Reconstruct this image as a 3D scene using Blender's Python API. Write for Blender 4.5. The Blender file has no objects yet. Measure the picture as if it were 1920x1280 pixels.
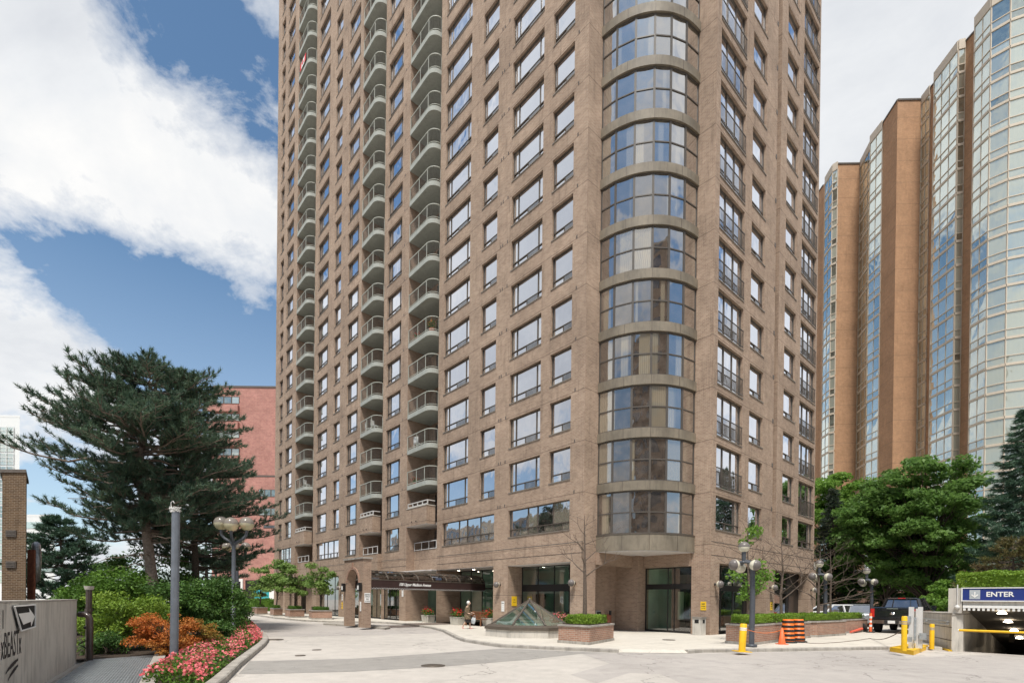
import bpy, math, random
import numpy as np
from mathutils import Vector, Matrix
R = random.Random(11)
NR = np.random.RandomState(5)
PI = math.pi
scene = bpy.context.scene
COL = scene.collection
# ------------------------------------------------------------------ camera model (recovered from the photograph)
F, CY, ROLL, PITCH, YAW, EYE = 943.3, 1129.2, .0110, -.0048, .7254, 1.80
CA, SA = math.cos(YAW), math.sin(YAW)
def ray(x, y):
    X2 = (x-960)/F; Y2 = (CY-y)/F
    a = X2*math.cos(ROLL)-Y2*math.sin(ROLL); b = X2*math.sin(ROLL)+Y2*math.cos(ROLL)
    return (a, math.cos(PITCH)-b*math.sin(PITCH), math.sin(PITCH)+b*math.cos(PITCH))
def G(x, y, z=0.0):                       # ground point seen at a pixel
    r = ray(x, y); s = (z-EYE)/r[2]
    return (r[0]*s, r[1]*s, z)
def D(x, y, depth):                       # point at a pixel and a depth
    r = ray(x, y); s = depth/r[1]
    return (r[0]*s, depth, r[2]*s+EYE)
def BW(u, v, z=0.0):                      # building axes to world
    return (CA*u-SA*v, SA*u+CA*v, z)
def UV(x, y):
    return (CA*x+SA*y, -SA*x+CA*y)
cam_d = bpy.data.cameras.new('camera'); cam = bpy.data.objects.new('camera', cam_d); COL.objects.link(cam)
scene.camera = cam
f_ = Vector((0, math.cos(PITCH), math.sin(PITCH))); u_ = Vector((0, -math.sin(PITCH), math.cos(PITCH))); r_ = Vector((1, 0, 0))
ir = r_*math.cos(ROLL)+u_*math.sin(ROLL); iu = -r_*math.sin(ROLL)+u_*math.cos(ROLL)
M = Matrix.Identity(4)
for i, c in enumerate((ir, iu, -f_)):
    for j in range(3): M[j][i] = c[j]
M[2][3] = EYE
cam.matrix_world = M
cam_d.sensor_width = 36; cam_d.lens = 36*F/1920; cam_d.shift_y = (CY-640)/1920
cam_d.clip_start = .1; cam_d.clip_end = 3000
# ------------------------------------------------------------------ node helpers
def newmat(name):
    m = bpy.data.materials.new(name); m.use_nodes = True
    nt = m.node_tree; nt.nodes.clear()
    return m, nt
def N(nt, t, **k):
    n = nt.nodes.new(t)
    for a, b in k.items():
        if a.startswith('i_'): n.inputs[a[2:].replace('_', ' ')].default_value = b
        else: setattr(n, a, b)
    return n
def L(nt, a, b): nt.links.new(a, b)
def c4(c): return (c[0], c[1], c[2], 1)
def mixc(nt, fac, a, b, mode='MIX'):
    n = nt.nodes.new('ShaderNodeMix'); n.data_type = 'RGBA'; n.blend_type = mode
    for s, v in ((0, fac), (6, a), (7, b)):
        if isinstance(v, (int, float)): n.inputs[s].default_value = v
        elif isinstance(v, tuple): n.inputs[s].default_value = c4(v)
        else: L(nt, v, n.inputs[s])
    return n.outputs[2]
def math_(nt, op, a, b=None, c=None, clamp=False):
    n = nt.nodes.new('ShaderNodeMath'); n.operation = op; n.use_clamp = clamp
    for i, v in enumerate((a, b, c)):
        if v is None: continue
        if isinstance(v, (int, float)): n.inputs[i].default_value = v
        else: L(nt, v, n.inputs[i])
    return n.outputs[0]
def ramp(nt, fac, stops):
    n = nt.nodes.new('ShaderNodeValToRGB'); cr = n.color_ramp
    while len(cr.elements) > 1: cr.elements.remove(cr.elements[-1])
    cr.elements[0].position = stops[0][0]; v = stops[0][1]; cr.elements[0].color = c4(v) if isinstance(v, tuple) else (v, v, v, 1)
    for p, v in stops[1:]:
        e = cr.elements.new(p); e.color = c4(v) if isinstance(v, tuple) else (v, v, v, 1)
    L(nt, fac, n.inputs[0]); return n.outputs[0]
def noise(nt, vec, scale, detail=3, rough=.55, dist=0):
    n = nt.nodes.new('ShaderNodeTexNoise'); n.inputs['Scale'].default_value = scale; n.inputs['Detail'].default_value = detail
    n.inputs['Roughness'].default_value = rough; n.inputs['Distortion'].default_value = dist
    if vec is not None: L(nt, vec, n.inputs['Vector'])
    return n.outputs[0]
def mapping(nt, vec, scale=(1, 1, 1), loc=(0, 0, 0), rot=(0, 0, 0)):
    n = nt.nodes.new('ShaderNodeMapping'); n.inputs['Scale'].default_value = scale; n.inputs['Location'].default_value = loc; n.inputs['Rotation'].default_value = rot
    L(nt, vec, n.inputs['Vector']); return n.outputs[0]
def finish(nt, shader):
    o = nt.nodes.new('ShaderNodeOutputMaterial'); L(nt, shader, o.inputs['Surface'])
def principled(nt, col, rough=.7, metal=0, spec=.5, normal=None, **k):
    p = nt.nodes.new('ShaderNodeBsdfPrincipled')
    for nm, v in (('Base Color', col), ('Roughness', rough), ('Metallic', metal), ('Specular IOR Level', spec)):
        if isinstance(v, tuple): p.inputs[nm].default_value = c4(v)
        elif isinstance(v, (int, float)): p.inputs[nm].default_value = v
        else: L(nt, v, p.inputs[nm])
    if normal is not None: L(nt, normal, p.inputs['Normal'])
    for a, v in k.items(): p.inputs[a.replace('_', ' ')].default_value = v
    return p.outputs[0]
def bump(nt, h, strength=.3, dist=.02):
    b = nt.nodes.new('ShaderNodeBump'); b.inputs['Strength'].default_value = strength; b.inputs['Distance'].default_value = dist
    L(nt, h, b.inputs['Height']); return b.outputs[0]
# ------------------------------------------------------------------ materials
def plain(name, col, rough=.6, metal=0, var=.12, scale=6, spec=.4, bmp=0, coat=0, grime=0):
    m, nt = newmat(name); tc = N(nt, 'ShaderNodeTexCoord').outputs['Object']
    n = noise(nt, tc, scale, 4)
    dk = tuple(c*(1-var) for c in col); lt = tuple(min(1, c*(1+var)) for c in col)
    c = mixc(nt, ramp(nt, n, [(.3, 0.), (.7, 1.)]), dk, lt)
    if grime:
        g = noise(nt, mapping(nt, tc, (2, 2, .35)), 3, 5, .7)
        c = mixc(nt, ramp(nt, g, [(.48, 0.), (.75, grime)]), c, tuple(x*.35 for x in col))
    nm = bump(nt, noise(nt, tc, scale*12, 3), bmp, .01) if bmp else None
    finish(nt, principled(nt, c, rough, metal, spec, nm, Coat_Weight=coat)); return m
def brick(name, c1, c2, mortar, joints=None, stain=.35, bw=.22, bh=.075, bigvar=.2, dim=1.0):
    m, nt = newmat(name); uv = N(nt, 'ShaderNodeUVMap', uv_map='uv').outputs[0]
    b = nt.nodes.new('ShaderNodeTexBrick'); L(nt, uv, b.inputs['Vector'])
    b.inputs['Scale'].default_value = 1; b.inputs['Brick Width'].default_value = bw; b.inputs['Row Height'].default_value = bh
    b.inputs['Mortar Size'].default_value = .009; b.inputs['Mortar Smooth'].default_value = .2; b.inputs['Bias'].default_value = 0
    b.inputs['Color1'].default_value = c4(c1); b.inputs['Color2'].default_value = c4(c2); b.inputs['Mortar'].default_value = c4(mortar)
    big = noise(nt, uv, .35, 5, .6); c = mixc(nt, 1.0, b.outputs[0], ramp(nt, big, [(.25, 1-bigvar), (.75, 1+bigvar*.4)]), 'MULTIPLY')
    mid = noise(nt, uv, 2.3, 3); c = mixc(nt, 1.0, c, ramp(nt, mid, [(.2, .86), (.8, 1.12)]), 'MULTIPLY')
    st = noise(nt, mapping(nt, uv, (1.6, .16, 1)), 1.6, 5, .72)
    c = mixc(nt, ramp(nt, st, [(.54, 0.), (.72, stain)]), c, tuple(x*.32 for x in c1))
    s2 = noise(nt, mapping(nt, uv, (5.5, .22, 1), (3, 1, 0)), 1.6, 4, .7); s3 = noise(nt, uv, .5, 2)
    sm = math_(nt, 'MULTIPLY', ramp(nt, s2, [(.55, 0.), (.68, 1.)]), ramp(nt, s3, [(.45, 0.), (.6, stain)]))
    c = mixc(nt, sm, c, tuple(x*.42 for x in c1))
    if joints:
        z = nt.nodes.new('ShaderNodeSeparateXYZ'); L(nt, uv, z.inputs[0])
        t = math_(nt, 'MODULO', math_(nt, 'ADD', z.outputs[1], 54-joints[1]), joints[0])
        ln = math_(nt, 'LESS_THAN', math_(nt, 'ABSOLUTE', math_(nt, 'SUBTRACT', t, joints[0]/2)), .018)
        c = mixc(nt, math_(nt, 'MULTIPLY', ln, .6), c, (.1, .075, .06))
    nm = bump(nt, b.outputs[1], -.35, .01)
    finish(nt, principled(nt, c, .9, 0, .2, nm)); return m
def leafmat(name, c1, c2, c3, trans=.35):
    m, nt = newmat(name); g = N(nt, 'ShaderNodeNewGeometry'); tc = N(nt, 'ShaderNodeTexCoord').outputs['Object']
    n = noise(nt, tc, .9, 3)
    c = mixc(nt, ramp(nt, g.outputs['Random Per Island'], [(0, 0.), (1, 1.)]), c1, c2)
    c = mixc(nt, ramp(nt, n, [(.42, 0.), (.66, .75)]), c, c3)
    p = principled(nt, c, .55, 0, .3)
    t = nt.nodes.new('ShaderNodeBsdfTranslucent'); L(nt, c, t.inputs[0])
    mx = nt.nodes.new('ShaderNodeMixShader'); mx.inputs[0].default_value = trans; L(nt, p, mx.inputs[1]); L(nt, t.outputs[0], mx.inputs[2])
    finish(nt, mx.outputs[0]); return m
def glass_reflect(name, tint=(.9, .93, 1.0), dark=(.022, .02, .018), curt=(.42, .37, .29), base=.1, gain=.9, pw=.9, p_curt=.45, wav=.06, bay=False):
    # sealed tinted window glass with what stands behind it (dark room, curtain, blind) chosen per pane
    m, nt = newmat(name); g = N(nt, 'ShaderNodeNewGeometry'); uv = N(nt, 'ShaderNodeUVMap', uv_map='uv').outputs[0]
    rnd = g.outputs['Random Per Island']
    w = nt.nodes.new('ShaderNodeTexWave'); w.inputs['Scale'].default_value = 3.2; w.inputs['Distortion'].default_value = 2.5; w.inputs['Detail'].default_value = 2; L(nt, uv, w.inputs[0])
    cc = mixc(nt, w.outputs[1], tuple(x*.62 for x in curt), curt)
    r2 = math_(nt, 'FRACT', math_(nt, 'MULTIPLY', rnd, 7.31))
    cc = mixc(nt, ramp(nt, r2, [(0, 0.), (1, 1.)]), cc, tuple(x*.45 for x in curt))
    nz = noise(nt, uv, 1.7, 4); dk = mixc(nt, ramp(nt, nz, [(.4, 0.), (.7, 1.)]), dark, tuple(x*3.2 for x in dark))
    isc = math_(nt, 'LESS_THAN', rnd, p_curt)
    if bay:
        oi = N(nt, 'ShaderNodeObjectInfo').outputs['Random']; ob = N(nt, 'ShaderNodeTexCoord').outputs['Object']
        sx = nt.nodes.new('ShaderNodeSeparateXYZ'); L(nt, ob, sx.inputs[0])
        cb = nt.nodes.new('ShaderNodeCombineXYZ'); L(nt, math_(nt, 'SUBTRACT', sx.outputs[0], sx.outputs[1]), cb.inputs[0]); L(nt, math_(nt, 'MULTIPLY', oi, 60.0), cb.inputs[1])
        nn_ = noise(nt, cb.outputs[0], .55, 2, .7); isc = math_(nt, 'MULTIPLY', ramp(nt, nn_, [(.52, 0.), (.535, 1.)]), .92)
        cc = mixc(nt, math_(nt, 'FRACT', math_(nt, 'MULTIPLY', oi, 13.7)), cc, tuple(x*.5 for x in curt))
    c = mixc(nt, isc, dk, cc)
    lw = nt.nodes.new('ShaderNodeLayerWeight'); lw.inputs[0].default_value = .5
    fac = math_(nt, 'ADD', math_(nt, 'MULTIPLY', math_(nt, 'POWER', lw.outputs['Facing'], pw), gain), base, clamp=True)
    d = nt.nodes.new('ShaderNodeBsdfDiffuse'); L(nt, c, d.inputs[0])
    gl = nt.nodes.new('ShaderNodeBsdfGlossy'); gl.inputs['Color'].default_value = c4(tint); gl.inputs['Roughness'].default_value = .015
    wv = noise(nt, mapping(nt, uv, (1, .6, 1)), .8, 2)
    off = math_(nt, 'MULTIPLY', rnd, 9.0)
    b = bump(nt, math_(nt, 'ADD', wv, off), wav, .25); L(nt, b, gl.inputs['Normal'])
    mx = nt.nodes.new('ShaderNodeMixShader'); L(nt, fac, mx.inputs[0]); L(nt, d.outputs[0], mx.inputs[1]); L(nt, gl.outputs[0], mx.inputs[2])
    finish(nt, mx.outputs[0]); return m
def glass_clear(name, tint=(.75, .9, .86), fac0=.12, gain=.9):
    m, nt = newmat(name)
    lw = nt.nodes.new('ShaderNodeLayerWeight'); lw.inputs[0].default_value = .5
    fac = math_(nt, 'ADD', math_(nt, 'MULTIPLY', math_(nt, 'POWER', lw.outputs['Facing'], 1.8), gain), fac0, clamp=True)
    t = nt.nodes.new('ShaderNodeBsdfTransparent'); t.inputs[0].default_value = c4(tint)
    gl = nt.nodes.new('ShaderNodeBsdfGlossy'); gl.inputs['Roughness'].default_value = .01
    mx = nt.nodes.new('ShaderNodeMixShader'); L(nt, fac, mx.inputs[0]); L(nt, t.outputs[0], mx.inputs[1]); L(nt, gl.outputs[0], mx.inputs[2])
    finish(nt, mx.outputs[0]); return m
def emit(name, col, s):
    m, nt = newmat(name); e = nt.nodes.new('ShaderNodeEmission'); e.inputs[0].default_value = c4(col); e.inputs[1].default_value = s
    finish(nt, e.outputs[0]); return m
def paving(name, base, crack=.5, patch=.14, joints=0, spk=.12):
    m, nt = newmat(name); tc = N(nt, 'ShaderNodeTexCoord').outputs['Object']
    n1 = noise(nt, tc, .22, 6, .6); n2 = noise(nt, tc, 2.1, 5, .65); n3 = noise(nt, tc, 38, 2, .8)
    c = mixc(nt, ramp(nt, n1, [(.3, 0.), (.7, 1.)]), tuple(x*(1-patch) for x in base), tuple(min(1, x*(1+patch*.6)) for x in base))
    c = mixc(nt, 1.0, c, ramp(nt, n2, [(.25, 1-patch*1.1), (.75, 1+patch*.4)]), 'MULTIPLY')
    c = mixc(nt, 1.0, c, ramp(nt, n3, [(.2, 1-spk), (.8, 1+spk)]), 'MULTIPLY')
    st = noise(nt, tc, .9, 7, .7, .6); c = mixc(nt, ramp(nt, st, [(.53, 0.), (.7, .5)]), c, tuple(x*.6 for x in base))
    if crack:
        v = nt.nodes.new('ShaderNodeTexVoronoi'); v.feature = 'DISTANCE_TO_EDGE'; v.inputs['Scale'].default_value = .17
        ds = nt.nodes.new('ShaderNodeVectorMath'); ds.operation = 'ADD'; L(nt, tc, ds.inputs[0])
        nn = nt.nodes.new('ShaderNodeTexNoise'); nn.inputs['Scale'].default_value = .8; nn.inputs['Detail'].default_value = 6; L(nt, tc, nn.inputs[0])
        sc = nt.nodes.new('ShaderNodeVectorMath'); sc.operation = 'SCALE'; sc.inputs[3].default_value = 2.6; L(nt, nn.outputs[1], sc.inputs[0]); L(nt, sc.outputs[0], ds.inputs[1])
        L(nt, ds.outputs[0], v.inputs[0])
        c = mixc(nt, math_(nt, 'MULTIPLY', math_(nt, 'LESS_THAN', v.outputs[0], .0035), crack), c, tuple(x*.3 for x in base))
    if joints:
        s = nt.nodes.new('ShaderNodeSeparateXYZ'); L(nt, mapping(nt, tc, rot=(0, 0, -YAW)), s.inputs[0])
        for k in (0, 1):
            t = math_(nt, 'MODULO', math_(nt, 'ADD', s.outputs[k], 300), joints)
            c = mixc(nt, math_(nt, 'MULTIPLY', math_(nt, 'LESS_THAN', t, .016), .45), c, tuple(x*.4 for x in base))
    nm = bump(nt, n3, .35, .012)
    finish(nt, principled(nt, c, .9, 0, .25, nm)); return m
MT = {}
def milky(name, col, tr):
    m, nt = newmat(name); p = principled(nt, col, .15, 0, .5); t = nt.nodes.new('ShaderNodeBsdfTransparent'); t.inputs[0].default_value = c4(tuple(min(1, c*1.3) for c in col))
    mx = nt.nodes.new('ShaderNodeMixShader'); mx.inputs[0].default_value = 1-tr; L(nt, t.outputs[0], mx.inputs[1]); L(nt, p, mx.inputs[2]); finish(nt, mx.outputs[0]); return m
MT['brick'] = brick('tower_brick', (.43, .305, .220), (.315, .212, .150), (.455, .37, .295), joints=(2.7, 7.51-1.35), stain=.55, bigvar=.3)
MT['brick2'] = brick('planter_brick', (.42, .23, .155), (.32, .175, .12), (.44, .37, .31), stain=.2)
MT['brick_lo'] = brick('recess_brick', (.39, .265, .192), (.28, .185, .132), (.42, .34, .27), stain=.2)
MT['brick_orange'] = brick('orange_brick', (.53, .30, .165), (.44, .24, .13), (.47, .33, .23), stain=.3, bigvar=.2, joints=(2.75, 1.0))
MT['brick_red'] = brick('red_brick', (.50, .25, .205), (.43, .205, .17), (.50, .34, .30), stain=.3, bw=.6, bh=.3)
MT['brick_dark'] = brick('dark_brown_brick', (.155, .095, .052), (.10, .06, .034), (.25, .2, .15), stain=.45)
MT['conc'] = plain('pale_concrete', (.50, .46, .40), .9, var=.12, scale=1.2, bmp=.3, grime=.55)
MT['conc_w'] = plain('weathered_concrete', (.56, .52, .46), .9, var=.14, scale=.9, bmp=.4, grime=.6)
MT['kerb'] = plain('kerb_concrete', (.36, .33, .29), .95, var=.22, scale=2, bmp=.5, grime=.6)
MT['slab'] = plain('green_grey_painted_slab', (.37, .38, .34), .8, var=.08, scale=2, grime=.35)
MT['soffit'] = plain('painted_soffit', (.62, .58, .55), .85, var=.07, scale=1)
MT['frame_bay'] = plain('bay_frame', (.085, .072, .06), .5, var=.1)
MT['spandrel'] = plain('bronze_spandrel_panel', (.20, .168, .125), .6, metal=.0, var=.28, scale=.9, grime=.5)
MT['frame'] = plain('bronze_window_frame', (.12, .098, .078), .45, metal=.3, var=.1)
MT['frame_l'] = plain('pale_window_frame', (.30, .27, .24), .45, metal=.4, var=.08)
MT['sill'] = plain('window_sill', (.2, .17, .14), .6, var=.1)
MT['rail'] = plain('pale_green_rail', (.42, .43, .37), .5, var=.05)
MT['rail_d'] = plain('dark_bronze_rail', (.09, .075, .06), .45, metal=.3, var=.05)
MT['baluster'] = plain('thin_baluster', (.13, .125, .115), .5, var=.05)
MT['rail_w'] = plain('light_grey_rail', (.62, .6, .57), .5, var=.05)
MT['vent'] = plain('vent_grille', (.12, .1, .085), .6, var=.2)
MT['pane'] = glass_reflect('tower_window_glass', gain=1.05, base=.12, pw=.75)
MT['pane_bay'] = glass_reflect('bay_window_glass', tint=(.84, .83, .82), p_curt=.42, curt=(.42, .36, .26), base=.12, gain=1.25, pw=.95, bay=True, dark=(.03, .024, .02))
MT['pane_far'] = glass_reflect('far_building_glass', tint=(.93, 1., .96), p_curt=.68, curt=(.60, .64, .55), dark=(.05, .06, .052), base=.13, gain=.95, pw=.9, wav=.1)
MT['glass'] = glass_clear('storefront_glass', (.72, .9, .84), .22)
MT['glass_door'] = glass_clear('door_glass', (.70, .92, .85), .22)
MT['sky_glass'] = glass_clear('skylight_glass', (.66, .88, .80), .36, .8)
MT['vault'] = glass_clear('canopy_acrylic', (.34, .26, .22), .1, .7)
MT['black'] = plain('dark_void', (.015, .014, .013), .8, var=.1)
MT['dframe'] = plain('black_door_frame', (.025, .023, .022), .4, metal=.3, var=.1)
MT['room'] = plain('lobby_wall', (.50, .60, .50), .8, var=.2, scale=.7)
MT['roomfloor'] = plain('lobby_floor', (.3, .33, .3), .3, var=.2)
MT['lampglow'] = emit('lit_downlight', (1, .85, .65), 14)
MT['maroon'] = plain('maroon_canvas', (.035, .016, .013), .75, var=.15, scale=3)
MT['white'] = plain('white_paint', (.78, .77, .74), .5, var=.04)
MT['post'] = plain('charcoal_lamp_paint', (.085, .092, .105), .45, metal=.2, var=.15, scale=5, grime=.2)
MT['globe'] = milky('milky_globe', (.75, .70, .50), .45)
MT['globecap'] = plain('grey_globe_cap', (.16, .14, .13), .35, var=.1)
MT['globewhite'] = plain('cream_globe', (.62, .58, .46), .25, var=.05, coat=.5)
MT['yellow'] = plain('yellow_safety_paint', (.80, .47, .015), .45, var=.08, scale=5, grime=.25)
MT['orange'] = plain('orange_plastic', (.80, .17, .02), .45, var=.07)
MT['cone'] = plain('cone_orange', (.85, .16, .05), .5, var=.07)
MT['rubber'] = plain('black_rubber', (.025, .024, .023), .8, var=.2)
MT['redwhite'] = plain('faded_red', (.7, .12, .07), .5, var=.1)
MT['blue'] = plain('blue_sign_face', (.004, .02, .18), .4, var=.04, coat=.3)
MT['greysq'] = plain('grey_sign_square', (.42, .45, .47), .5, var=.03)
MT['steel'] = plain('galvanised_steel', (.42, .44, .45), .45, metal=.6, var=.15, scale=9)
MT['brownpipe'] = plain('brown_pipe', (.045, .03, .025), .35, var=.2, scale=9, coat=.3, grime=.2)
MT['bark'] = plain('bark', (.19, .145, .115), .95, var=.35, scale=14, bmp=.8)
MT['bark_d'] = plain('dark_bark', (.085, .065, .05), .95, var=.3, scale=14, bmp=.6)
MT['soil'] = plain('mulch', (.045, .03, .02), 1, var=.4, scale=20, bmp=.8)
MT['grass'] = plain('lawn', (.09, .16, .03), 1, var=.3, scale=6)
MT['wood'] = plain('varnished_teak', (.22, .1, .05), .5, var=.25, scale=12)
MT['paint_black'] = plain('black_car_paint', (.008, .009, .011), .25, var=.05, coat=1)
MT['paint_white'] = plain('white_car_paint', (.75, .75, .74), .3, var=.02, coat=1)
MT['paint_silver'] = plain('silver_car_paint', (.40, .42, .44), .3, metal=.5, var=.03, coat=1)
MT['paint_grey'] = plain('grey_car_paint', (.09, .1, .11), .3, metal=.3, var=.03, coat=1)
MT['paint_blue'] = plain('blue_car_paint', (.02, .05, .12), .3, var=.03, coat=1)
MT['carglass'] = glass_reflect('car_glass', p_curt=0, base=.15, gain=.8)
MT['chrome'] = plain('chrome', (.6, .6, .6), .15, metal=1, var=.02)
MT['tail'] = plain('tail_lamp_red', (.55, .02, .02), .2, var=.05, coat=1)
MT['rim'] = plain('wheel_rim', (.35, .35, .36), .35, metal=.8, var=.05)
MT['yellow_sign'] = plain('yellow_notice', (.82, .52, .02), .5, var=.03)
MT['ink'] = plain('black_ink', (.03, .028, .026), .7, var=.1)
MT['spray'] = plain('black_spray_paint', (.035, .03, .03), .8, var=.5, scale=30)
MT['pale_block'] = plain('pale_office_cladding', (.68, .68, .66), .7, var=.05)
MT['tan_block'] = plain('beige_precast', (.45, .38, .30), .85, var=.1, scale=.4)
MT['cream'] = plain('cream_mullion', (.60, .52, .42), .7, var=.06)
MT['insul'] = plain('wrinkled_foil_duct', (.55, .55, .55), .35, metal=.7, var=.3, scale=9, bmp=.9)
MT['rust'] = plain('rusty_red_steel', (.33, .12, .07), .7, var=.3)
MT['teal'] = plain('teal_hoarding', (.04, .33, .36), .6, var=.15)
MT['pot'] = plain('pale_concrete_pot', (.52, .49, .43), .85, var=.12, scale=5)
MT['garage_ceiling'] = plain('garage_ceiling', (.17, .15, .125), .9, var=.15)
MT['grate_bg'] = plain('dark_pit', (.05, .05, .05), .9)
MT['skin'] = plain('skin', (.55, .36, .27), .55, var=.05)
MT['hair'] = plain('white_hair', (.7, .69, .66), .7, var=.12, scale=40)
MT['cloth'] = plain('olive_brown_patterned_coat', (.16, .115, .07), .9, var=.75, scale=16)
MT['skirt'] = plain('black_skirt', (.02, .018, .018), .9, var=.2)
MT['shoe'] = plain('pink_canvas_shoes', (.6, .3, .27), .7, var=.1)
MT['flag_red'] = plain('flag_red', (.6, .02, .03), .7, var=.05)
MT['road'] = paving('road_surface', (.50, .46, .415), crack=.55, patch=.13)
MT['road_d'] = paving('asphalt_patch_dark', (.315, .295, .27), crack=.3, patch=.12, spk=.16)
MT['road_m'] = paving('asphalt_patch_mid', (.42, .385, .355), crack=.55, patch=.12, spk=.16)
MT['walk'] = paving('sidewalk_concrete', (.575, .53, .46), crack=0, patch=.09, joints=1.55)
MT['leaf_maple'] = leafmat('maple_leaves', (.125, .235, .05), (.19, .32, .075), (.085, .175, .04), .5)
MT['leaf_light'] = leafmat('light_tree_leaves', (.18, .33, .05), (.13, .26, .045), (.23, .37, .07), .5)
MT['leaf_street'] = leafmat('street_tree_leaves', (.20, .32, .075), (.28, .38, .11), (.13, .23, .06), .45)
MT['needle'] = leafmat('pine_needles', (.060, .11, .072), (.15, .215, .125), (.042, .085, .062), .25)
MT['needle_b'] = leafmat('blue_spruce_needles', (.05, .11, .065), (.11, .18, .11), (.032, .075, .05), .15)
MT['needle_br'] = leafmat('browning_cedar', (.16, .13, .05), (.10, .12, .03), (.13, .08, .035), .2)
MT['needle_dk'] = leafmat('dark_spruce', (.035, .06, .04), (.06, .085, .05), (.05, .05, .03), .12)
MT['hedge'] = leafmat('boxwood_leaves', (.20, .32, .035), (.13, .23, .03), (.26, .38, .045), .35)
MT['hedge_d'] = leafmat('yew_leaves', (.08, .17, .022), (.14, .26, .032), (.055, .12, .02), .3)
MT['shrub_y'] = leafmat('yellow_green_juniper', (.20, .30, .03), (.13, .22, .03), (.24, .33, .04), .3)
MT['shrub_o'] = leafmat('rust_orange_foliage', (.62, .20, .04), (.45, .12, .03), (.40, .22, .05), .3)
MT['shrub_m'] = leafmat('turning_juniper', (.16, .20, .03), (.34, .16, .035), (.45, .17, .04), .3)
MT['post_l'] = plain('grey_pole_paint', (.17, .185, .21), .45, metal=.3, var=.12, scale=5)
MT['shrub_g'] = leafmat('dark_green_shrub', (.055, .13, .028), (.12, .22, .04), (.04, .09, .025), .3)
MT['petal'] = leafmat('pink_petals', (.85, .18, .20), (.88, .34, .33), (.75, .10, .13), .3)
MT['petal_r'] = leafmat('red_petals', (.65, .03, .03), (.75, .06, .04), (.6, .02, .03), .3)
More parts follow.
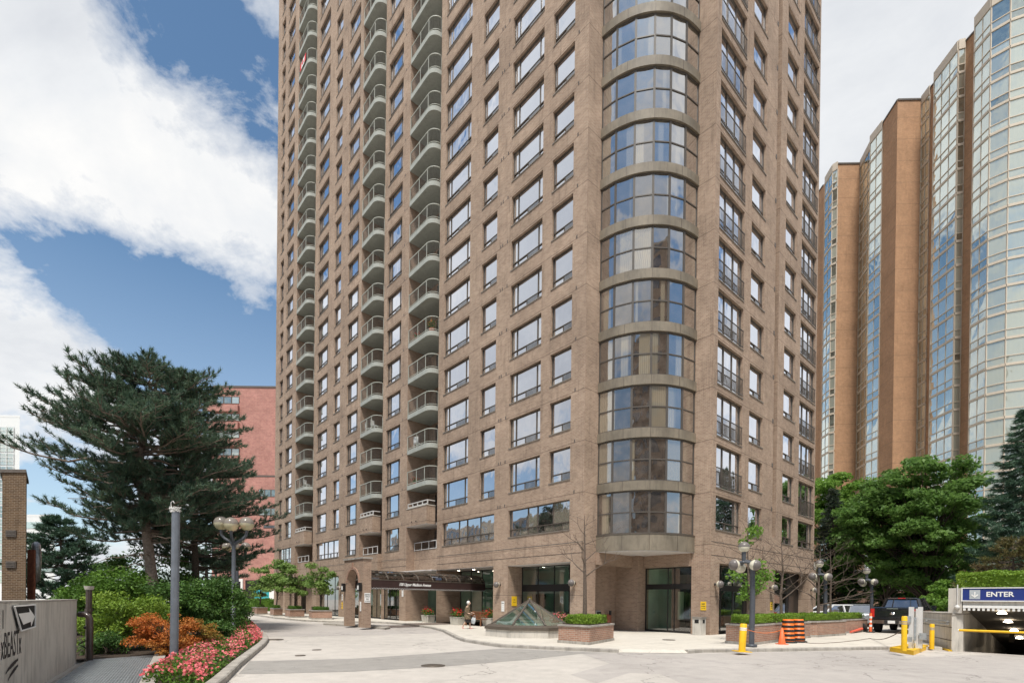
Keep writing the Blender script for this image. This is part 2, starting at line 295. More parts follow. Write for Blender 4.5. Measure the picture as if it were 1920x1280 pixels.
# ------------------------------------------------------------------ mesh builder
class MB:
    def __init__(s): s.v = []; s.f = []; s.m = []; s.s = []
    def add(s, vs, fs, mi=0, smooth=False):
        o = len(s.v); s.v += [tuple(p) for p in vs]
        for f in fs: s.f.append(tuple(i+o for i in f)); s.m.append(mi); s.s.append(smooth)
        return s
    def quad(s, a, b, c, d, mi=0): return s.add([a, b, c, d], [(0, 1, 2, 3)], mi)
    def box(s, x0, x1, y0, y1, z0, z1, mi=0, skip=''):
        v = [(x0, y0, z0), (x1, y0, z0), (x1, y1, z0), (x0, y1, z0), (x0, y0, z1), (x1, y0, z1), (x1, y1, z1), (x0, y1, z1)]
        f = [(0, 3, 2, 1), (4, 5, 6, 7), (0, 1, 5, 4), (1, 2, 6, 5), (2, 3, 7, 6), (3, 0, 4, 7)]
        f = [q for i, q in enumerate(f) if str(i) not in skip]
        return s.add(v, f, mi)
    def prism(s, poly, z0, z1, mi=0, cap=True, mi_top=None):
        n = len(poly)
        a = sum(poly[i][0]*poly[(i+1) % n][1]-poly[(i+1) % n][0]*poly[i][1] for i in range(n))
        if a < 0: poly = poly[::-1]
        v = [(p[0], p[1], z0) for p in poly]+[(p[0], p[1], z1) for p in poly]
        s.add(v, [(i, (i+1) % n, n+(i+1) % n, n+i) for i in range(n)], mi)
        if cap:
            s.add(v[n:], [tuple(range(n))], mi if mi_top is None else mi_top); s.add(v[:n], [tuple(range(n))[::-1]], mi)
        return s
    def obox(s, c, ax, hx, hy, hz, mi=0):        # box centred c, turned ax about z
        ca, sa = math.cos(ax), math.sin(ax)
        v = []
        for dz in (-hz, hz):
            for dx, dy in ((-hx, -hy), (hx, -hy), (hx, hy), (-hx, hy)):
                v.append((c[0]+dx*ca-dy*sa, c[1]+dx*sa+dy*ca, c[2]+dz))
        return s.add(v, [(0, 3, 2, 1), (4, 5, 6, 7), (0, 1, 5, 4), (1, 2, 6, 5), (2, 3, 7, 6), (3, 0, 4, 7)], mi)
    def bar(s, a, b, w, h=None, mi=0):           # rectangular bar between two points
        h = w if h is None else h
        a = Vector(a); b = Vector(b); d = (b-a)
        if d.length < 1e-6: return s
        d.normalize(); up = Vector((0, 0, 1)) if abs(d.z) < .95 else Vector((1, 0, 0))
        r = d.cross(up).normalized()*w/2; q = r.cross(d).normalized()*h/2
        v = [a-r-q, a+r-q, a+r+q, a-r+q, b-r-q, b+r-q, b+r+q, b-r+q]
        return s.add(v, [(3, 2, 1, 0), (4, 5, 6, 7), (0, 1, 5, 4), (1, 2, 6, 5), (2, 3, 7, 6), (3, 0, 4, 7)], mi)
    def tube(s, pts, rad, n=8, mi=0, cap=True, smooth=True):
        pts = [Vector(p) for p in pts]; k = len(pts)
        if isinstance(rad, (int, float)): rad = [rad]*k
        v = []; prev = None
        for i, p in enumerate(pts):
            d = (pts[min(i+1, k-1)]-pts[max(i-1, 0)]).normalized()
            if prev is None:
                a = d.cross(Vector((0, 0, 1)) if abs(d.z) < .9 else Vector((1, 0, 0))).normalized()
            else: a = (prev-d*prev.dot(d)).normalized()
            prev = a; b = d.cross(a)
            for j in range(n):
                t = 2*PI*j/n; v.append(p+(a*math.cos(t)+b*math.sin(t))*rad[i])
        f = [(i*n+j, i*n+(j+1) % n, (i+1)*n+(j+1) % n, (i+1)*n+j) for i in range(k-1) for j in range(n)]
        s.add(v, f, mi, smooth)
        if cap: s.add(v[:n], [tuple(range(n))[::-1]], mi); s.add(v[-n:], [tuple(range(n))], mi)
        return s
    def lathe(s, prof, n=24, mi=0, c=(0, 0, 0), smooth=True, axis=None):
        A = axis or Matrix.Identity(3); C = Vector(c)
        v = []
        for r, z in prof:
            for j in range(n):
                t = 2*PI*j/n; v.append(C+A@Vector((r*math.cos(t), r*math.sin(t), z)))
        k = len(prof)
        f = [(i*n+j, i*n+(j+1) % n, (i+1)*n+(j+1) % n, (i+1)*n+j) for i in range(k-1) for j in range(n)]
        return s.add(v, f, mi, smooth)
    def ball(s, c, r, n=16, mi=0, t0=0, t1=PI, sz=1, axis=None):
        k = max(3, n//2)
        return s.lathe([(max(1e-4, r*math.sin(t0+(t1-t0)*i/k)), -r*sz*math.cos(t0+(t1-t0)*i/k)) for i in range(k+1)], n, mi, c, True, axis)
    def build(s, name, mats, parent=None, off=None, uvoff=(0, 0, 0), props=None):
        if not isinstance(mats, (list, tuple)): mats = [mats]
        me = bpy.data.meshes.new(name)
        v = np.array(s.v, dtype=np.float64).reshape(-1, 3)
        if off is not None: v = v-np.array(off)
        me.from_pydata(v.tolist(), [], s.f); 
        for m in mats: me.materials.append(m)
        me.polygons.foreach_set('material_index', s.m); me.polygons.foreach_set('use_smooth', s.s)
        boxuv(me, np.array(off) if off is not None else np.zeros(3)); me.update()
        o = bpy.data.objects.new(name, me); COL.objects.link(o)
        if parent: o.parent = parent
        if props: tag(o, **props)
        return o
def boxuv(me, off):
    n = len(me.loops)
    if not n: return
    uvl = me.uv_layers.new(name='uv')
    co = np.empty(len(me.vertices)*3); me.vertices.foreach_get('co', co); co = co.reshape(-1, 3)+off
    li = np.empty(n, dtype=np.int32); me.loops.foreach_get('vertex_index', li)
    P = len(me.polygons); tot = np.empty(P, dtype=np.int32); me.polygons.foreach_get('loop_total', tot)
    nr = np.empty(P*3); me.polygons.foreach_get('normal', nr); nr = nr.reshape(-1, 3)
    pl = np.repeat(np.arange(P), tot); nn = nr[pl]; c = co[li]
    h = np.sqrt(nn[:, 0]**2+nn[:, 1]**2); hs = np.maximum(h, 1e-6)
    flat = h < .5
    uu = np.where(flat, c[:, 0], (-nn[:, 1]*c[:, 0]+nn[:, 0]*c[:, 1])/hs)
    vv = np.where(flat, c[:, 1], c[:, 2])
    uvl.data.foreach_set('uv', np.stack([uu, vv], 1).ravel())
def tag(o, label=None, cat=None, group=None, kind=None):
    if label: o['label'] = label
    if cat: o['category'] = cat
    if group: o['group'] = group
    if kind: o['kind'] = kind
    return o
def thing(name, label, cat, loc=(0, 0, 0), rz=0, group=None):
    o = bpy.data.objects.new(name, None); COL.objects.link(o); o.location = loc; o.rotation_euler = (0, 0, rz); o.empty_display_size = .2
    return tag(o, label, cat, group)
def dup(o, loc=None, rz=None, label=None, parent=None, scale=None):
    c = o.copy(); COL.objects.link(c)
    if parent: c.parent = parent
    if loc is not None: c.location = loc
    if rz is not None: c.rotation_euler = (0, 0, rz)
    if scale is not None: c.scale = (scale,)*3
    if label: c['label'] = label
    for ch in [x for x in bpy.data.objects if x.parent == o]:
        d = dup(ch, parent=c)
    return c
def arrmesh(name, verts, quads, mats, parent=None, mi=None, k=4):
    me = bpy.data.meshes.new(name); nv = len(verts); nf = len(quads)
    me.vertices.add(nv); me.vertices.foreach_set('co', np.asarray(verts, dtype=np.float32).ravel())
    me.loops.add(nf*k); me.loops.foreach_set('vertex_index', np.asarray(quads, dtype=np.int32).ravel())
    me.polygons.add(nf); me.polygons.foreach_set('loop_start', np.arange(nf, dtype=np.int32)*k)
    if not isinstance(mats, (list, tuple)): mats = [mats]
    for m in mats: me.materials.append(m)
    if mi is not None: me.polygons.foreach_set('material_index', np.asarray(mi, dtype=np.int32))
    me.update(calc_edges=True); me.validate()
    o = bpy.data.objects.new(name, me); COL.objects.link(o)
    if parent: o.parent = parent
    return o
def unit(a): return a/np.maximum(np.linalg.norm(a, axis=1, keepdims=True), 1e-9)
def leaves(P, size, nrm=None, flat=.5, asp=.6, rng=NR):
    n = len(P); P = np.asarray(P)
    d = unit(rng.normal(size=(n, 3)))
    if nrm is not None: d = unit(d*(1-flat)+nrm*flat)
    t = unit(np.cross(d, rng.normal(size=(n, 3)))); b = np.cross(d, t)
    s = size*(.6+.8*rng.rand(n, 1))
    v = np.stack([P-t*s*.5, P+b*s*asp*.5+d*s*.1, P+t*s*.5, P-b*s*asp*.5+d*s*.1], 1).reshape(-1, 3)
    q = np.arange(n*4).reshape(-1, 4)
    return v, q
def text_mesh(txt, size, name, mat, parent=None, shear=0, bold=0, depth=.004, align='CENTER'):
    cu = bpy.data.curves.new(name, 'FONT'); cu.body = txt; cu.size = size; cu.shear = shear; cu.offset = bold; cu.extrude = depth
    cu.align_x = align; cu.align_y = 'CENTER'; cu.resolution_u = 3
    t = bpy.data.objects.new(name+'_src', cu); COL.objects.link(t)
    dg = bpy.context.evaluated_depsgraph_get(); me = bpy.data.meshes.new_from_object(t.evaluated_get(dg))
    bpy.data.objects.remove(t); bpy.data.curves.remove(cu)
    me.materials.clear(); me.materials.append(mat); me.name = name
    o = bpy.data.objects.new(name, me); COL.objects.link(o)
    if parent: o.parent = parent
    return o
# ------------------------------------------------------------------ world: sky + clouds, sun
SUN_EL, SUN_DIR = math.radians(62), (-0.12, -0.99)      # direction the light comes from (x, y)
w = bpy.data.worlds.new('World'); scene.world = w; w.use_nodes = True
nt = w.node_tree; nt.nodes.clear()
sky = nt.nodes.new('ShaderNodeTexSky'); sky.sky_type = 'NISHITA'; sky.sun_disc = False; sky.sun_elevation = SUN_EL
sky.sun_rotation = math.atan2(SUN_DIR[0], SUN_DIR[1]); sky.air_density = 1.0; sky.dust_density = .6; sky.ozone_density = 1.6
tc = nt.nodes.new('ShaderNodeTexCoord').outputs['Generated']
sep = nt.nodes.new('ShaderNodeSeparateXYZ'); L(nt, tc, sep.inputs[0])
zz = math_(nt, 'ADD', math_(nt, 'MAXIMUM', sep.outputs[2], 0.0), .38)
cx = math_(nt, 'DIVIDE', sep.outputs[0], zz); cyy = math_(nt, 'DIVIDE', sep.outputs[1], zz)
cmb = nt.nodes.new('ShaderNodeCombineXYZ'); L(nt, cx, cmb.inputs[0]); L(nt, cyy, cmb.inputs[1])
n1 = noise(nt, mapping(nt, cmb.outputs[0], (1, 1, 1), (3.1, 1.7, 0)), 1.75, 10, .6, .15)
dens = math_(nt, 'SUBTRACT', math_(nt, 'MULTIPLY', n1, 2.3), .64)
n1b = noise(nt, mapping(nt, cmb.outputs[0], (1, 1, 1), (1, 5, 0)), 8.5, 8, .65, .3)
dens = math_(nt, 'ADD', dens, math_(nt, 'MULTIPLY', math_(nt, 'SUBTRACT', n1b, .5), .6))
def lobe(px, py, s, a, mir=None):
    r = Vector(ray(px, py)).normalized()
    if mir == 'u': n_ = Vector((CA, SA, 0)); r = r-n_*2*r.dot(n_)      # cloud standing where the left face mirrors it
    if mir == 'v': n_ = Vector((-SA, CA, 0)); r = r-n_*2*r.dot(n_)
    v = nt.nodes.new('ShaderNodeVectorMath'); v.operation = 'DISTANCE'; L(nt, tc, v.inputs[0]); v.inputs[1].default_value = r
    t = math_(nt, 'DIVIDE', v.outputs['Value'], s); t = math_(nt, 'MULTIPLY', math_(nt, 'MULTIPLY', t, t), -1.0)
    return math_(nt, 'MULTIPLY', math_(nt, 'EXPONENT', t), a)
for l in [(-80, 40, .2, .10), (60, 120, .14, .10), (170, 200, .13, .11), (290, 290, .12, .12), (400, 380, .11, .12), (120, 320, .12, .08), (480, 470, .09, .11), (470, 560, .06, .12), (500, 520, .06, .1),
          (20, 600, .08, .12), (110, 680, .09, .12), (-90, 540, .15, .12), (230, 740, .07, .08), (370, 700, .045, .08), (60, 960, .16, .06), (490, 40, .05, .08),
          (990, 560, .26, .26, 'u'), (1000, 330, .22, .2, 'u'), (900, 760, .16, .16, 'u'), (760, 430, .1, -.1, 'u'), (880, 120, .14, -.12, 'u'), (1440, 500, .2, .24, 'v'), (1480, 250, .16, .2, 'v'), (1420, 780, .14, .14, 'v'), (1400, 60, .12, -.08, 'v'), (1150, 500, .3, .08, 'u'),
          (1650, 150, .45, .20), (1800, 500, .3, .2), (1560, 400, .2, .16), (1600, 290, .05, -.16),
          (330, 20, .15, -.17), (480, 190, .10, -.16), (400, 110, .07, -.1), (330, 590, .11, -.17), (430, 650, .09, -.12), (20, 450, .08, -.17), (180, 550, .08, -.17), (290, 500, .06, -.1), (240, 70, .06, -.08)]:
    dens = math_(nt, 'ADD', dens, lobe(*l))
mask = ramp(nt, dens, [(.45, 0.), (.54, .5), (.70, 1.)])
n2 = noise(nt, mapping(nt, cmb.outputs[0], (1, 1, 1), (7, 2, 0)), 2.1, 7, .62, .3)
cloudc = ramp(nt, n2, [(.32, (.72, .75, .80)), (.5, (.9, .92, .945)), (.66, (1.06, 1.05, 1.03))])
cs = nt.nodes.new('ShaderNodeVectorMath'); cs.operation = 'SCALE'; L(nt, cloudc, cs.inputs[0]); cs.inputs[3].default_value = 8.5
skc = mixc(nt, 1.0, sky.outputs[0], (1.16, 1.36, 1.36), 'MULTIPLY')
low = math_(nt, 'MULTIPLY', ramp(nt, sep.outputs[2], [(0., 1.), (.5, 0.)]), .5)
skc = mixc(nt, low, skc, (6.6, 7.2, 8.0))
out = mixc(nt, mask, skc, cs.outputs[0])
bg = nt.nodes.new('ShaderNodeBackground'); L(nt, out, bg.inputs[0]); bg.inputs[1].default_value = .085
wo = nt.nodes.new('ShaderNodeOutputWorld'); L(nt, bg.outputs[0], wo.inputs[0])
sl = bpy.data.lights.new('sun', 'SUN'); sl.energy = 3.5; sl.angle = math.radians(12); sl.color = (1, .955, .88)
so = bpy.data.objects.new('sun', sl); COL.objects.link(so)
sd = Vector((SUN_DIR[0]*math.cos(SUN_EL), SUN_DIR[1]*math.cos(SUN_EL), math.sin(SUN_EL)))
so.rotation_euler = (-sd).to_track_quat('-Z', 'Y').to_euler(); so.location = (0, -10, 60)
vs = scene.view_settings; vs.view_transform = 'Standard'; vs.look = 'None'; vs.exposure = 0.42; vs.gamma = 1
scene.cycles.use_adaptive_sampling = True; scene.cycles.adaptive_threshold = .02; scene.cycles.max_bounces = 5; scene.cycles.diffuse_bounces = 2; scene.cycles.glossy_bounces = 3; scene.cycles.transparent_max_bounces = 10; scene.cycles.transmission_bounces = 4
# ------------------------------------------------------------------ ground, kerbs, sidewalk (world coordinates)
RU0, RU1, RV0, RV1 = 26.2, 47, -5.2, 3.25               # opening of the parking ramp, building axes
g = MB()
for u0, u1, v0, v1 in ((-600, RU0, -600, 600), (RU1, 600, -600, 600), (RU0, RU1, RV1, 600), (RU0, RU1, -600, RV0)):
    g.quad(BW(u0, v0), BW(u1, v0), BW(u1, v1), BW(u0, v1))
o = g.build('ground', MT['road']); o['kind'] = 'structure'
def sheet(name, pts, z, mat, kind='structure'):
    m = MB(); P = [(p[0], p[1], z) for p in pts]
    a = sum(P[i][0]*P[(i+1) % len(P)][1]-P[(i+1) % len(P)][0]*P[i][1] for i in range(len(P)))
    if a < 0: P = P[::-1]
    m.add(P, [tuple(range(len(P)))]); o = m.build(name, mat); o['kind'] = kind; return o
band = [G(469, 1238.5), G(560, 1237), G(664, 1234), G(786, 1226), G(880, 1219), G(949, 1214.8), G(1030, 1218.6), G(1145, 1223.6), G(1091, 1224.6), G(989, 1236), G(827, 1249), G(664, 1258), G(540, 1261.5), G(447, 1263)]
sheet('road_patch', band, .004, MT['road_d'])
sheet('road_patch', [G(498, 1193), G(600, 1192), G(700, 1190), G(790, 1187), G(829, 1184.5), G(808, 1179), G(766, 1173), G(735, 1170), G(700, 1169.5), G(560, 1168), G(505, 1170)], .004, MT['road_m'])
sheet('road_patch', [G(1091, 1224.9), G(1170, 1223.9), G(1290, 1224.6), G(1500, 1221), G(1668, 1218.4), G(1700, 1232), G(1860, 1226), BW(26, -14), BW(6, -14), G(1180, 1300), G(1070, 1264), G(1143, 1243)], .004, MT['road_m'])
sheet('road_patch', [G(1090, 1290), G(1180, 1261), G(1240, 1264), G(1300, 1290)], .008, MT['road'])
kerb = [G(455, 1150), G(515, 1159), G(566, 1164), G(610, 1166), G(644, 1167), G(696, 1167), G(735, 1169), G(766, 1172), G(808, 1178), G(830, 1184), G(843, 1191), G(857, 1198), G(865, 1201), G(874, 1203.2), G(900, 1207.5), G(939, 1213), G(1040, 1218), G(1160, 1223)]
kerb2 = [G(1290, 1224.5), G(1320, 1222.6), G(1380, 1222), G(1500, 1220), G(1670, 1217)]
def offset(pts, d):
    out = []
    for i, p in enumerate(pts):
        a = Vector(pts[max(0, i-1)][:2]); b = Vector(pts[min(len(pts)-1, i+1)][:2]); t = (b-a).normalized(); n = Vector((-t.y, t.x))
        out.append((p[0]+n.x*d, p[1]+n.y*d))
    return out
def kerbstrip(pts, wd, h, name='kerb', z0=-.05):
    m = MB(); inn = offset(pts, wd); n = len(pts)
    for i in range(n-1):
        a, b, c, d = pts[i][:2], pts[i+1][:2], inn[i+1], inn[i]
        sg = 1 if wd > 0 else -1
        ch = tuple(x+(y-x)*.12 for x, y in zip(a, d)); ch2 = tuple(x+(y-x)*.12 for x, y in zip(b, c))
        Q = [(a[0], a[1], z0), (b[0], b[1], z0), (b[0], b[1], h-.025), (a[0], a[1], h-.025)]
        m.add(Q, [(0, 1, 2, 3)]); m.add([(a[0], a[1], h-.025), (b[0], b[1], h-.025), (*ch2, h), (*ch, h)], [(0, 1, 2, 3)])
        m.add([(*ch, h), (*ch2, h), (*c, h), (*d, h)], [(0, 1, 2, 3)])
        m.add([(*c, z0), (*d, z0), (*d, h), (*c, h)], [(0, 1, 2, 3)])
    for e, q in ((pts[0], inn[0]), (pts[-1], inn[-1])):
        m.add([(e[0], e[1], z0), (q[0], q[1], z0), (q[0], q[1], h), (e[0], e[1], h-.02)], [(0, 1, 2, 3)])
    o = m.build(name, MT['kerb']); o['kind'] = 'structure'; return o
kerbstrip(kerb, .17, .125); kerbstrip(kerb2, .17, .125)
in1 = offset(kerb, .165); in2 = offset(kerb2, .165)
ax, ay, _ = BW(24.7, 4.9); 
walkpoly = in1+in2+[BW(26.1, 3.6)[:2], BW(31.7, 5.5)[:2], BW(70, -2)[:2], BW(110, 20)[:2], BW(110, 150)[:2], BW(14.5, 150)[:2]]
m = MB(); m.prism([(p[0], p[1]) for p in walkpoly], -.04, .12, 0); o = m.build('sidewalk', MT['walk']); o['kind'] = 'structure'
a, b = G(1160, 1223), G(1290, 1224.5)
ia, ib = in1[-1], in2[0]
m = MB(); m.add([(a[0], a[1], .012), (b[0], b[1], .012), (ib[0], ib[1], .121), (ia[0], ia[1], .121)], [(0, 1, 2, 3)])
o = m.build('kerb_ramp', MT['walk']); o['kind'] = 'structure'
# island under the arch
m = MB(); isl = [G(606, 1171), G(690, 1176.5), G(722, 1180), G(732, 1178.5), G(722, 1176), G(655, 1170), G(628, 1168.6)]
m.prism([p[:2] for p in isl], -.05, .12); o = m.build('traffic_island', MT['kerb']); o['kind'] = 'structure'
# ------------------------------------------------------------------ the brown brick tower
U4, U3, U2, U1, V0 = 20.19, 19.50, 18.80, 18.08, 12.65
VC, UC = 17.2, 24.87                                   # corner piers of the bay
KN = 36; ZT = 7.41+2.7*(KN-2)+1.6
head = lambda k: 7.41+2.7*(k-2)
OFF = (*((UC, V0)), .12)
T = thing('apartment_tower', 'tall brown brick apartment tower with balcony stacks and a rounded glass bay at its corner', 'apartment tower', BW(UC, V0, .12), YAW)
def P3(pl, c, a, d, z): return (c+d, a, z) if pl == 'u' else (a, c+d, z)
def pbox(mb, pl, c, a0, a1, d0, d1, z0, z1, mi=0):
    if pl == 'u': mb.box(c+d0, c+d1, a0, a1, z0, z1, mi)
    else: mb.box(a0, a1, c+d0, c+d1, z0, z1, mi)
def pquad(mb, pl, c, a0, a1, d, z0, z1, mi=0):
    q = [P3(pl, c, a0, d, z0), P3(pl, c, a1, d, z0), P3(pl, c, a1, d, z1), P3(pl, c, a0, d, z1)]
    if pl == 'u': q = q[::-1]
    mb.add(q, [(0, 1, 2, 3)], mi)
def facade(mb, pl, c, a0, a1, z0, z1, ops, mi=0, mr=None, sill=2):
    A = sorted({a0, a1, *[o[0] for o in ops], *[o[1] for o in ops]}); Z = sorted({z0, z1, *[o[2] for o in ops], *[o[3] for o in ops]})
    A = [x for x in A if a0 <= x <= a1]; Z = [x for x in Z if z0 <= x <= z1]
    for i in range(len(A)-1):
        am = (A[i]+A[i+1])/2; oc = [o for o in ops if o[0] < am < o[1]]
        j = 0
        while j < len(Z)-1:
            zm = (Z[j]+Z[j+1])/2
            if any(o[2] < zm < o[3] for o in oc): j += 1; continue
            k = j+1
            while k < len(Z)-1 and not any(o[2] < (Z[k]+Z[k+1])/2 < o[3] for o in oc): k += 1
            pquad(mb, pl, c, A[i], A[i+1], 0, Z[j], Z[k], mi); j = k
    for (b0, b1, y0, y1, d) in ops:
        q = lambda p: p
        f1 = [P3(pl, c, b0, 0, y0), P3(pl, c, b0, d, y0), P3(pl, c, b0, d, y1), P3(pl, c, b0, 0, y1)]
        f2 = [P3(pl, c, b1, d, y0), P3(pl, c, b1, 0, y0), P3(pl, c, b1, 0, y1), P3(pl, c, b1, d, y1)]
        f3 = [P3(pl, c, b0, 0, y1), P3(pl, c, b0, d, y1), P3(pl, c, b1, d, y1), P3(pl, c, b1, 0, y1)]
        f4 = [P3(pl, c, b0, d, y0), P3(pl, c, b0, 0, y0), P3(pl, c, b1, 0, y0), P3(pl, c, b1, d, y0)]
        if pl == 'v': f1, f2, f3, f4 = [x[::-1] for x in (f1, f2, f3, f4)]
        for x, mm in ((f1, mi), (f2, mi), (f3, mi), (f4, sill)): mb.add(x, [(0, 1, 2, 3)], mm)
RV = .19                                               # window reveal depth
def window(mb, pl, c, a0, a1, z0, z1, ups, lows, tz=.44, darks=(), fr=.05, mf=0, mp=1, ms=2, sill=True):
    d = RV
    def bx(b0, b1, y0, y1, dd=.05): pbox(mb, pl, c, b0, b1, d-dd, d+.03, y0, y1, mf)
    bx(a0, a0+fr, z0, z1); bx(a1-fr, a1, z0, z1); bx(a0+fr, a1-fr, z1-fr, z1); bx(a0+fr, a1-fr, z0, z0+fr)
    W = a1-a0
    zt = z0+tz
    if lows is not None: bx(a0+fr, a1-fr, zt-.022, zt+.022, .06)
    else: zt = z0
    xs = [0]+list(ups)+[1]
    for f in ups: bx(a0+W*f-.022, a0+W*f+.022, zt, z1-fr)
    for i in range(len(xs)-1):
        t = R.uniform(-.004, .004)
        b0, b1 = a0+W*xs[i]+.02, a0+W*xs[i+1]-.02
        q = [P3(pl, c, b0, d+t, zt), P3(pl, c, b1, d-t, zt), P3(pl, c, b1, d-t*.3, z1-fr), P3(pl, c, b0, d+t*.5, z1-fr)]
        mb.add(q[::-1] if pl == 'u' else q, [(0, 1, 2, 3)], mp)
    if lows is not None:
        ys = [0]+list(lows)+[1]
        for f in lows: bx(a0+W*f-.02, a0+W*f+.02, z0+fr, zt-.02)
        for i in range(len(ys)-1):
            b0, b1 = a0+W*ys[i]+.02, a0+W*ys[i+1]-.02
            t = R.uniform(-.004, .004); dd = d
            if i in darks:
                pbox(mb, pl, c, b0, b1, d-.035, d+.02, z0+fr, zt-.02, mf); dd = d-.038
            q = [P3(pl, c, b0+.03*(i in darks), dd+t, z0+fr+.02), P3(pl, c, b1-.03*(i in darks), dd-t, z0+fr+.02), P3(pl, c, b1-.03*(i in darks), dd, zt-.04), P3(pl, c, b0+.03*(i in darks), dd, zt-.04)]
            mb.add(q[::-1] if pl == 'u' else q, [(0, 1, 2, 3)], 3 if i in darks else mp)
    if sill: pbox(mb, pl, c, a0-.02, a1+.02, -.035, .02, z0-.06, z0-.003, ms)
MT['pane_dark'] = glass_reflect('screened_window_glass', tint=(.42, .43, .45), p_curt=.1, base=.12, gain=.85, pw=1.0, dark=(.05, .05, .052))
WM = [MT['frame'], MT['pane'], MT['sill'], MT['pane_dark']]
LEFT = {  # section plane -> columns
    U4: [('a', 27.4, 30.42, (.17, .83), (.17, .52, .83), (1,)), ('b', 24.56, 26.1, (), (.52,), (0,)), ('a', 20.52, 23.2, (.17, .83), (.17, .52, .83), (1,)), ('b', 18.2, 19.77, (), (.48,), (0,))],
    U3: [('c', 35.4, 37.72, (.2, .8), (.2, .5, .8), (1,))],
    U2: [('c', 41.65, 43.9, (.22, .8), (.22, .5, .8), (1,)), ('b', 45.42, 46.9, (), (.5,), (0,)), ('a', 48.4, 51.05, (.2, .8), (.2, .5, .8), (1,))],
    U1: [('a', 56.3, 58.5, (.25, .75), (.25, .75), ()), ('b', 59.5, 60.7, (), (.5,), ())]}
SEC = {U4: (VC, 31.1), U3: (34.28, 38.3), U2: (41.04, 51.95), U1: (55.15, 62.1)}
WIDE2 = {U4: [(24.56, 30.42), (18.2, 23.2)], U2: [(45.42, 51.05)], U1: [(56.3, 60.7)]}
RIGHT = [('j', 25.35, 28.3), ('m', 29.2, 31.05), ('m', 34.15, 36.05), ('j', 36.9, 39.8)]
UR = 40.05
wins = []                                              # (kind, plane, const, a0, a1, z0, z1, spec)
wall = MB()
GF = {U4: [(18.1, 23.2, .12, 3.9, 1.25), (24.58, 31.1, .12, 3.95, 2.2)], U3: [(35.3, 38.3, .12, 3.85, .35)], U2: [(41.04, 44.1, .12, 3.85, .4), (45.33, 51.0, .12, 3.9, .5)], U1: [(55.8, 58.2, .12, 3.9, .6), (58.9, 61.3, .12, 3.9, .8)]}
for U, cols in LEFT.items():
    ops = list(GF[U])
    for (kd, a0, a1, ups, lows, dk) in cols:
        for k in range(2, KN+1):
            if k == 2 and U in WIDE2 and any(x0-.01 <= a0 and a1 <= x1+.01 for x0, x1 in WIDE2[U]): continue
            z1 = head(k); z0 = z1-1.77
            ops.append((a0, a1, z0, z1, RV)); wins.append(('u', U, a0, a1, z0, z1, ups, lows, dk))
    for x0, x1 in WIDE2.get(U, []):
        z1 = 7.26; z0 = 5.64; ops.append((x0, x1, z0, z1, RV)); wins.append(('u', U, x0, x1, z0, z1, (.27, .52, .68), (.13, .27, .40, .52, .68, .84), ()))
    facade(wall, 'u', U, SEC[U][0], SEC[U][1], -.3, ZT, ops)
ops = [(25.85, 31.9, .12, 3.88, .9), (33.1, 39.1, .12, 3.88, .9), (32.6, 33.2, 5.9, ZT-1, .55)]
for (kd, a0, a1) in RIGHT:
    for k in range(2, KN+1):
        z1 = head(k); z0 = z1-(2.27 if kd == 'j' and k > 2 else 1.77)
        ops.append((a0, a1, z0, z1, RV))
        if kd == 'j' and k > 2: wins.append(('v', V0, a0, a1, z0, z1, (.33, .66), None, ()))
        elif kd == 'j': wins.append(('v', V0, a0, a1, z0, z1, (.1, .8), (.1, .45, .8), ()))
        else: wins.append(('v', V0, a0, a1, z0, z1, (), (.5,), (1,)))
facade(wall, 'v', V0, UC, UR, -.3, ZT, ops)
pquad(wall, 'v', V0, 32.6, 33.2, .55, 5.9, ZT-1, 1)
# returns at the corner bay, the stepped sections, far side and roof
def vwall(u0, u1, v, z0, z1, flip=False, mi=0):
    q = [(u0, v, z0), (u1, v, z0), (u1, v, z1), (u0, v, z1)]; wall.add(q if not flip else q[::-1], [(0, 1, 2, 3)], mi)
def uwall(u, v0, v1, z0, z1, mi=0, flip=False):
    q = [(u, v0, z0), (u, v0, z1), (u, v1, z1), (u, v1, z0)]; wall.add(q if not flip else q[::-1], [(0, 1, 2, 3)], mi)
vwall(U4, 21.3, VC, 4.3, ZT); uwall(UC, V0, 13.75, 4.3, ZT)
DR = 1.3                                                # balcony recess depth
for (ua, ub, v0, v1) in ((U3, U4, 31.1, 34.28), (U2, U3, 38.3, 41.04), (U1, U2, 51.95, 55.15)):
    z0 = 4.0 if ua == U3 else 4.0
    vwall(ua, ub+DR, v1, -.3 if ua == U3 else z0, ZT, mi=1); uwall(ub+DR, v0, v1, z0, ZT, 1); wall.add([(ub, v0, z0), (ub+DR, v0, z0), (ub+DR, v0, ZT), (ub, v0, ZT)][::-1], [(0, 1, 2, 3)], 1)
    wall.box(ua+.35 if ua != U3 else ub, ub+DR, v0, v1, 3.95, 5.5, 0)       # floor-2 parapet wall, set back
    if ua != U3: vwall(ua+.35, ub, v1-.001, 0, 4, mi=1); uwall(ub+.5, v0, v1, -.3, 4, 1)
wall.add([(UR, V0, -.3), (UR, 62.1, -.3), (UR, 62.1, ZT), (UR, V0, ZT)], [(0, 1, 2, 3)])
wall.add([(U1, 62.1, -.3), (UR, 62.1, -.3), (UR, 62.1, ZT), (U1, 62.1, ZT)][::-1], [(0, 1, 2, 3)])
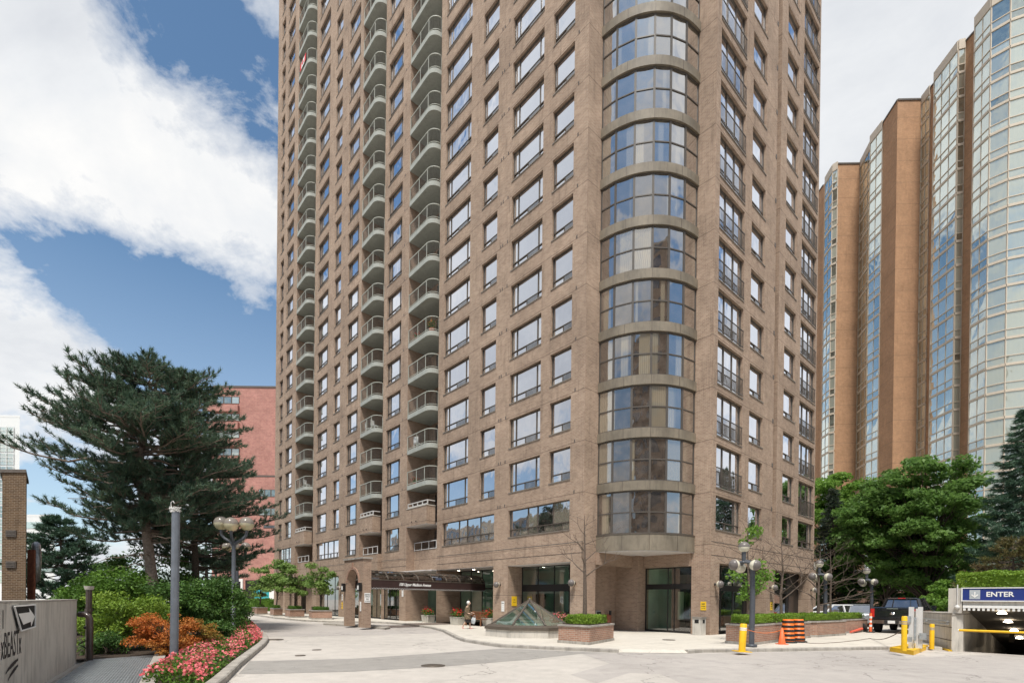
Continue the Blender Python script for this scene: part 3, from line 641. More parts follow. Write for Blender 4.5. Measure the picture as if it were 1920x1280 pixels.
# vents beside the windows (small louvres set in the piers) and thin string courses above the shops
for k in range(2, KN+1):
    for U, vs_ in ((U4, (24.05, 24.25, 23.6)), (U4, (17.95,)), (U3, (35.05,)), (U2, (44.9, 44.7))):
        for v_ in vs_:
            z = head(k)+.07
            for j in range(2): wall.box(U-.012, U+.02, v_-.09, v_-.01, z+.03+j*.1, z+.11+j*.1, 3)
    wall.box(32.42, 32.58, V0-.02, V0+.02, head(k)+.05, head(k)+.3, 3)
for U in (U4, U3, U2, U1):
    a, b = SEC[U]
    for z in (4.33, 4.9): wall.box(U-.008, U+.01, a+.05, b-.02, z, z+.03, 3)
for z in (4.25, 4.95): wall.box(UC+.05, UR-.05, V0-.008, V0+.01, z, z+.03, 3)
# ground floor: piers' returns, recess under the bay
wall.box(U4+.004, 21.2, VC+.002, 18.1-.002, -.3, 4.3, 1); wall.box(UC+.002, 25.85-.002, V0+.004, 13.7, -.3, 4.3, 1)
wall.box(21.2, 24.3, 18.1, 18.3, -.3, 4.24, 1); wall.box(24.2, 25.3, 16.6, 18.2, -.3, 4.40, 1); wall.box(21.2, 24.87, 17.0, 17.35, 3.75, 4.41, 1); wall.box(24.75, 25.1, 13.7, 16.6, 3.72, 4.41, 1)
wall.box(21.2, 25.1, 17.35, 18.1, 3.85, 3.9, 2)
wall.box(UC-.02, 25.2, 13.7, 16.6, 4.0, 4.03, 2)
# entrance recess side pier and ceilings
wall.box(21.6, 22.3, 24.6, 25.6, -.3, 3.95, 0)
for (a, b, c, d, z) in ((U4+.01, 22.4, 24.6, 31.1, 3.95), (U3+.3, 22.4, 31.1, 34.25, 3.93), (U4+.01, 21.4, 18.12, 23.18, 3.9)): wall.box(a, b, c, d, z-.02, z+.04, 2)
# joints across the bay piers
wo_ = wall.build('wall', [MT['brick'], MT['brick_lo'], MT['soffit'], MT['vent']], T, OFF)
# windows: the hundred that show largest are parts, the rest one object
def wkey(w):
    pl, c, a0, a1, z0, z1 = w[:6]; am = (a0+a1)/2
    u, v = (c, am) if pl == 'u' else (am, c); x, y, _ = BW(u, v); dz = (z0+z1)/2-EYE
    dist2 = x*x+y*y+dz*dz; cosn = (u if pl == 'u' else v)/math.sqrt(u*u+v*v)
    up = dz/y
    return -(a1-a0)*(z1-z0)*cosn/(y*y) if up < 1.13 else 0
wins.sort(key=wkey)
rest = MB(); jl = MB()
def put(mb, w):
    pl, c, a0, a1, z0, z1, ups, lows, dk = w
    window(mb, pl, c, a0, a1, z0, z1, ups, lows, darks=dk, fr=.045)
for i, w_ in enumerate(wins):
    if i < 100:
        mb = MB(); put(mb, w_); mb.build('window', WM, T, OFF)
    else: put(rest, w_)
o = rest.build('window', WM, T, OFF); o['kind'] = 'stuff'
# juliet railings of the right face
nj = 0; restj = MB()
for k in range(3, KN+1):
    for (a0, a1) in ((25.35, 28.3), (36.9, 39.8)):
        z0 = head(k)-2.27; mb = MB() if nj < 40 else restj
        for z in (z0+.1, z0+1.0): mb.box(a0+.01, a1-.01, V0-.03, V0+.005, z, z+.045, 0)
        n = 22
        for i in range(n+1):
            x = a0+.03+(a1-a0-.06)*i/n; mb.box(x-.009, x+.009, V0-.022, V0-.004, z0+.14, z0+1.0, 0)
        if mb is not restj: mb.build('railing', MT['rail_d'], T, OFF)
        nj += 1
o = restj.build('railing', MT['rail_d'], T, OFF); o['kind'] = 'stuff'
# rounded glass bay at the corner
RB = 3.64; NA = 6
def bay(a, r, z): return (UC-r*math.cos(a), VC-r*math.sin(a), z)
def arc(mb, r0, r1, z0, z1, mi, n=24, caps=True):
    A = [PI/2*i/n for i in range(n+1)]
    o = [bay(a, r0, 0) for a in A]; q = [bay(a, r1, 0) for a in A]
    for i in range(n):
        (x0, y0, _), (x1, y1, _) = o[i], o[i+1]; (p0, q0, _), (p1, q1, _) = q[i], q[i+1]
        mb.add([(x0, y0, z0), (x0, y0, z1), (x1, y1, z1), (x1, y1, z0)][::-1], [(0, 1, 2, 3)], mi, False)
        if caps:
            mb.add([(x0, y0, z1), (x1, y1, z1), (p1, q1, z1), (p0, q0, z1)][::-1], [(0, 1, 2, 3)], mi)
            mb.add([(x0, y0, z0), (x1, y1, z0), (p1, q1, z0), (p0, q0, z0)], [(0, 1, 2, 3)], mi)
MT['soffit2'] = plain('bay_soffit', (.66, .62, .6), .8, var=.06)
AN = [0, .21, .42, .60, .76, .93, 1.16, PI/2] 
AN = [PI/2*t for t in (0, .155, .33, .50, .655, .82, 1)]
for k in range(2, KN+1):
    zs = 5.27+2.7*(k-2)+.03; zh = zs+2.22
    mb = MB()
    r = RB-.1
    for i in range(6):
        a0, a1 = AN[i]+.008, AN[i+1]-.008
        for (y0, y1) in ((zs+.05, (zs+zh)/2-.02), ((zs+zh)/2+.02, zh-.04)):
            q = [bay(a0, r, y0), bay(a1, r, y0), bay(a1, r, y1), bay(a0, r, y1)]
            mb.add(q, [(0, 1, 2, 3)], 1)
        p, q_ = bay(AN[i], r, 0), bay(AN[i+1], r, 0)
        for z, h in ((zs+.03, .06), ((zs+zh)/2, .045), (zh-.03, .06)): mb.bar((p[0], p[1], z), (q_[0], q_[1], z), .08, h*1.25, 0)
    for a in AN: p = bay(a, r-.02, 0); mb.obox((p[0], p[1], (zs+zh)/2), a, .055, .055, (zh-zs)/2, 0)
    mb.build('bay_window', [MT['frame_bay'], MT['pane_bay']], T, OFF)
    mb = MB(); zb = 4.43 if k == 2 else zs-.48
    arc(mb, RB+.02, RB-.3, zb, zs, 0)
    for a in (.50, .26*PI/2+.0, .77*PI/2): 
        a = {.50: PI/4}.get(a, a); p = bay(a, RB+.022, 0); mb.obox((p[0], p[1], (zb+zs)/2), a, .006, .012, (zs-zb)/2-.002, 2)
    if k == 2:
        pl = [bay(PI/2*i/24, RB-.01, 0)[:2] for i in range(25)]+[(UC, VC)]
        mb.prism(pl, zb-.03, zb-.002, 1)
        arc(mb, RB+.04, RB-.1, zs-.04, zs+.012, 2)
    mb.build('spandrel_band', [MT['spandrel'], MT['soffit2'], MT['frame']], T, OFF)
# balconies
def balcony(vr, vl, ua, ub, zt, slab=True):
    # zt top of slab; from the right wall (vr, plane ub) to the left wall (vl, plane ua): front line flush with ua, rounded right end
    rr = .68; pts = [(ua-.02, vl-.02)]
    for i in range(9):
        t = PI/2*i/8; pts.append((ua-.02+rr*(1-math.cos(t)), vr+rr-rr*math.sin(t)+.02))
    return pts
def rail_pts(pts, step): 
    out = []; acc = 0; last = Vector(pts[0]); out.append(tuple(last))
    for p in pts[1:]:
        p = Vector(p); seg = (p-last).length; d = (p-last).normalized()
        while acc+seg >= step:
            t = step-acc; last = last+d*t; out.append(tuple(last)); seg -= t; acc = 0
        acc += seg; last = p
    return out
BALC = ((31.1, 34.28, U3, U4), (38.3, 41.04, U2, U3), (51.95, 55.15, U1, U2))
flagged = None
for (vr, vl, ua, ub) in BALC:
    pts = balcony(vr, vl, ua, ub, 0)
    s = MB(); s.prism(pts+[(ub+DR, vr+.02), (ub+DR, vl-.02)], -.33, 0, 0)
    z4 = head(4)-2.37
    sl_ = s.build('balcony', MT['slab'], T); base = Vector(OFF)
    sl_.location = (-OFF[0], -OFF[1], z4-OFF[2])
    rl = MB(); ip = [(p[0]+.05, p[1]) for p in pts]; ip[-1] = (ip[-1][0], vr+.06)
    for a, b in zip(ip[:-1], ip[1:]): rl.bar((*a, 1.04), (*b, 1.04), .05, .05); rl.bar((*a, .12), (*b, .12), .03, .03)
    for q in rail_pts(ip, .125): rl.box(q[0]-.006, q[0]+.006, q[1]-.006, q[1]+.006, .0, 1.03, 1)
    for q in (ip[0], (ip[0][0], ip[0][1]-(vl-vr)*.42), ip[1], ip[-1]): rl.box(q[0]-.022, q[0]+.022, q[1]-.022, q[1]+.022, 0, 1.04)
    r_ = rl.build('railing', [MT['rail'], MT['baluster']], sl_)
    for k in range(5, KN):
        c = sl_.copy(); COL.objects.link(c); c.location = (-OFF[0], -OFF[1], head(k)-2.37-OFF[2]); c.parent = T
        d = r_.copy(); COL.objects.link(d); d.parent = c
    # brick fronted balcony on floor 3
    b3 = MB(); zb = 7.30
    b3.box(ua-.03, ua+.22, vr+.25, vl-.02, zb, 8.62, 0); b3.box(ua+.22, ub+.0, vr+.25, vr+.5, zb, 8.62, 0)
    b3.box(ua-.06, ua+.26, vr+.22, vl-.02, 8.62, 8.68, 2); b3.box(ua+.26, ub, vr+.22, vr+.53, 8.62, 8.68, 2)
    b3.box(ua+.22, ub+DR, vr+.5, vl-.02, zb+.02, zb+.2, 1)
    b3.box(ua-.02, ub+.02, vr+.26, vl-.03, zb-.03, zb-.004, 1)
    for dv in (.9, 1.5): b3.box(ua-.12, ua-.03, vl-dv, vl-dv+.05, zb+.28, zb+.33, 3)
    ob = b3.build('balcony', [MT['brick'], MT['soffit'], MT['conc'], MT['black']], T, OFF)
    rl = MB()
    for z in (8.76, 9.02): rl.box(ua+.05, ua+.12, vr+.3, vl-.05, z-.03, z+.03)
    n = 4
    for i in range(n+1): v_ = vr+.33+(vl-vr-.42)*i/n; rl.box(ua+.05, ua+.12, v_-.03, v_+.03, 8.68, 9.0)
    rl.box(ua+.12, ub, vr+.3, vr+.36, 8.99, 9.05); rl.build('railing', MT['rail_w'], ob).parent = ob
    bpy.context.view_layer.update(); r3 = ob.children[0]; r3.location = Vector((-OFF[0], -OFF[1], -OFF[2]))
    # floor-2 opening: rail and glass doors behind
    rl = MB(); uu = ub if ua == U3 else ua+.35
    for z in (5.56, 6.12): rl.box(uu-.03, uu+.04, vr+.02, vl-.02, z-.02, z+.03)
    for i in range(4): v_ = vr+.06+(vl-vr-.12)*i/3; rl.box(uu-.02, uu+.03, v_-.02, v_+.02, 5.5, 6.12)
    rl.build('railing', MT['rail_w'], T, OFF)
    dm = MB()
    for k in range(2, KN+1):
        z0 = head(k)-2.3; dm.box(ub+DR-.05, ub+DR-.003, vr+.4, vl-.9, z0, z0+2.1, 0)
        for q in range(2):
            a = vr+.45+q*(vl-vr-1.35)/2; b = a+(vl-vr-1.45)/2
            dm.add([(ub+DR-.055, a, z0+.06), (ub+DR-.055, b, z0+.06), (ub+DR-.055, b, z0+2.04), (ub+DR-.055, a, z0+2.04)][::-1], [(0, 1, 2, 3)], 1)
    o = dm.build('patio_door', [MT['frame'], MT['pane_dark']], T, OFF); o['kind'] = 'stuff'
# ------------------------------------------------------------------ tower: shop glazing, entrance, notices
def glazing(name, pl, c, a0, a1, z0, z1, muls, tz, mat, frame='dframe', fh=.22, parent=T, dd=0):
    mb = MB(); fr = .05
    def bx(b0, b1, y0, y1): pbox(mb, pl, c, b0, b1, -.03, .03, y0, y1, 0)
    bx(a0, a0+fr, z0, z1); bx(a1-fr, a1, z0, z1); bx(a0+fr, a1-fr, z1-fr, z1); bx(a0+fr, a1-fr, z0, z0+.12)
    if tz: bx(a0+fr, a1-fr, tz, tz+fh)
    for f in muls: bx(a0+(a1-a0)*f-.02, a0+(a1-a0)*f+.02, z0+.12, z1-fr)
    q = [P3(pl, c, a0+fr, 0, z0+.12), P3(pl, c, a1-fr, 0, z0+.12), P3(pl, c, a1-fr, 0, z1-fr), P3(pl, c, a0+fr, 0, z1-fr)]
    mb.add(q[::-1] if pl == 'u' else q, [(0, 1, 2, 3)], 1)
    return mb.build(name, [MT[frame], MT[mat]], parent, OFF)
glazing('shop_window', 'u', U4+1.2, 18.12, 23.18, .12, 3.88, (.22, .45, .72), 2.35, 'glass', fh=.42)
glazing('shop_window', 'u', U3+.3, 35.3, 38.3, .12, 3.84, (.33, .66), 0, 'glass')
glazing('shop_window', 'u', U3+.3, 38.32, 41.0, .12, 3.84, (.5,), 0, 'glass')
glazing('shop_window', 'u', U2+.35, 41.05, 44.1, .12, 3.84, (.5,), 0, 'glass')
glazing('shop_window', 'u', U2+.45, 45.33, 51.0, .12, 3.88, (.33, .66), 2.6, 'glass', fh=.06)
glazing('shop_window', 'u', U1+.55, 55.8, 58.2, .12, 3.88, (.5,), 2.6, 'glass', fh=.06)
glazing('shop_window', 'v', V0+.7, 25.87, 30.3, .12, 3.86, (.35, .68), 2.45, 'glass', fh=.32)
glazing('shop_window', 'v', V0+.7, 33.12, 36.9, .12, 3.86, (.4, .75), 2.45, 'glass', fh=.32)
glazing('glass_door', 'u', UC+.12, 13.72, 16.58, .12, 3.7, (.36, .5), 2.5, 'glass_door', fh=.3)
glazing('revolving_door', 'u', U4+2.1, 25.7, 31.0, .12, 3.93, (.25, .5, .75), 2.55, 'glass_door', fh=.12)
mb = MB()
for (a0, a1) in ((30.32, 31.88), (36.92, 39.08)):
    mb = MB(); pbox(mb, 'v', V0+.66, a0, a1, 0, .05, .12, 3.86, 0); a = a0+.3
    pbox(mb, 'v', V0+.66, a, a+.9, -.03, 0, .14, 2.3, 1); mb.build('service_door', [MT['dframe'], MT['brownpipe']], T, OFF)
# lobby behind the glass: floor, walls, stair, lit downlights
mb = MB()
mb.box(U4+1.3, 24.1, 18.4, 24.5, .1, .13, 1); mb.box(24.1, 24.3, 18.3, 45, .1, 4.0, 0); mb.box(U3+.5, 24.1, 31.2, 45, .1, .13, 1)
mb.box(U4+2.3, 24.1, 24.5, 31.2, .1, .13, 1); mb.box(U1+.7, 24.1, 45, 61, .1, .13, 1); mb.box(23, 23.2, 45, 61, .1, 4.0, 0)
mb.box(U2+.5, 24.1, 31.2, 61, 3.86, 3.93, 2); mb.box(U4+1.3, 24.1, 18.4, 24.5, 3.86, 3.93, 2); mb.box(U4+2.2, 24.1, 24.5, 31.2, 3.90, 3.95, 2)
mb.box(25.3, 39.9, V0+4, V0+4.1, .1, 3.95, 0); mb.box(25.3, 39.9, V0+.75, V0+4, .1, .13, 1); mb.box(25.3, 39.9, V0+.75, V0+4, 3.86, 3.92, 2)
mb.box(27.9, 28.0, V0+.75, V0+4, .1, 3.9, 3); mb.box(26.2, 27.2, V0+2.4, V0+2.6, .8, 2.4, 4); mb.box(34.1, 35.5, V0+2.9, V0+3, 1.0, 2.5, 4)
mb.box(UC+.2, 29, 13.7, 16.6, 3.85, 3.9, 2); mb.box(28, 28.1, 13.7, 16.6, .1, 3.9, 0); mb.box(26.5, 26.9, 14.9, 15.2, .1, 3.7, 3); mb.box(UC+.2, 28, 13.7, 16.6, .1, .13, 1)
mb.box(21.6, 22.4, 20.2, 21.8, .12, 1.15, 4); mb.box(22, 22.2, 21.9, 22.9, .12, 2.2, 3)
for i in range(5): mb.box(U2+1.2+i*.3, U2+1.5+i*.3, 45.6, 47.4, .12, .4+i*.28, 4)
for (x, y, z) in ((21.3, 37, 1.0), (21.2, 39.5, .9), (20.6, 42.5, 1.1)): mb.box(x, x+.7, y, y+1.1, .13, z*.5, 3); mb.box(x+.55, x+.7, y, y+1.1, .13, z, 3)
mb.build('lobby', [MT['room'], MT['roomfloor'], MT['soffit'], MT['dframe'], MT['tan_block']], T, OFF)
def ceil_light(u, v, z, r=.07):
    mb = MB(); mb.lathe([(.001, 0), (r, 0), (r, .03)], 12, 0, (u, v, z)); return mb
for (u, v, z) in ((U3+.9, 36, 3.85), (U3+.9, 37.8, 3.85), (U3+.9, 39.6, 3.85), (U4+1.2, 28.2, 3.9), (U4+1.2, 30, 3.9), (26, 14.4, 3.84), (26, 15.9, 3.84), (U2+.9, 47, 3.85), (U4+1.9, 19.6, 3.85), (U4+1.9, 22, 3.85), (25.6, 14.6, 3.84), (25.6, 15.7, 3.84), (27, V0+1.6, 3.84), (29.3, V0+1.6, 3.84), (35, V0+1.6, 3.84)):
    ceil_light(u, v, z).build('downlight', MT['lampglow'], T, OFF)
# wall globe lamps (bronze outer half, cream inner half)
def globe_lamp(pl, c, a, z, label):
    t = thing('wall_lamp', label, 'wall lamp', BW(*(P3(pl, c, a, 0, z)[:2]), z), YAW, 'globe wall lamps on the tower piers')
    ax = Matrix.Rotation(-PI/2, 3, 'Y') if pl == 'u' else Matrix.Rotation(PI/2, 3, 'X')
    mb = MB(); mb.lathe([(.001, .0), (.07, 0), (.07, .04), (.035, .06), (.035, .16)], 12, 0, (0, 0, 0), True, ax); mb.build('bracket', MT['dframe'], t)
    n = ax@Vector((0, 0, 1)); c0 = n*.28
    mb = MB(); mb.ball(c0, .19, 18, 0, 0, PI/2, 1, ax); mb.build('globe', MT['globewhite'], t)
    mb = MB(); mb.ball(c0, .196, 18, 0, PI/2, PI, 1, ax); mb.build('shade', MT['globecap'], t)
zl = lambda x, y, U: onl(x, y, U)
globe_lamp('u', U4, 17.75, 2.75, 'bronze and cream globe wall lamp on the brick pier left of the rounded glass bay')
globe_lamp('u', U4, 23.9, 2.75, 'bronze and cream globe wall lamp on the pier between the entrance and the shop window')
globe_lamp('u', U2, 44.7, 2.75, 'globe wall lamp on the pier behind the brick arch')
globe_lamp('v', V0, 25.35, 2.75, 'globe wall lamp on the pier just right of the rounded glass bay')
globe_lamp('v', V0, 32.4, 2.75, 'globe wall lamp on the middle pier of the right face, behind the bare tree')
globe_lamp('v', V0, 39.5, 2.75, 'globe wall lamp on the last pier at the right end of the tower')
# notices
def notice(pl, c, a, z, w_, h, mat, label, lines=(), cat='sign', name='notice', ink='ink', grp=None):
    mb = MB(); pbox(mb, pl, c, a-w_/2, a+w_/2, -.025, -.004, z-h/2, z+h/2)
    u, v, _ = P3(pl, c, a, 0, 0); o = mb.build(name, MT[mat], None, (u, v, z-h/2)); o.location = BW(u, v, z-h/2); o.rotation_euler = (0, 0, YAW); tag(o, label, cat, grp)
    rot = (PI/2, 0, -PI/2) if pl == 'u' else (PI/2, 0, 0)
    for i, (tx, sz, zz_) in enumerate(lines):
        t = text_mesh(tx, sz, 'lettering', MT[ink], o, bold=.002*sz/.1)
        p = P3(pl, 0, 0, -.027, 0); t.location = (p[0], p[1], h/2+zz_); t.rotation_euler = rot
    return o
notice('u', UC, 13.0, 1.62, .30, .45, 'yellow_sign', 'yellow notice on the dark side of the brick pier beside the glass doors', [('NO', .12, .1), ('PARKING', .055, -.02), ('ANY TIME', .045, -.12)], grp=None)
notice('v', V0, 31.95+.7, 1.62, .3, .5, 'yellow_sign', 'yellow notice on the middle pier of the right face', [('NO', .12, .1), ('PARKING', .055, -.02), ('ANY TIME', .045, -.12)])
notice('u', U4, 23.6, 1.42, .26, .62, 'white', 'narrow white notice on the pier between the entrance and the shop window', [('RULES', .07, .2), ('- - - -', .06, .08), ('- - -', .06, -.04), ('- - - -', .06, -.16)])
notice('u', U4+1.4, 25.1, 1.55, .42, .8, 'conc', 'tall pale brass tenants notice on the recessed brick pier by the entrance', [('NOTICE', .08, .25), ('- - - - -', .06, .1), ('- - - -', .06, -.05), ('- - - - -', .06, -.2)])
notice('u', U3, 34.75, 2.3, .24, .62, 'white', 'white and red notice high on the pier right of the tall lobby window', [('P', .14, .16), ('- - -', .06, -.05)])
notice('u', U2, 44.45, 1.9, .2, .55, 'white', 'white narrow notice above the yellow one on the pier behind the arch', [('NO', .08, .1), ('STOP', .06, -.05)])
notice('u', U2, 44.46, 1.15, .2, .6, 'yellow_sign', 'yellow narrow notice under the white one on the pier behind the arch', [('NO', .08, .1), ('PARK', .06, -.05)])
# yellow notices inside the shop opening
mbv = None
def notice_v(u0, v, z, w_, h, label):
    mb = MB(); mb.box(u0-w_/2, u0+w_/2, v-.03, v-.006, z-h/2, z+h/2); o = mb.build('notice', MT['yellow_sign'], None, (u0, v, z-h/2)); o.location = BW(u0, v, z-h/2); o.rotation_euler = (0, 0, YAW); tag(o, label, 'sign')
    t = text_mesh('NO', .1, 'lettering', MT['ink'], o); t.location = (0, -.031, h/2+.08); t.rotation_euler = (PI/2, 0, 0)
    t = text_mesh('SMOKING', .05, 'lettering', MT['ink'], o); t.location = (0, -.031, h/2-.06); t.rotation_euler = (PI/2, 0, 0)
notice_v(U4+.55, 23.2, 1.75, .42, .6, 'yellow notice on the brick side of the shop opening behind the glass skylight')
# ------------------------------------------------------------------ buildings around
def block(name, label, cat, pts, z1, mat, capmat=None, z0=-.5):
    t = thing(name, label, cat, (pts[0][0], pts[0][1], 0)); b = (pts[0][0], pts[0][1], 0)
    mb = MB(); mb.prism([(p[0], p[1]) for p in pts], z0, z1, 0); mb.build('wall', MT[mat], t, b)
    if capmat:
        cx_ = sum(p[0] for p in pts)/len(pts); cy_ = sum(p[1] for p in pts)/len(pts)
        mb = MB(); mb.prism([(cx_+(p[0]-cx_)*1.004, cy_+(p[1]-cy_)*1.004) for p in pts], z1+.002, z1+.6, 0); mb.build('roof', MT[capmat], t, b)
    return t, b
SEG = [((47.5, 83.5), (47.2, 77.7), 'b'), ((46.9, 76.7), (46.6, 74.5), 'w'), ((46.6, 74.5), (47.0, 73.95), 'w1'), ((47.0, 73.9), (50.2, 73.8), 'b'), ((50.2, 73.75), (49.3, 70.1), 'w'),
       ((48.9, 69.9), (48.9, 67.6), 'w'), ((48.9, 67.55), (48.5, 64.5), 'b'), ((48.5, 64.5), (51.5, 64.4), 'b'), ((51.5, 64.35), (51.4, 62.95), 'w2'), ((51.4, 62.9), (51.4, 62.2), 'b'),
       ((50.7, 61.5), (50.5, 58.0), 'w'), ((50.5, 58.0), (51.1, 57.8), 'w1'), ((51.1, 57.75), (51.2, 56.5), 'b'), ((50.3, 55.7), (50.3, 53.8), 'w2'), ((50.3, 53.8), (51.3, 52.75), 'w1'), ((51.3, 52.75), (53.2, 51.9), 'w1'), ((53.2, 51.9), (56.0, 51.6), 'w'), ((56.0, 51.6), (58.0, 52.4), 'w1')]
HR = 66.0; FP = 2.75
t = thing('curved_apartment_block', 'tall orange brick apartment block with saw-tooth bays of pale framed windows at the right', 'apartment block', (50, 66, 0))
B0 = (50, 66, 0)
mb = MB(); plan = []
for a, b, k in SEG:
    plan += [a, b]
mb.prism(plan+[(58.0, 90), (47.5, 90)], -.5, HR, 0); mb.build('wall', MT['brick_orange'], t, B0)
for a, b, k in SEG:
    mb = MB()
    if k != 'b': mb.bar((a[0], a[1], HR-.1), (b[0], b[1], HR-.1), .26, 1.1, 0)
    else: mb.bar((a[0], a[1], HR+.1), (b[0], b[1], HR+.1), .2, .2, 1)
    mb.build('roof_edge', [MT['cream'], MT['vent']], t, B0)
units = []
for a, b, k in SEG:
    if k == 'b': continue
    for fl in range(0, 23): units.append((a, b, k, HR-.65-FP*(fl+1)))
units.sort(key=lambda q: ((q[0][1]+q[1][1])/2)+.2*abs(q[3]-20))
def unitwin(mb, a, b, k, z):
    A = Vector((a[0], a[1], 0)); Bv = Vector((b[0], b[1], 0)); d = (Bv-A); ln = d.length; d.normalize(); n = Vector((d.y, -d.x, 0))
    # outward = towards the camera side (negative x / negative y)
    if n.x > 0 and abs(n.x) > abs(n.y) or (abs(n.y) >= abs(n.x) and n.y > 0): n = -n
    nm = {'w': max(2, round(ln/1.15)), 'w1': 1, 'w2': 2}[k]
    def W(s, o, zz): p = A+d*s+n*o; return (p.x, p.y, zz)
    mb.bar(W(0, .02, z+.12), W(ln, .02, z+.12), .2, .26, 0)
    mb.bar(W(0, .03, z+1.02), W(ln, .03, z+1.02), .14, .09, 0)
    for i in range(nm+1):
        s = ln*i/nm; mb.bar(W(s, .03, z+.25), W(s, .03, z+FP), .1 if i in (0, nm) else .05, .1, 0)
    for i in range(nm):
        s0, s1 = ln*i/nm+.04, ln*(i+1)/nm-.04
        for y0, y1 in ((z+.27, z+.97), (z+1.08, z+FP-.02)):
            e = R.uniform(-.012, .012)
            q = [W(s0, .035+e, y0), W(s1, .035-e, y0), W(s1, .035, y1), W(s0, .035+e*.4, y1)]
            v1 = Vector(q[1])-Vector(q[0]); v2 = Vector(q[3])-Vector(q[0])
            if v1.cross(v2).dot(n) < 0: q = q[::-1]
            mb.add(q, [(0, 1, 2, 3)], 1)
rest = MB()
for i, (a, b, k, z) in enumerate(units):
    m_ = MB() if i < 100 else rest
    unitwin(m_, a, b, k, z)
    if i < 100: m_.build('window', [MT['cream'], MT['pane_far']], t, B0)
o = rest.build('window', [MT['cream'], MT['pane_far']], t, B0); o['kind'] = 'stuff'
# red brick building seen between the pine and the tower
YR = 98.0
def onY(x, y, Y=YR): p = D(x, y, Y); return p[0], p[2]
xl, zt = onY(400, 726); xr = -34.0; xl0 = onY(389, 740)[0]
t = thing('red_brick_building', 'red brick building with short window strips behind the pine tree', 'building', (xl, YR, 0)); b = (xl, YR, 0)
mb = MB(); mb.box(xl, xr+12, YR, YR+20, -1, zt, 0); mb.box(xl, xr+12, YR-.1, YR+.02, zt, zt+.35, 1)
mb.box(xl-.02, onY(516, 900)[0], YR-.06, YR-.003, *sorted((onY(450, 893)[1], onY(450, 890)[1])), 1)
mb.build('wall', [MT['brick_red'], MT['vent']], t, b)
def strip(x0, x1, y0, y1, n, dark=False):
    a, z1 = onY(x0, y0); c, z0 = onY(x1, y1); mb = MB()
    mb.box(a, c, YR-.05, YR-.004, z0, z1, 0)
    for i in range(n):
        s0 = a+(c-a)*i/n+.12; s1 = a+(c-a)*(i+1)/n-.12
        mb.add([(s0, YR-.06, z0+.1), (s1, YR-.06, z0+.1), (s1, YR-.06, z1-.1), (s0, YR-.06, z1-.1)], [(0, 1, 2, 3)], 1)
    mb.build('window', [MT['frame'], MT['pane_far'] if not dark else MT['pane_dark']], t, b)
for y in (743, 775, 807, 840, 872): strip(391, 449, y, y+14, 4)
for y in (917, 952): strip(485, 520, y, y+14, 3)
strip(494, 520, 984, 990, 1, True)
for y in (760, 792, 824, 856):
    a, z1 = onY(386, y); c, z0 = onY(449, y+13); mb = MB(); mb.box(a, c, YR-.7, YR-.005, z0, z1); mb.build('parapet', MT['brick_red'], t, b)
a, z1 = onY(407, 1089); c, z0 = onY(452, 1150); mb = MB(); mb.box(a-.4, c+.4, YR-.3, YR-.003, -1, z1+.5, 1); mb.box(a, c, YR-.36, YR-.301, -1, z1, 0); mb.build('garage_door', [MT['black'], MT['white']], t, b)
a, z1 = onY(461, 1090); c, z0 = onY(520, 1150); mb = MB(); mb.box(a, c, YR-.2, YR-.003, 0, z1+.3, 0); mb.build('shopfront', MT['black'], t, b)
a, z1 = onY(478, 1105); c, z0 = onY(506, 1122); mb = MB(); mb.box(a, c, YR-.3, YR-.21, z0, z1, 0); mb.box(c, c+2.5, YR-.3, YR-.21, z0-1, z1+.4, 1); mb.build('poster', [MT['teal'], MT['white']], t, b)
# far left: glass tower, white office, dark brick service block
p = D(37, 790, 150); zt = D(20, 782, 150)[2]
t, b = block('glass_office_tower', 'blue glass office tower with a white frame at the far left edge', 'office tower', [(-185, 150), (p[0], 150), (p[0]*1.15, 172), (-205, 172)], zt, 'pale_block', 'pale_block')
mb = MB(); mg = MB()
for i in range(15):
    z = zt-3-i*3.9
    if z < 8: break
    mg.add([(-184, 149.9, z-3.4), (p[0]-1.6, 149.9, z-3.4), (p[0]-1.6, 149.9, z), (-184, 149.9, z)], [(0, 1, 2, 3)])
    for j in range(16): x = p[0]-1.6-j*2.1; mb.box(x-.08, x+.08, 149.7, 149.88, z-3.4, z)
    for e in (1.1, 2.2): mb.box(-184, p[0]-1.6, 149.75, 149.88, z-e-.06, z-e+.06)
mb.build('mullion', MT['pale_block'], t, b); mg.build('glazing', MT['pane_far'], t, b)
pl_, pr_ = D(46, 965, 140), D(103, 975, 140)
t, b = block('white_office_building', 'low white office building far behind the garden conifers', 'office building', [(pl_[0]-6, 140), (pr_[0], 140), (pr_[0]*1.1, 154), (pl_[0]-20, 154)], D(60, 968, 140)[2], 'pale_block', 'pale_block')
mb = MB()
for i in range(5):
    z = D(60, 968, 140)[2]-1.5-i*4
    mb.box(pl_[0]-6, pr_[0], 139.9, 139.99, z-1.8, z)
mb.build('window', MT['pane_far'], t, b)
YB = 22.0
l0, r0 = D(4, 950, YB)[0], D(49, 950, YB)[0]; zt = D(25, 886, YB)[2]
t = thing('brick_service_block', 'dark brown brick service tower with two rusting vents behind the concrete wall', 'building', (r0, YB, 0)); b = (r0, YB, 0)
mb = MB(); mb.prism([(l0, YB), (r0, YB), (r0-2.1, YB+2.2), (l0-2.2, YB+2.2)], 0, zt, 0); mb.prism([(l0-.06, YB-.06), (r0+.05, YB-.06), (r0-2.0, YB+2.2), (l0-2.2, YB+2.2)], zt+.002, zt+.14, 1); mb.build('wall', [MT['brick_dark'], MT['vent']], t, b)
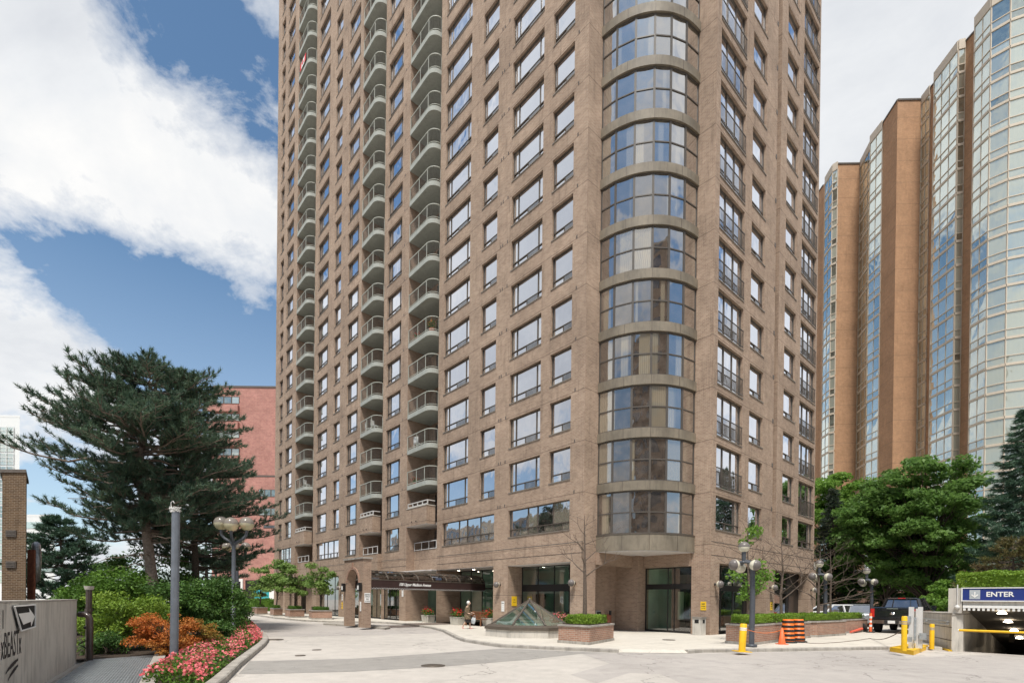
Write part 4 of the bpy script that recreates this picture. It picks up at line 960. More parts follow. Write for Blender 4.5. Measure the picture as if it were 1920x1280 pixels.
for (x, y) in ((22, 1000), (22, 1058)):
    q = D(x, y, YB); mb = MB(); mb.box(q[0]-.22, q[0]+.22, YB-.05, YB-.003, q[2]-.15, q[2]+.15, 0)
    for i in range(4): mb.box(q[0]-.2, q[0]+.2, YB-.075, YB-.052, q[2]-.12+i*.07, q[2]-.09+i*.07, 0)
    mb.build('vent', MT['vent'], t, b)
q = D(64, 1050, 24); mb = MB()
z0, z1 = D(64, 1090, 24)[2], D(64, 1022, 24)[2]
mb.tube([(q[0]-.5, 24.6, z1), (q[0]-.1, 24.2, z1+.05), (q[0]+.12, 24, z1-.25), (q[0]+.14, 24, (z0+z1)/2), (q[0]+.1, 24, z0+.1), (q[0]-.2, 24.1, z0)], [.16]*6, 10)
o = mb.build('foil_duct', MT['insul'], None, (q[0], 24, z0)); o.location = (q[0], 24, z0); tag(o, 'wrinkled silver foil duct bending down beside the dark brick tower', 'duct')
mb = MB()
for i, xx in enumerate((53, 57, 61)):
    q0 = D(xx, 1095, 23.2); mb.box(q0[0]-.05, q0[0]+.05, 23.2, 23.3, 0, D(xx, 1030, 23.2)[2])
q0 = D(53, 1095, 23.2); o = mb.build('pipe_rack', MT['rust'], None, (q0[0], 23.2, 0)); o.location = (q0[0], 23.2, 0); tag(o, 'rust red steel frame of three uprights behind the dark brick tower', 'frame')
# right: low wall and low building behind the parked cars
a, c = D(1560, 1118, 52), D(1800, 1118, 49); zt = D(1700, 1107, 50)[2]
mb = MB(); mb.box(a[0], c[0]+30, 50, 50.4, 0, zt); mb.box(a[0], c[0]+30, 49.95, 50.45, zt+.002, zt+.12, 1); o = mb.build('garden_wall', [MT['brick2'], MT['kerb']], None, (a[0], 50, 0)); o.location = (a[0], 50, 0); tag(o, 'long low brick garden wall behind the parked cars', 'wall')
t, b = block('low_annex', 'low beige two-storey annex half hidden behind the maples', 'building', [(38, 56), (62, 52), (64, 60), (40, 62)], 5.0, 'tan_block', 'conc')
mb = MB()
for i in range(5):
    f0 = i/5+.03; f1 = i/5+.17; P_ = lambda f, o: (38+24*f+o*.16, 56-4*f-o)
    for z in (1.6,):
        p0, p1 = P_(f0, .05), P_(f1, .05); mb.add([(*p0, z), (*p1, z), (*p1, z+1.5), (*p0, z+1.5)], [(0, 1, 2, 3)])
mb.build('window', MT['pane_dark'], t, b)
# dark shop wing right behind the tower end
t, b = block('brick_link_wing', 'low brown brick wing joined to the right end of the tower', 'building', [BW(40.1, 14.5)[:2], BW(46.5, 14.5)[:2], BW(46.5, 22)[:2], BW(40.1, 22)[:2]], 4.6, 'brick', 'conc')
for (a0, a1) in ((41.0, 42.2), (43.4, 45.6)):
    mb = MB(); q = [BW(a0, 14.46, 0), BW(a1, 14.46, 0), BW(a1, 14.46, 3), BW(a0, 14.46, 3)]; mb.add(q, [(0, 1, 2, 3)]); mb.build('door', MT['black'], t, b)
# blocks that only the windows mirror
def mirror_block(label, u0, u1, v0, v1, h, mat, face):
    pts = [BW(u0, v0)[:2], BW(u1, v0)[:2], BW(u1, v1)[:2], BW(u0, v1)[:2]]
    t, b = block('mirrored_block', label, 'apartment block', pts, h, mat, 'conc')
    mb = MB(); z = 3.2
    while z < h-1.5:
        if face == 'u+':
            v = v0+1.2
            while v < v1-2.5:
                mb.add([BW(u1+.06, v, z), BW(u1+.06, v+2, z), BW(u1+.06, v+2, z+1.6), BW(u1+.06, v, z+1.6)], [(0, 1, 2, 3)]); v += 3.6
        else:
            u = u0+1.2
            while u < u1-2.5:
                mb.add([BW(u+2, v1+.06, z), BW(u, v1+.06, z), BW(u, v1+.06, z+1.6), BW(u+2, v1+.06, z+1.6)], [(0, 1, 2, 3)]); u += 3.6
        z += 3
    o = mb.build('window', MT['pane_dark'], t, b); o['kind'] = 'stuff'
mirror_block('beige apartment slab outside the frame, mirrored in the low left windows', -38, -24, 36, 118, 17, 'tan_block', 'u+')
mirror_block('brown tower outside the frame, mirrored in the right face windows', 52, 96, -62, -44, 34, 'brick', 'v+')
mirror_block('tall brown slab behind the camera, mirrored in the rounded bay', -50, 5, -60, -43, 62, 'brick', 'v+')
# ------------------------------------------------------------------ brick arch and canopy
AU, AV0, AV1, AH, AT = 12.86, 27.5, 30.15, 4.12, .5
t = thing('brick_arch', 'free-standing brick arch with a pointed keystone and two lanterns, carrying the entrance canopy', 'arch', BW(AU, (AV0+AV1)/2, .12), YAW)
hw = (AV1-AV0)/2; ow = .8; spr = 2.62; H = AH-.12
mb = MB()
def archprof(ow, spr, n=14): return [(-ow, 0), (-ow, spr)]+[(-ow*math.cos(PI*i/n), spr+ow*math.sin(PI*i/n)*1.02) for i in range(1, n)]+[(ow, spr), (ow, 0)]
ap = archprof(ow, spr); cx_ = .05
for x in (0, AT):
    f = []
    V = [(x, -hw, 0), (x, -hw, H), (x, hw, H), (x, hw, 0)]
    pr = [(x, cx_+y, z) for y, z in ap]; n = len(pr)
    # left leg+top+right leg as strips from the opening outline to the outer outline
    outer = [(x, -hw, 0), (x, -hw, spr)]+[(x, max(-hw, min(hw, cx_+y*2.2)), H) for (y, z) in ap[2:-2]]+[(x, hw, spr), (x, hw, 0)]
    for i in range(n-1):
        q = [pr[i], outer[i], outer[i+1], pr[i+1]]; mb.add(q if x > 0 else q[::-1], [(0, 1, 2, 3)])
    mb.add([(x, -hw, spr), (x, -hw, H), outer[2]][::(1 if x > 0 else -1)], [(0, 1, 2)]); mb.add([(x, hw, spr), (x, hw, H), outer[-3]][::(-1 if x > 0 else 1)], [(0, 1, 2)])
for i in range(n-1):
    a, b = ap[i], ap[i+1]; mb.add([(0, cx_+a[0], a[1]), (AT, cx_+a[0], a[1]), (AT, cx_+b[0], b[1]), (0, cx_+b[0], b[1])][::-1], [(0, 1, 2, 3)], 1)
mb.add([(0, -hw, 0), (AT, -hw, 0), (AT, -hw, H), (0, -hw, H)], [(0, 1, 2, 3)]); mb.add([(0, hw, 0), (AT, hw, 0), (AT, hw, H), (0, hw, H)][::-1], [(0, 1, 2, 3)]); mb.add([(0, -hw, H), (AT, -hw, H), (AT, hw, H), (0, hw, H)], [(0, 1, 2, 3)])
mb.build('wall', [MT['brick2'] if False else MT['brick_lo'], MT['brick_lo']], t)
mb = MB(); mb.box(-.06, AT+.06, -hw-.06, hw+.06, H+.002, H+.1, 0); mb.build('coping', MT['kerb'], t)
mb = MB()
for i in range(1, n-2):
    a, b = ap[i], ap[i+1]
    for s, e in ((1.0, 1.17),):
        A = [(-.045, cx_+a[0]*s, spr+(a[1]-spr)*s), (-.045, cx_+a[0]*e, spr+(a[1]-spr)*e), (-.045, cx_+b[0]*e, spr+(b[1]-spr)*e), (-.045, cx_+b[0]*s, spr+(b[1]-spr)*s)]
        B = [(.0, p[1], p[2]) for p in A]
        mb.add(A, [(0, 1, 2, 3)]); mb.add([A[1], B[1], B[2], A[2]], [(0, 1, 2, 3)]); mb.add([A[0], A[3], B[3], B[0]], [(0, 1, 2, 3)])
mb.box(-.07, -.001, -.03+cx_, .05+cx_, spr+ow*1.16, spr+ow*1.16+.28)
mb.build('arch_ring', MT['brick2'], t)
for s in (-1, 1):
    mb = MB(); mb.box(-.045, -.001, cx_+s*(ow+.16)-.05, cx_+s*(ow+.16)+.05, 0, spr-.02); mb.build('pilaster', MT['brick_lo'], t)
    y = s*1.12
    mb = MB(); mb.box(-.22, -.048, y-.13, y+.13, 2.1, 2.6, 0); mb.box(-.235, -.221, y-.09, y+.09, 2.2, 2.44, 1); l_ = mb.build('lantern', [MT['dframe'], MT['white']], t)
def plate(par, x, y, z, w_, h, lines, rotz, mat='white', name='notice'):
    mb = MB(); mb.box(-w_/2, w_/2, -.012, .012, -h/2, h/2); o = mb.build(name, MT[mat], par); o.location = (x, y, z); o.rotation_euler = (0, 0, rotz)
    for tx, sz, zz_ in lines:
        k = text_mesh(tx, sz, 'lettering', MT['ink'], o, bold=sz*.02); k.location = (0, -.014, zz_); k.rotation_euler = (PI/2, 0, 0)
    return o
n1_ = plate(None, 0, 0, 0, .36, .56, [('ENTRY', .1, .17), ('ONLY', .1, .06), ('(o)', .12, -.07), ('NO STOPPING', .045, -.2)], YAW); q = BW(AU+.26, AV0-.016, 1.86); n1_.location = q; tag(n1_, 'white square notice on the side of the brick arch', 'sign')
n2_ = plate(None, 0, 0, 0, .22, .56, [('- - -', .06, .15), ('- - -', .06, .02)], YAW-PI/2); q = BW(AU-.018, AV0+.32, 1.35); n2_.location = q; tag(n2_, 'plain narrow white notice on the right leg of the brick arch', 'sign')
# canopy
t = thing('entrance_canopy', 'long maroon canopy with a clear barrel roof running from the arch to the tower entrance', 'canopy', BW(AU+AT, (AV0+AV1)/2, 2.4), YAW)
CL = 21.9-(AU+AT); ch = 1.28
mb = MB()
for s in (-1, 1):
    mb.box(.005, CL, s*ch-.015, s*ch+.015, .07, .5, 0)
    n = int(CL/.17)
    for i in range(n):
        x0 = .01+i*.17; pts = [(x0+.17*j/6, .07-.065*math.sin(PI*j/6)) for j in range(7)]
        y = s*ch; P = [(p[0], y-.013, p[1]) for p in pts]; mb.add(P, [tuple(range(7))[::-1]], 0); mb.add([(p[0], y+.013, p[1]) for p in pts], [tuple(range(7))], 0)
        for a, b in zip(pts[:-1], pts[1:]): mb.add([(a[0], y-.016, a[1]+.012), (b[0], y-.016, b[1]+.012), (b[0], y-.016, b[1]-.006), (a[0], y-.016, a[1]-.006)][::-1], [(0, 1, 2, 3)], 1)
mb.build('valance', [MT['maroon'], MT['white']], t)
k = text_mesh('100 Upper Madison Avenue', .25, 'lettering', MT['white'], t, shear=.35, bold=.006); k.location = (2.95, -ch-.024, .29); k.rotation_euler = (PI/2, 0, 0); k.scale = (.8, 1, 1)
mb = MB()
nr = 8
for i in range(nr+1):
    x = .05+(CL-.1)*i/nr
    pts = [(x, -ch*math.cos(PI*j/12), .5+.62*math.sin(PI*j/12)) for j in range(13)]
    for a, b in zip(pts[:-1], pts[1:]): mb.bar(a, b, .07, .05)
    if i < nr:
        xm = x+(CL-.1)/nr/2
        for s in (-1, 1): mb.bar((x, s*ch, .5), (xm, s*ch*.35, 1.07), .045); mb.bar((x+(CL-.1)/nr, s*ch, .5), (xm, s*ch*.35, 1.07), .045)
for s, zz_ in ((-1, .51), (1, .51)): mb.box(.005, CL, s*ch-.03, s*ch+.03, zz_, zz_+.05)
mb.bar((0, 0, 1.12), (CL, 0, 1.12), .06); mb.bar((0, -ch*.7, .95), (CL, -ch*.7, .95), .04); mb.bar((0, ch*.7, .95), (CL, ch*.7, .95), .04)
mb.build('frame', MT['frame'], t)
mb = MB()
for j in range(12):
    a0, a1 = PI*j/12, PI*(j+1)/12
    mb.add([(0, -ch*math.cos(a0), .5+.60*math.sin(a0)), (CL, -ch*math.cos(a0), .5+.60*math.sin(a0)), (CL, -ch*math.cos(a1), .5+.60*math.sin(a1)), (0, -ch*math.cos(a1), .5+.60*math.sin(a1))], [(0, 1, 2, 3)], 0, True)
mb.build('vault', MT['vault'], t)
for x in (.9, 2.9, 4.9, 6.9):
    mb = MB(); mb.ball((x, .0, .38), .045, 8); mb.build('bulb', MT['lampglow'], t)
# ------------------------------------------------------------------ planters with hedges
def hedge_mesh(name, poly, z0, z1, mat, parent, off, dens=700, size=.06, lump=.04):
    # poly in world xy; a rounded block of leaves
    P = [Vector(p[:2]) for p in poly]; n = len(P); per = [(P[(i+1) % n]-P[i]).length for i in range(n)]; c = sum(P, Vector((0, 0)))/n
    a = abs(sum(P[i].x*P[(i+1) % n].y-P[(i+1) % n].x*P[i].y for i in range(n)))/2
    pts = []; nr_ = []
    for i in range(n):
        A, B_ = P[i], P[(i+1) % n]; d = (B_-A).normalized(); o = Vector((d.y, -d.x)); 
        if (A+o-c).length < (A-c).length: o = -o
        k = int(per[i]*(z1-z0)*dens)
        s = NR.rand(k); h = NR.rand(k)
        rd = np.clip((h-.75)/.25, 0, 1)**2*.07
        for q in range(k):
            p = A+(B_-A)*s[q]-o*(rd[q]+NR.rand()*.05-.0); pts.append((p.x, p.y, z0+(z1-z0)*h[q])); nr_.append((o.x, o.y, .25))
    k = int(a*dens*1.1); tri = []
    for i in range(1, n-1): tri.append((P[0], P[i], P[i+1], abs((P[i]-P[0]).x*(P[i+1]-P[0]).y-(P[i]-P[0]).y*(P[i+1]-P[0]).x)))
    tot = sum(x[3] for x in tri)
    for T_ in tri:
        for q in range(int(k*T_[3]/tot)):
            u, v = NR.rand(2); 
            if u+v > 1: u, v = 1-u, 1-v
            p = T_[0]+(T_[1]-T_[0])*u+(T_[2]-T_[0])*v; pts.append((p.x, p.y, z1-NR.rand()*.05)); nr_.append((0, 0, 1))
    pts = np.array(pts); nr_ = np.array(nr_)
    ph = np.sin(pts[:, 0:1]*4.1+pts[:, 1:2]*3.3)+np.sin(pts[:, 0:1]*1.7-pts[:, 1:2]*5.2+1)+np.sin(pts[:, 2:3]*9)*.5
    pts = pts+nr_*ph*lump*.5+NR.normal(size=pts.shape)*.012
    v, q = leaves(pts, size, nr_, .35)
    core = MB(); core.prism([tuple(c+(p-c)*.93) for p in P], z0, z1-.07)
    cv = np.array(core.v); 
    allv = np.concatenate([v, cv]); fq = [tuple(f) for f in core.f if len(f) == 4]
    extra = []
    for f in core.f:
        if len(f) == 4: extra.append([i+len(v) for i in f])
        else:
            f = [i+len(v) for i in f]
            for i in range(1, len(f)-1): extra.append([f[0], f[i], f[i+1], f[i+1]])
    extra = [e for e in extra if e[2] != e[3]]
    qq = np.concatenate([q, np.array(extra)]) if extra else q
    return arrmesh(name, allv-np.array(off), qq, MT[mat], parent)
def planter(poly, h, label, hedge_in=.22, hh=.3, grp=None, hm='hedge', hlabel=None, dens=620, base=True):
    P = [(p[0], p[1]) for p in poly]; o3 = (P[0][0], P[0][1], .12)
    t = thing('brick_planter', label, 'planter', o3, 0, grp)
    c = (sum(p[0] for p in P)/len(P), sum(p[1] for p in P)/len(P))
    def ins(d): return [(p[0]+(c[0]-p[0])*d/max(.5, math.dist(p, c)), p[1]+(c[1]-p[1])*d/max(.5, math.dist(p, c))) for p in P]
    mb = MB(); mb.prism(ins(.02), .1, .12+h-.07, 0); mb.build('body', MT['brick2'], t, o3)
    mb = MB(); mb.prism(ins(-.04), .12+h-.068, .12+h, 0); mb.build('coping', MT['kerb'], t, o3)
    if base: mb = MB(); mb.prism(ins(-.03), .1, .23, 0); mb.build('plinth', MT['kerb'], t, o3)
    mb = MB(); mb.prism(ins(.2), .12+h+.001, .12+h+.03, 0); mb.build('soil', MT['soil'], t, o3)
    hp = ins(hedge_in)
    zb = .12+h
    o = hedge_mesh('hedge', hp, zb+.03, zb+hh, hm, None, (hp[0][0], hp[0][1], zb), dens); o.location = (hp[0][0], hp[0][1], zb)
    tag(o, hlabel or 'clipped green hedge', 'hedge', 'clipped hedges in the brick planters' if grp else None)
    return c, zb
A = [G(1046, 1204, .12), G(1105, 1208.5, .12), G(1151, 1200, .12)]; A4 = (A[0][0]+A[2][0]-A[1][0]+.05, A[0][1]+A[2][1]-A[1][1]+.1)
GP = 'brick planters along the sidewalk'
cA, zA = planter([A[0], A[1], A[2], A4], .74, 'brick planter with a box hedge and a bare tree, right of the glass skylight', .38, .38, GP, 'hedge', 'bright clipped box hedge at the foot of the bare tree right of the skylight', 900)
p2 = [G(1360, 1205, .12), G(1410, 1209.5, .12), G(1470, 1201, .12)]; p24 = (p2[0][0]+p2[2][0]-p2[1][0]+.1, p2[0][1]+p2[2][1]-p2[1][1]+.1)
c2, z2 = planter([p2[0], p2[1], p2[2], p24], .82, 'brick planter behind the leaning yellow bollard and the lamp post', .3, .36, GP, 'hedge', 'clipped hedge behind the leaning yellow bollard', 700)
def rectuv(u0, u1, v0, v1): return [BW(u0, v0)[:2], BW(u1, v0)[:2], BW(u1, v1)[:2], BW(u0, v1)[:2]]
u, v = UV(*p2[2][:2])
c3, z3 = planter(rectuv(24.5, 27.4, 8.75, 10.2), .8, 'brick planter behind the two striped barrels', .28, .36, GP, 'hedge', 'clipped hedge behind the striped barrels', 500)
c4_, z4_ = planter([BW(27.8, 9.5)[:2], BW(28.2, 8.7)[:2], BW(31.5, 8.35)[:2], BW(32, 10.2)[:2], BW(28.2, 10.8)[:2]], .8, 'brick planter beside the second right-hand lamp post', .28, .36, GP, 'hedge', 'clipped hedge left of the second right-hand lamp post', 420)
c5, z5 = planter([BW(32.6, 8.9)[:2], BW(36.8, 8.6)[:2], BW(37, 10.5)[:2], BW(32.7, 10.7)[:2]], .8, 'farthest brick planter of the right row, beside the black pickup truck', .28, .36, GP, 'hedge', 'farthest clipped hedge of the right row, next to the pickup truck', 360)
lp = []
for (pl, pf, pr, lab) in ((G(575, 1157, .12), G(585, 1160.5, .12), G(623, 1160.5, .12), 'nearest brick planter of the left row, just left of the brick arch'),
                         (G(531, 1155, .12), G(543, 1157.5, .12), G(571, 1157, .12), 'second brick planter of the left row, counted from the brick arch'),
                         (G(504, 1152.5, .12), G(513, 1154.5, .12), G(530, 1154, .12), 'third brick planter of the left row, counted from the brick arch'),
                         (G(472, 1150.5, .12), G(481, 1151.5, .12), G(502, 1151, .12), 'fourth and farthest brick planter of the left row')):
    d = Vector((pr[0]-pf[0], pr[1]-pf[1])); e = Vector((pl[0]-pf[0], pl[1]-pf[1]))
    if e.length > 2.4: e = e*2.4/e.length
    if d.length > 3.2: d = d*3.2/d.length
    P = [(pf[0]+e.x, pf[1]+e.y), pf[:2], (pf[0]+d.x, pf[1]+d.y), (pf[0]+d.x+e.x, pf[1]+d.y+e.y)]
    lp.append(planter(P, .72, lab, .34, .26, GP, 'hedge_d', 'low hedge in the '+lab.replace('brick planter of', 'planter of').replace(', just', ' just').replace(', counted from the brick arch', ' from the arch'), 330))
# ------------------------------------------------------------------ pyramid skylight
MT['green_pit'] = plain('pool_tile', (.30, .44, .37), .5, var=.25, scale=2)
cs = Vector((.86, 24.45)); RS = 2.28
t = thing('pyramid_skylight', 'octagonal glass pyramid skylight with bronze ribs on a low concrete curb', 'skylight', (cs.x, cs.y, .12)); 
rot0 = math.atan2(22.0-24.45, .7-.86)-PI/8+.02
oc = lambda r: [(r*math.cos(rot0+PI/4*i), r*math.sin(rot0+PI/4*i)) for i in range(8)]
mb = MB(); mb.prism(oc(RS-.06), -.05, .34, 0); mb.build('curb', MT['conc_w'], t)
mb = MB(); mb.prism(oc(RS), .3401, .47, 0, True)
o1, o2 = oc(RS), oc(RS-.34)
for i in range(8):
    j = (i+1) % 8; mb.add([(*o1[i], .471), (*o1[j], .471), (*o2[j], .56), (*o2[i], .56)], [(0, 1, 2, 3)])
mb.build('flashing', MT['frame'], t)
ap_ = (0, 0, 1.72)
for i in range(8):
    mb = MB(); p = o2[i]; mb.bar((*p, .56), ap_, .085, .06); mb.build('rib', MT['frame'], t)
    j = (i+1) % 8; q = o2[j]
    mb = MB(); mb.add([(*p, .55), (*q, .55), ap_], [(0, 1, 2)]); mb.build('glass_panel', MT['sky_glass'], t)
mb = MB(); mb.ball(ap_, .09, 10); mb.build('finial', MT['frame'], t)
mb = MB()
for i in range(8):
    p, q = o2[i], o2[(i+1) % 8]
    for f in (.16, ):
        a = [p[0]*(1-f), p[1]*(1-f), .6+.0]; b = [q[0]*(1-f), q[1]*(1-f), .6]
        mb.bar(a, b, .12, .1, 0)
mb.prism(oc(RS-.42), .475, .5, 1)
mb.build('inner_ledge', [MT['white'], MT['green_pit']], t)
# ------------------------------------------------------------------ bench and flower boxes
t = thing('park_bench', 'dark wooden slatted bench by the entrance, seen behind the walking woman', 'bench', (-2.3, 32.6, .12), YAW-PI/2+.0)
bx_ = [('seat', [(-.8, .8, -.28+i*.12, -.18+i*.12, .42, .45) for i in range(5)]), ('backrest', [(-.75+i*.125, -.69+i*.125, .3, .34, .5, .86) for i in range(13)]+[(-.8, .8, .29, .35, .86, .93), (-.8, .8, .29, .35, .47, .52)])]
for nm, bs in bx_:
    mb = MB()
    for b_ in bs: mb.box(*b_)
    mb.build(nm, MT['wood'], t)
for x in (-.8, .74):
    mb = MB(); mb.box(x, x+.06, -.28, -.22, 0, .62); mb.build('leg', MT['wood'], t); mb = MB(); mb.box(x, x+.06, .28, .34, 0, .95); mb.build('leg', MT['wood'], t)
    mb = MB(); mb.box(x-.01, x+.07, -.32, .3, .621, .66); mb.build('armrest', MT['wood'], t)
def flowerbox(x, y, w_, label, rz, seed, pc='petal_r'):
    rs = np.random.RandomState(seed)
    t = thing('flower_box', label, 'flower box', (x, y, .12), rz)
    mb = MB(); a, b = w_/2, .3
    mb.add([(-a*.88, -b*.85, 0), (a*.88, -b*.85, 0), (a*.88, b*.85, 0), (-a*.88, b*.85, 0), (-a, -b, .5), (a, -b, .5), (a, b, .5), (-a, b, .5)], [(0, 3, 2, 1), (4, 5, 6, 7), (0, 1, 5, 4), (1, 2, 6, 5), (2, 3, 7, 6), (3, 0, 4, 7)])
    mb.box(-a-.02, a+.02, -b-.02, b+.02, .5, .53); mb.build('pot', MT['pot'], t)
    P = rs.normal(size=(520, 3))*(a*.55, .16, .13)+(0, 0, .72); v, q = leaves(P, .11, None, rng=rs); arrmesh('leaves', v, q, MT['shrub_g'], t)
    P = rs.normal(size=(150, 3))*(a*.55, .17, .12)+(0, -.03, .86); v, q = leaves(P, .09, None, rng=rs); arrmesh('blossom', v, q, MT[pc], t)
p = G(806, 1165, .12); flowerbox(p[0], p[1]-.8, .95, 'pale flower box of red geraniums left of the entrance doors', YAW-PI/2, 1)
p = G(861, 1169, .12); flowerbox(p[0], p[1]-1.2, .95, 'pale flower box of red geraniums left of the walking woman', YAW-PI/2, 2)
p = G(920, 1171, .12); flowerbox(p[0], p[1]-1.5, .9, 'pale flower box of red flowers right of the bench, behind the skylight', YAW-PI/2, 3)
p = D(1055, 1160, 25.0); flowerbox(p[0]-.15, 24.8, .9, 'flower box of pink petunias behind the skylight and the bare tree planter', YAW, 4, 'petal')
# trash bin, standpipes
t = thing('litter_bin', 'stone grey litter bin against the brick pier beside the glass doors', 'litter bin', (*BW(24.35, 12.95)[:2], .12), YAW)
mb = MB(); mb.prism([(-.24, -.24), (.24, -.24), (.24, .24), (-.24, .24)], 0, .86, 0); mb.build('body', MT['conc_w'], t)
mb = MB(); mb.prism([(-.27, -.27), (.27, -.27), (.27, .27), (-.27, .27)], .861, .94, 0); mb.build('lid', MT['frame_l'], t)
mb = MB(); mb.box(-.252, -.241, -.1, .12, .62, .8, 0); mb.box(-.1, .1, -.252, -.241, .62, .8, 0); mb.build('opening', MT['black'], t)
# entries on the recess wall
for i, (u, z) in enumerate(((21.75, 1.15), (22.35, 1.15))):
    t = thing('fire_inlet', ('left' if i == 0 else 'right')+' one of the two grey fire hose inlets in the recess under the glass bay', 'fire inlet', BW(u+.2, 18.08, z), YAW)
    mb = MB(); mb.box(-.2, .2, -.03, .0, -.13, .13); mb.build('plate', MT['steel'], t)
    for s in (-.09, .09):
        mb = MB(); mb.lathe([(.06, 0), (.06, .09), (.001, .09)], 12, 0, (s, -.03, 0), True, Matrix.Rotation(PI/2, 3, 'X')); mb.build('cap', MT['dframe'], t)
t = thing('standpipe', 'short rusty standpipe with a bowl lamp above it in the recess under the glass bay', 'standpipe', BW(23.3, 17.85, .12), YAW)
mb = MB(); mb.box(-.14, .14, -.03, .1, 0, .95); mb.build('plate', MT['rust'], t); mb = MB(); mb.tube([(0, -.05, .9), (0, -.05, 1.15)], .07, 10); mb.build('valve', MT['dframe'], t)
# ------------------------------------------------------------------ street lamps
def post_lamp(x, y, label, s=1.0, rz=0.0):
    t = thing('globe_street_lamp', label, 'street lamp', (x, y, .0), rz, 'four-globe street lamps of the garden')
    mb = MB(); mb.tube([(0, 0, 0), (0, 0, .12), (0, 0, .125), (0, 0, 4.35)], [.15, .15, .105, .09], 14); mb.build('pole', MT['post'], t)
    for k in range(3):
        a = [0, PI, -PI/2][k]; d = Vector((math.cos(a), math.sin(a), 0)); l = .58 if k < 2 else .3
        mb = MB(); pts = [Vector((0, 0, 4.25)), d*l*.25+Vector((0, 0, 4.42)), d*l*.72+Vector((0, 0, 4.58)), d*l*.96+Vector((0, 0, 4.75)), d*l+Vector((0, 0, 4.98 if k < 2 else 4.9))]
        mb.tube(pts, [.085, .075, .07, .07, .085], 10); ar = mb.build('arm', MT['post'], t)
        c = pts[-1]+Vector((0, 0, .31))
        mb = MB(); mb.ball(c, .325, 24, 0, .3, PI/2); g1 = mb.build('globe', MT['globe'], t)
        mb = MB(); mb.ball(c, .327, 24, 0, PI/2, PI); mb.build('shade', MT['globe_top'], t)
        mb = MB(); mb.tube([c-Vector((0, 0, .3)), c-Vector((0, 0, .12))], [.07, .05], 10); mb.tube([c-Vector((0, 0, .12)), c+Vector((0, 0, .06))], [.05, .03], 10); mb.build('bulb_holder', MT['globewhite'], t)
    return t
MT['globe_top'] = milky('smoked_globe_top', (.34, .30, .26), .35)
p = G(437, 1190); post_lamp(p[0], p[1], 'nearest three-globe lamp post standing behind the pink flower bed', rz=.1)
p = G(447, 1171); q = D(447, 1171, 35); post_lamp(q[0], 35, 'leaning three-globe lamp post just behind the nearest one', rz=.3).rotation_euler = (0, -.03, .3)
q = D(404, 1150, 48); post_lamp(q[0], 48, 'farthest three-globe lamp post, half lost in the pine branches', rz=-.2)
def hook_lamp(x, y, label):
    t = thing('hooked_street_lamp', label, 'street lamp', (x, y, .12), 0, 'hooked street lamps of the right sidewalk')
    mb = MB(); mb.lathe([(.001, 0), (.2, 0), (.2, .1), (.11, .11)], 16); mb.build('base', MT['post'], t)
    mb = MB(); mb.tube([(0, 0, .1), (.02, 0, 1.6), (0, 0, 2.95), (-.03, 0, 3.1), (-.12, -.02, 3.22), (-.3, -.05, 3.27), (-.42, -.06, 3.2)], [.1, .095, .09, .085, .08, .075, .07], 12); mb.build('pole', MT['post'], t)
    hub = Vector((-.36, -.05, 3.24))
    mb = MB(); mb.tube([hub, hub+Vector((0, 0, .42))], [.07, .09], 10); mb.build('arm', MT['post'], t)
    def globe(c, ax, r=.205):
        mb = MB(); mb.ball(c, r, 18, 0, 0, PI/2, 1, ax); mb.build('globe', MT['globewhite'], t); mb = MB(); mb.ball(c, r*1.02, 18, 0, PI/2, PI, 1, ax); mb.build('shade', MT['globecap'], t)
    globe(hub+Vector((0, 0, .56)), Matrix.Identity(3))
    for d in (Vector((-1, -.25, -.15)), Vector((.75, -.7, -.2)), Vector((.1, .9, -.35))):
        d.normalize(); c = hub+d*.42+Vector((0, 0, -.06)); ax = d.to_track_quat('Z', 'Y').to_matrix()
        mb = MB(); mb.tube([hub, hub+d*.25], [.055, .05], 8); mb.build('arm', MT['post'], t); globe(c, ax)
    return t
hook_lamp(*G(1409, 1212, .12)[:2], 'nearest hooked lamp post with four half-bronze globes, beside the leaning yellow bollard')
hook_lamp(*G(1546, 1190, .12)[:2], 'second hooked lamp post with half-bronze globes, right of the striped barrels')
hook_lamp(*G(1633, 1181, .12)[:2], 'farthest hooked lamp post, standing just left of the black pickup truck')
# grey pole with tangled wire
p = G(326, 1255); t = thing('steel_pole', 'plain grey steel pole topped by tangled white wire, beside the pink flower bed', 'pole', (p[0], p[1], 0))
hp = D(326, 958, p[1])[2]
mb = MB(); mb.tube([(0, 0, 0), (.02, 0, hp)], [.092, .088], 18); mb.build('post', MT['post_l'] if 'post_l' in MT else MT['post'], t)
mb = MB(); rr = random.Random(4)
mb.tube([(0, 0, hp-.03), (0, 0, hp+.05)], [.1, .1], 14)
for i in range(9):
    a = rr.uniform(0, 6.28); pts = []
    for j in range(7): a += rr.uniform(.5, 1.1); r = rr.uniform(.06, .13); pts.append((r*math.cos(a), r*math.sin(a), hp+rr.uniform(-.03, .11)))
    mb.tube(pts, .009, 5)
mb.tube([(-.05, 0, hp+.05), (-.1, 0, hp+.14), (-.1, 0, hp+.22), (-.05, 0, hp+.25), (-.02, 0, hp+.2)], .009, 5); mb.build('wire_tangle', MT['rail_w'], t)
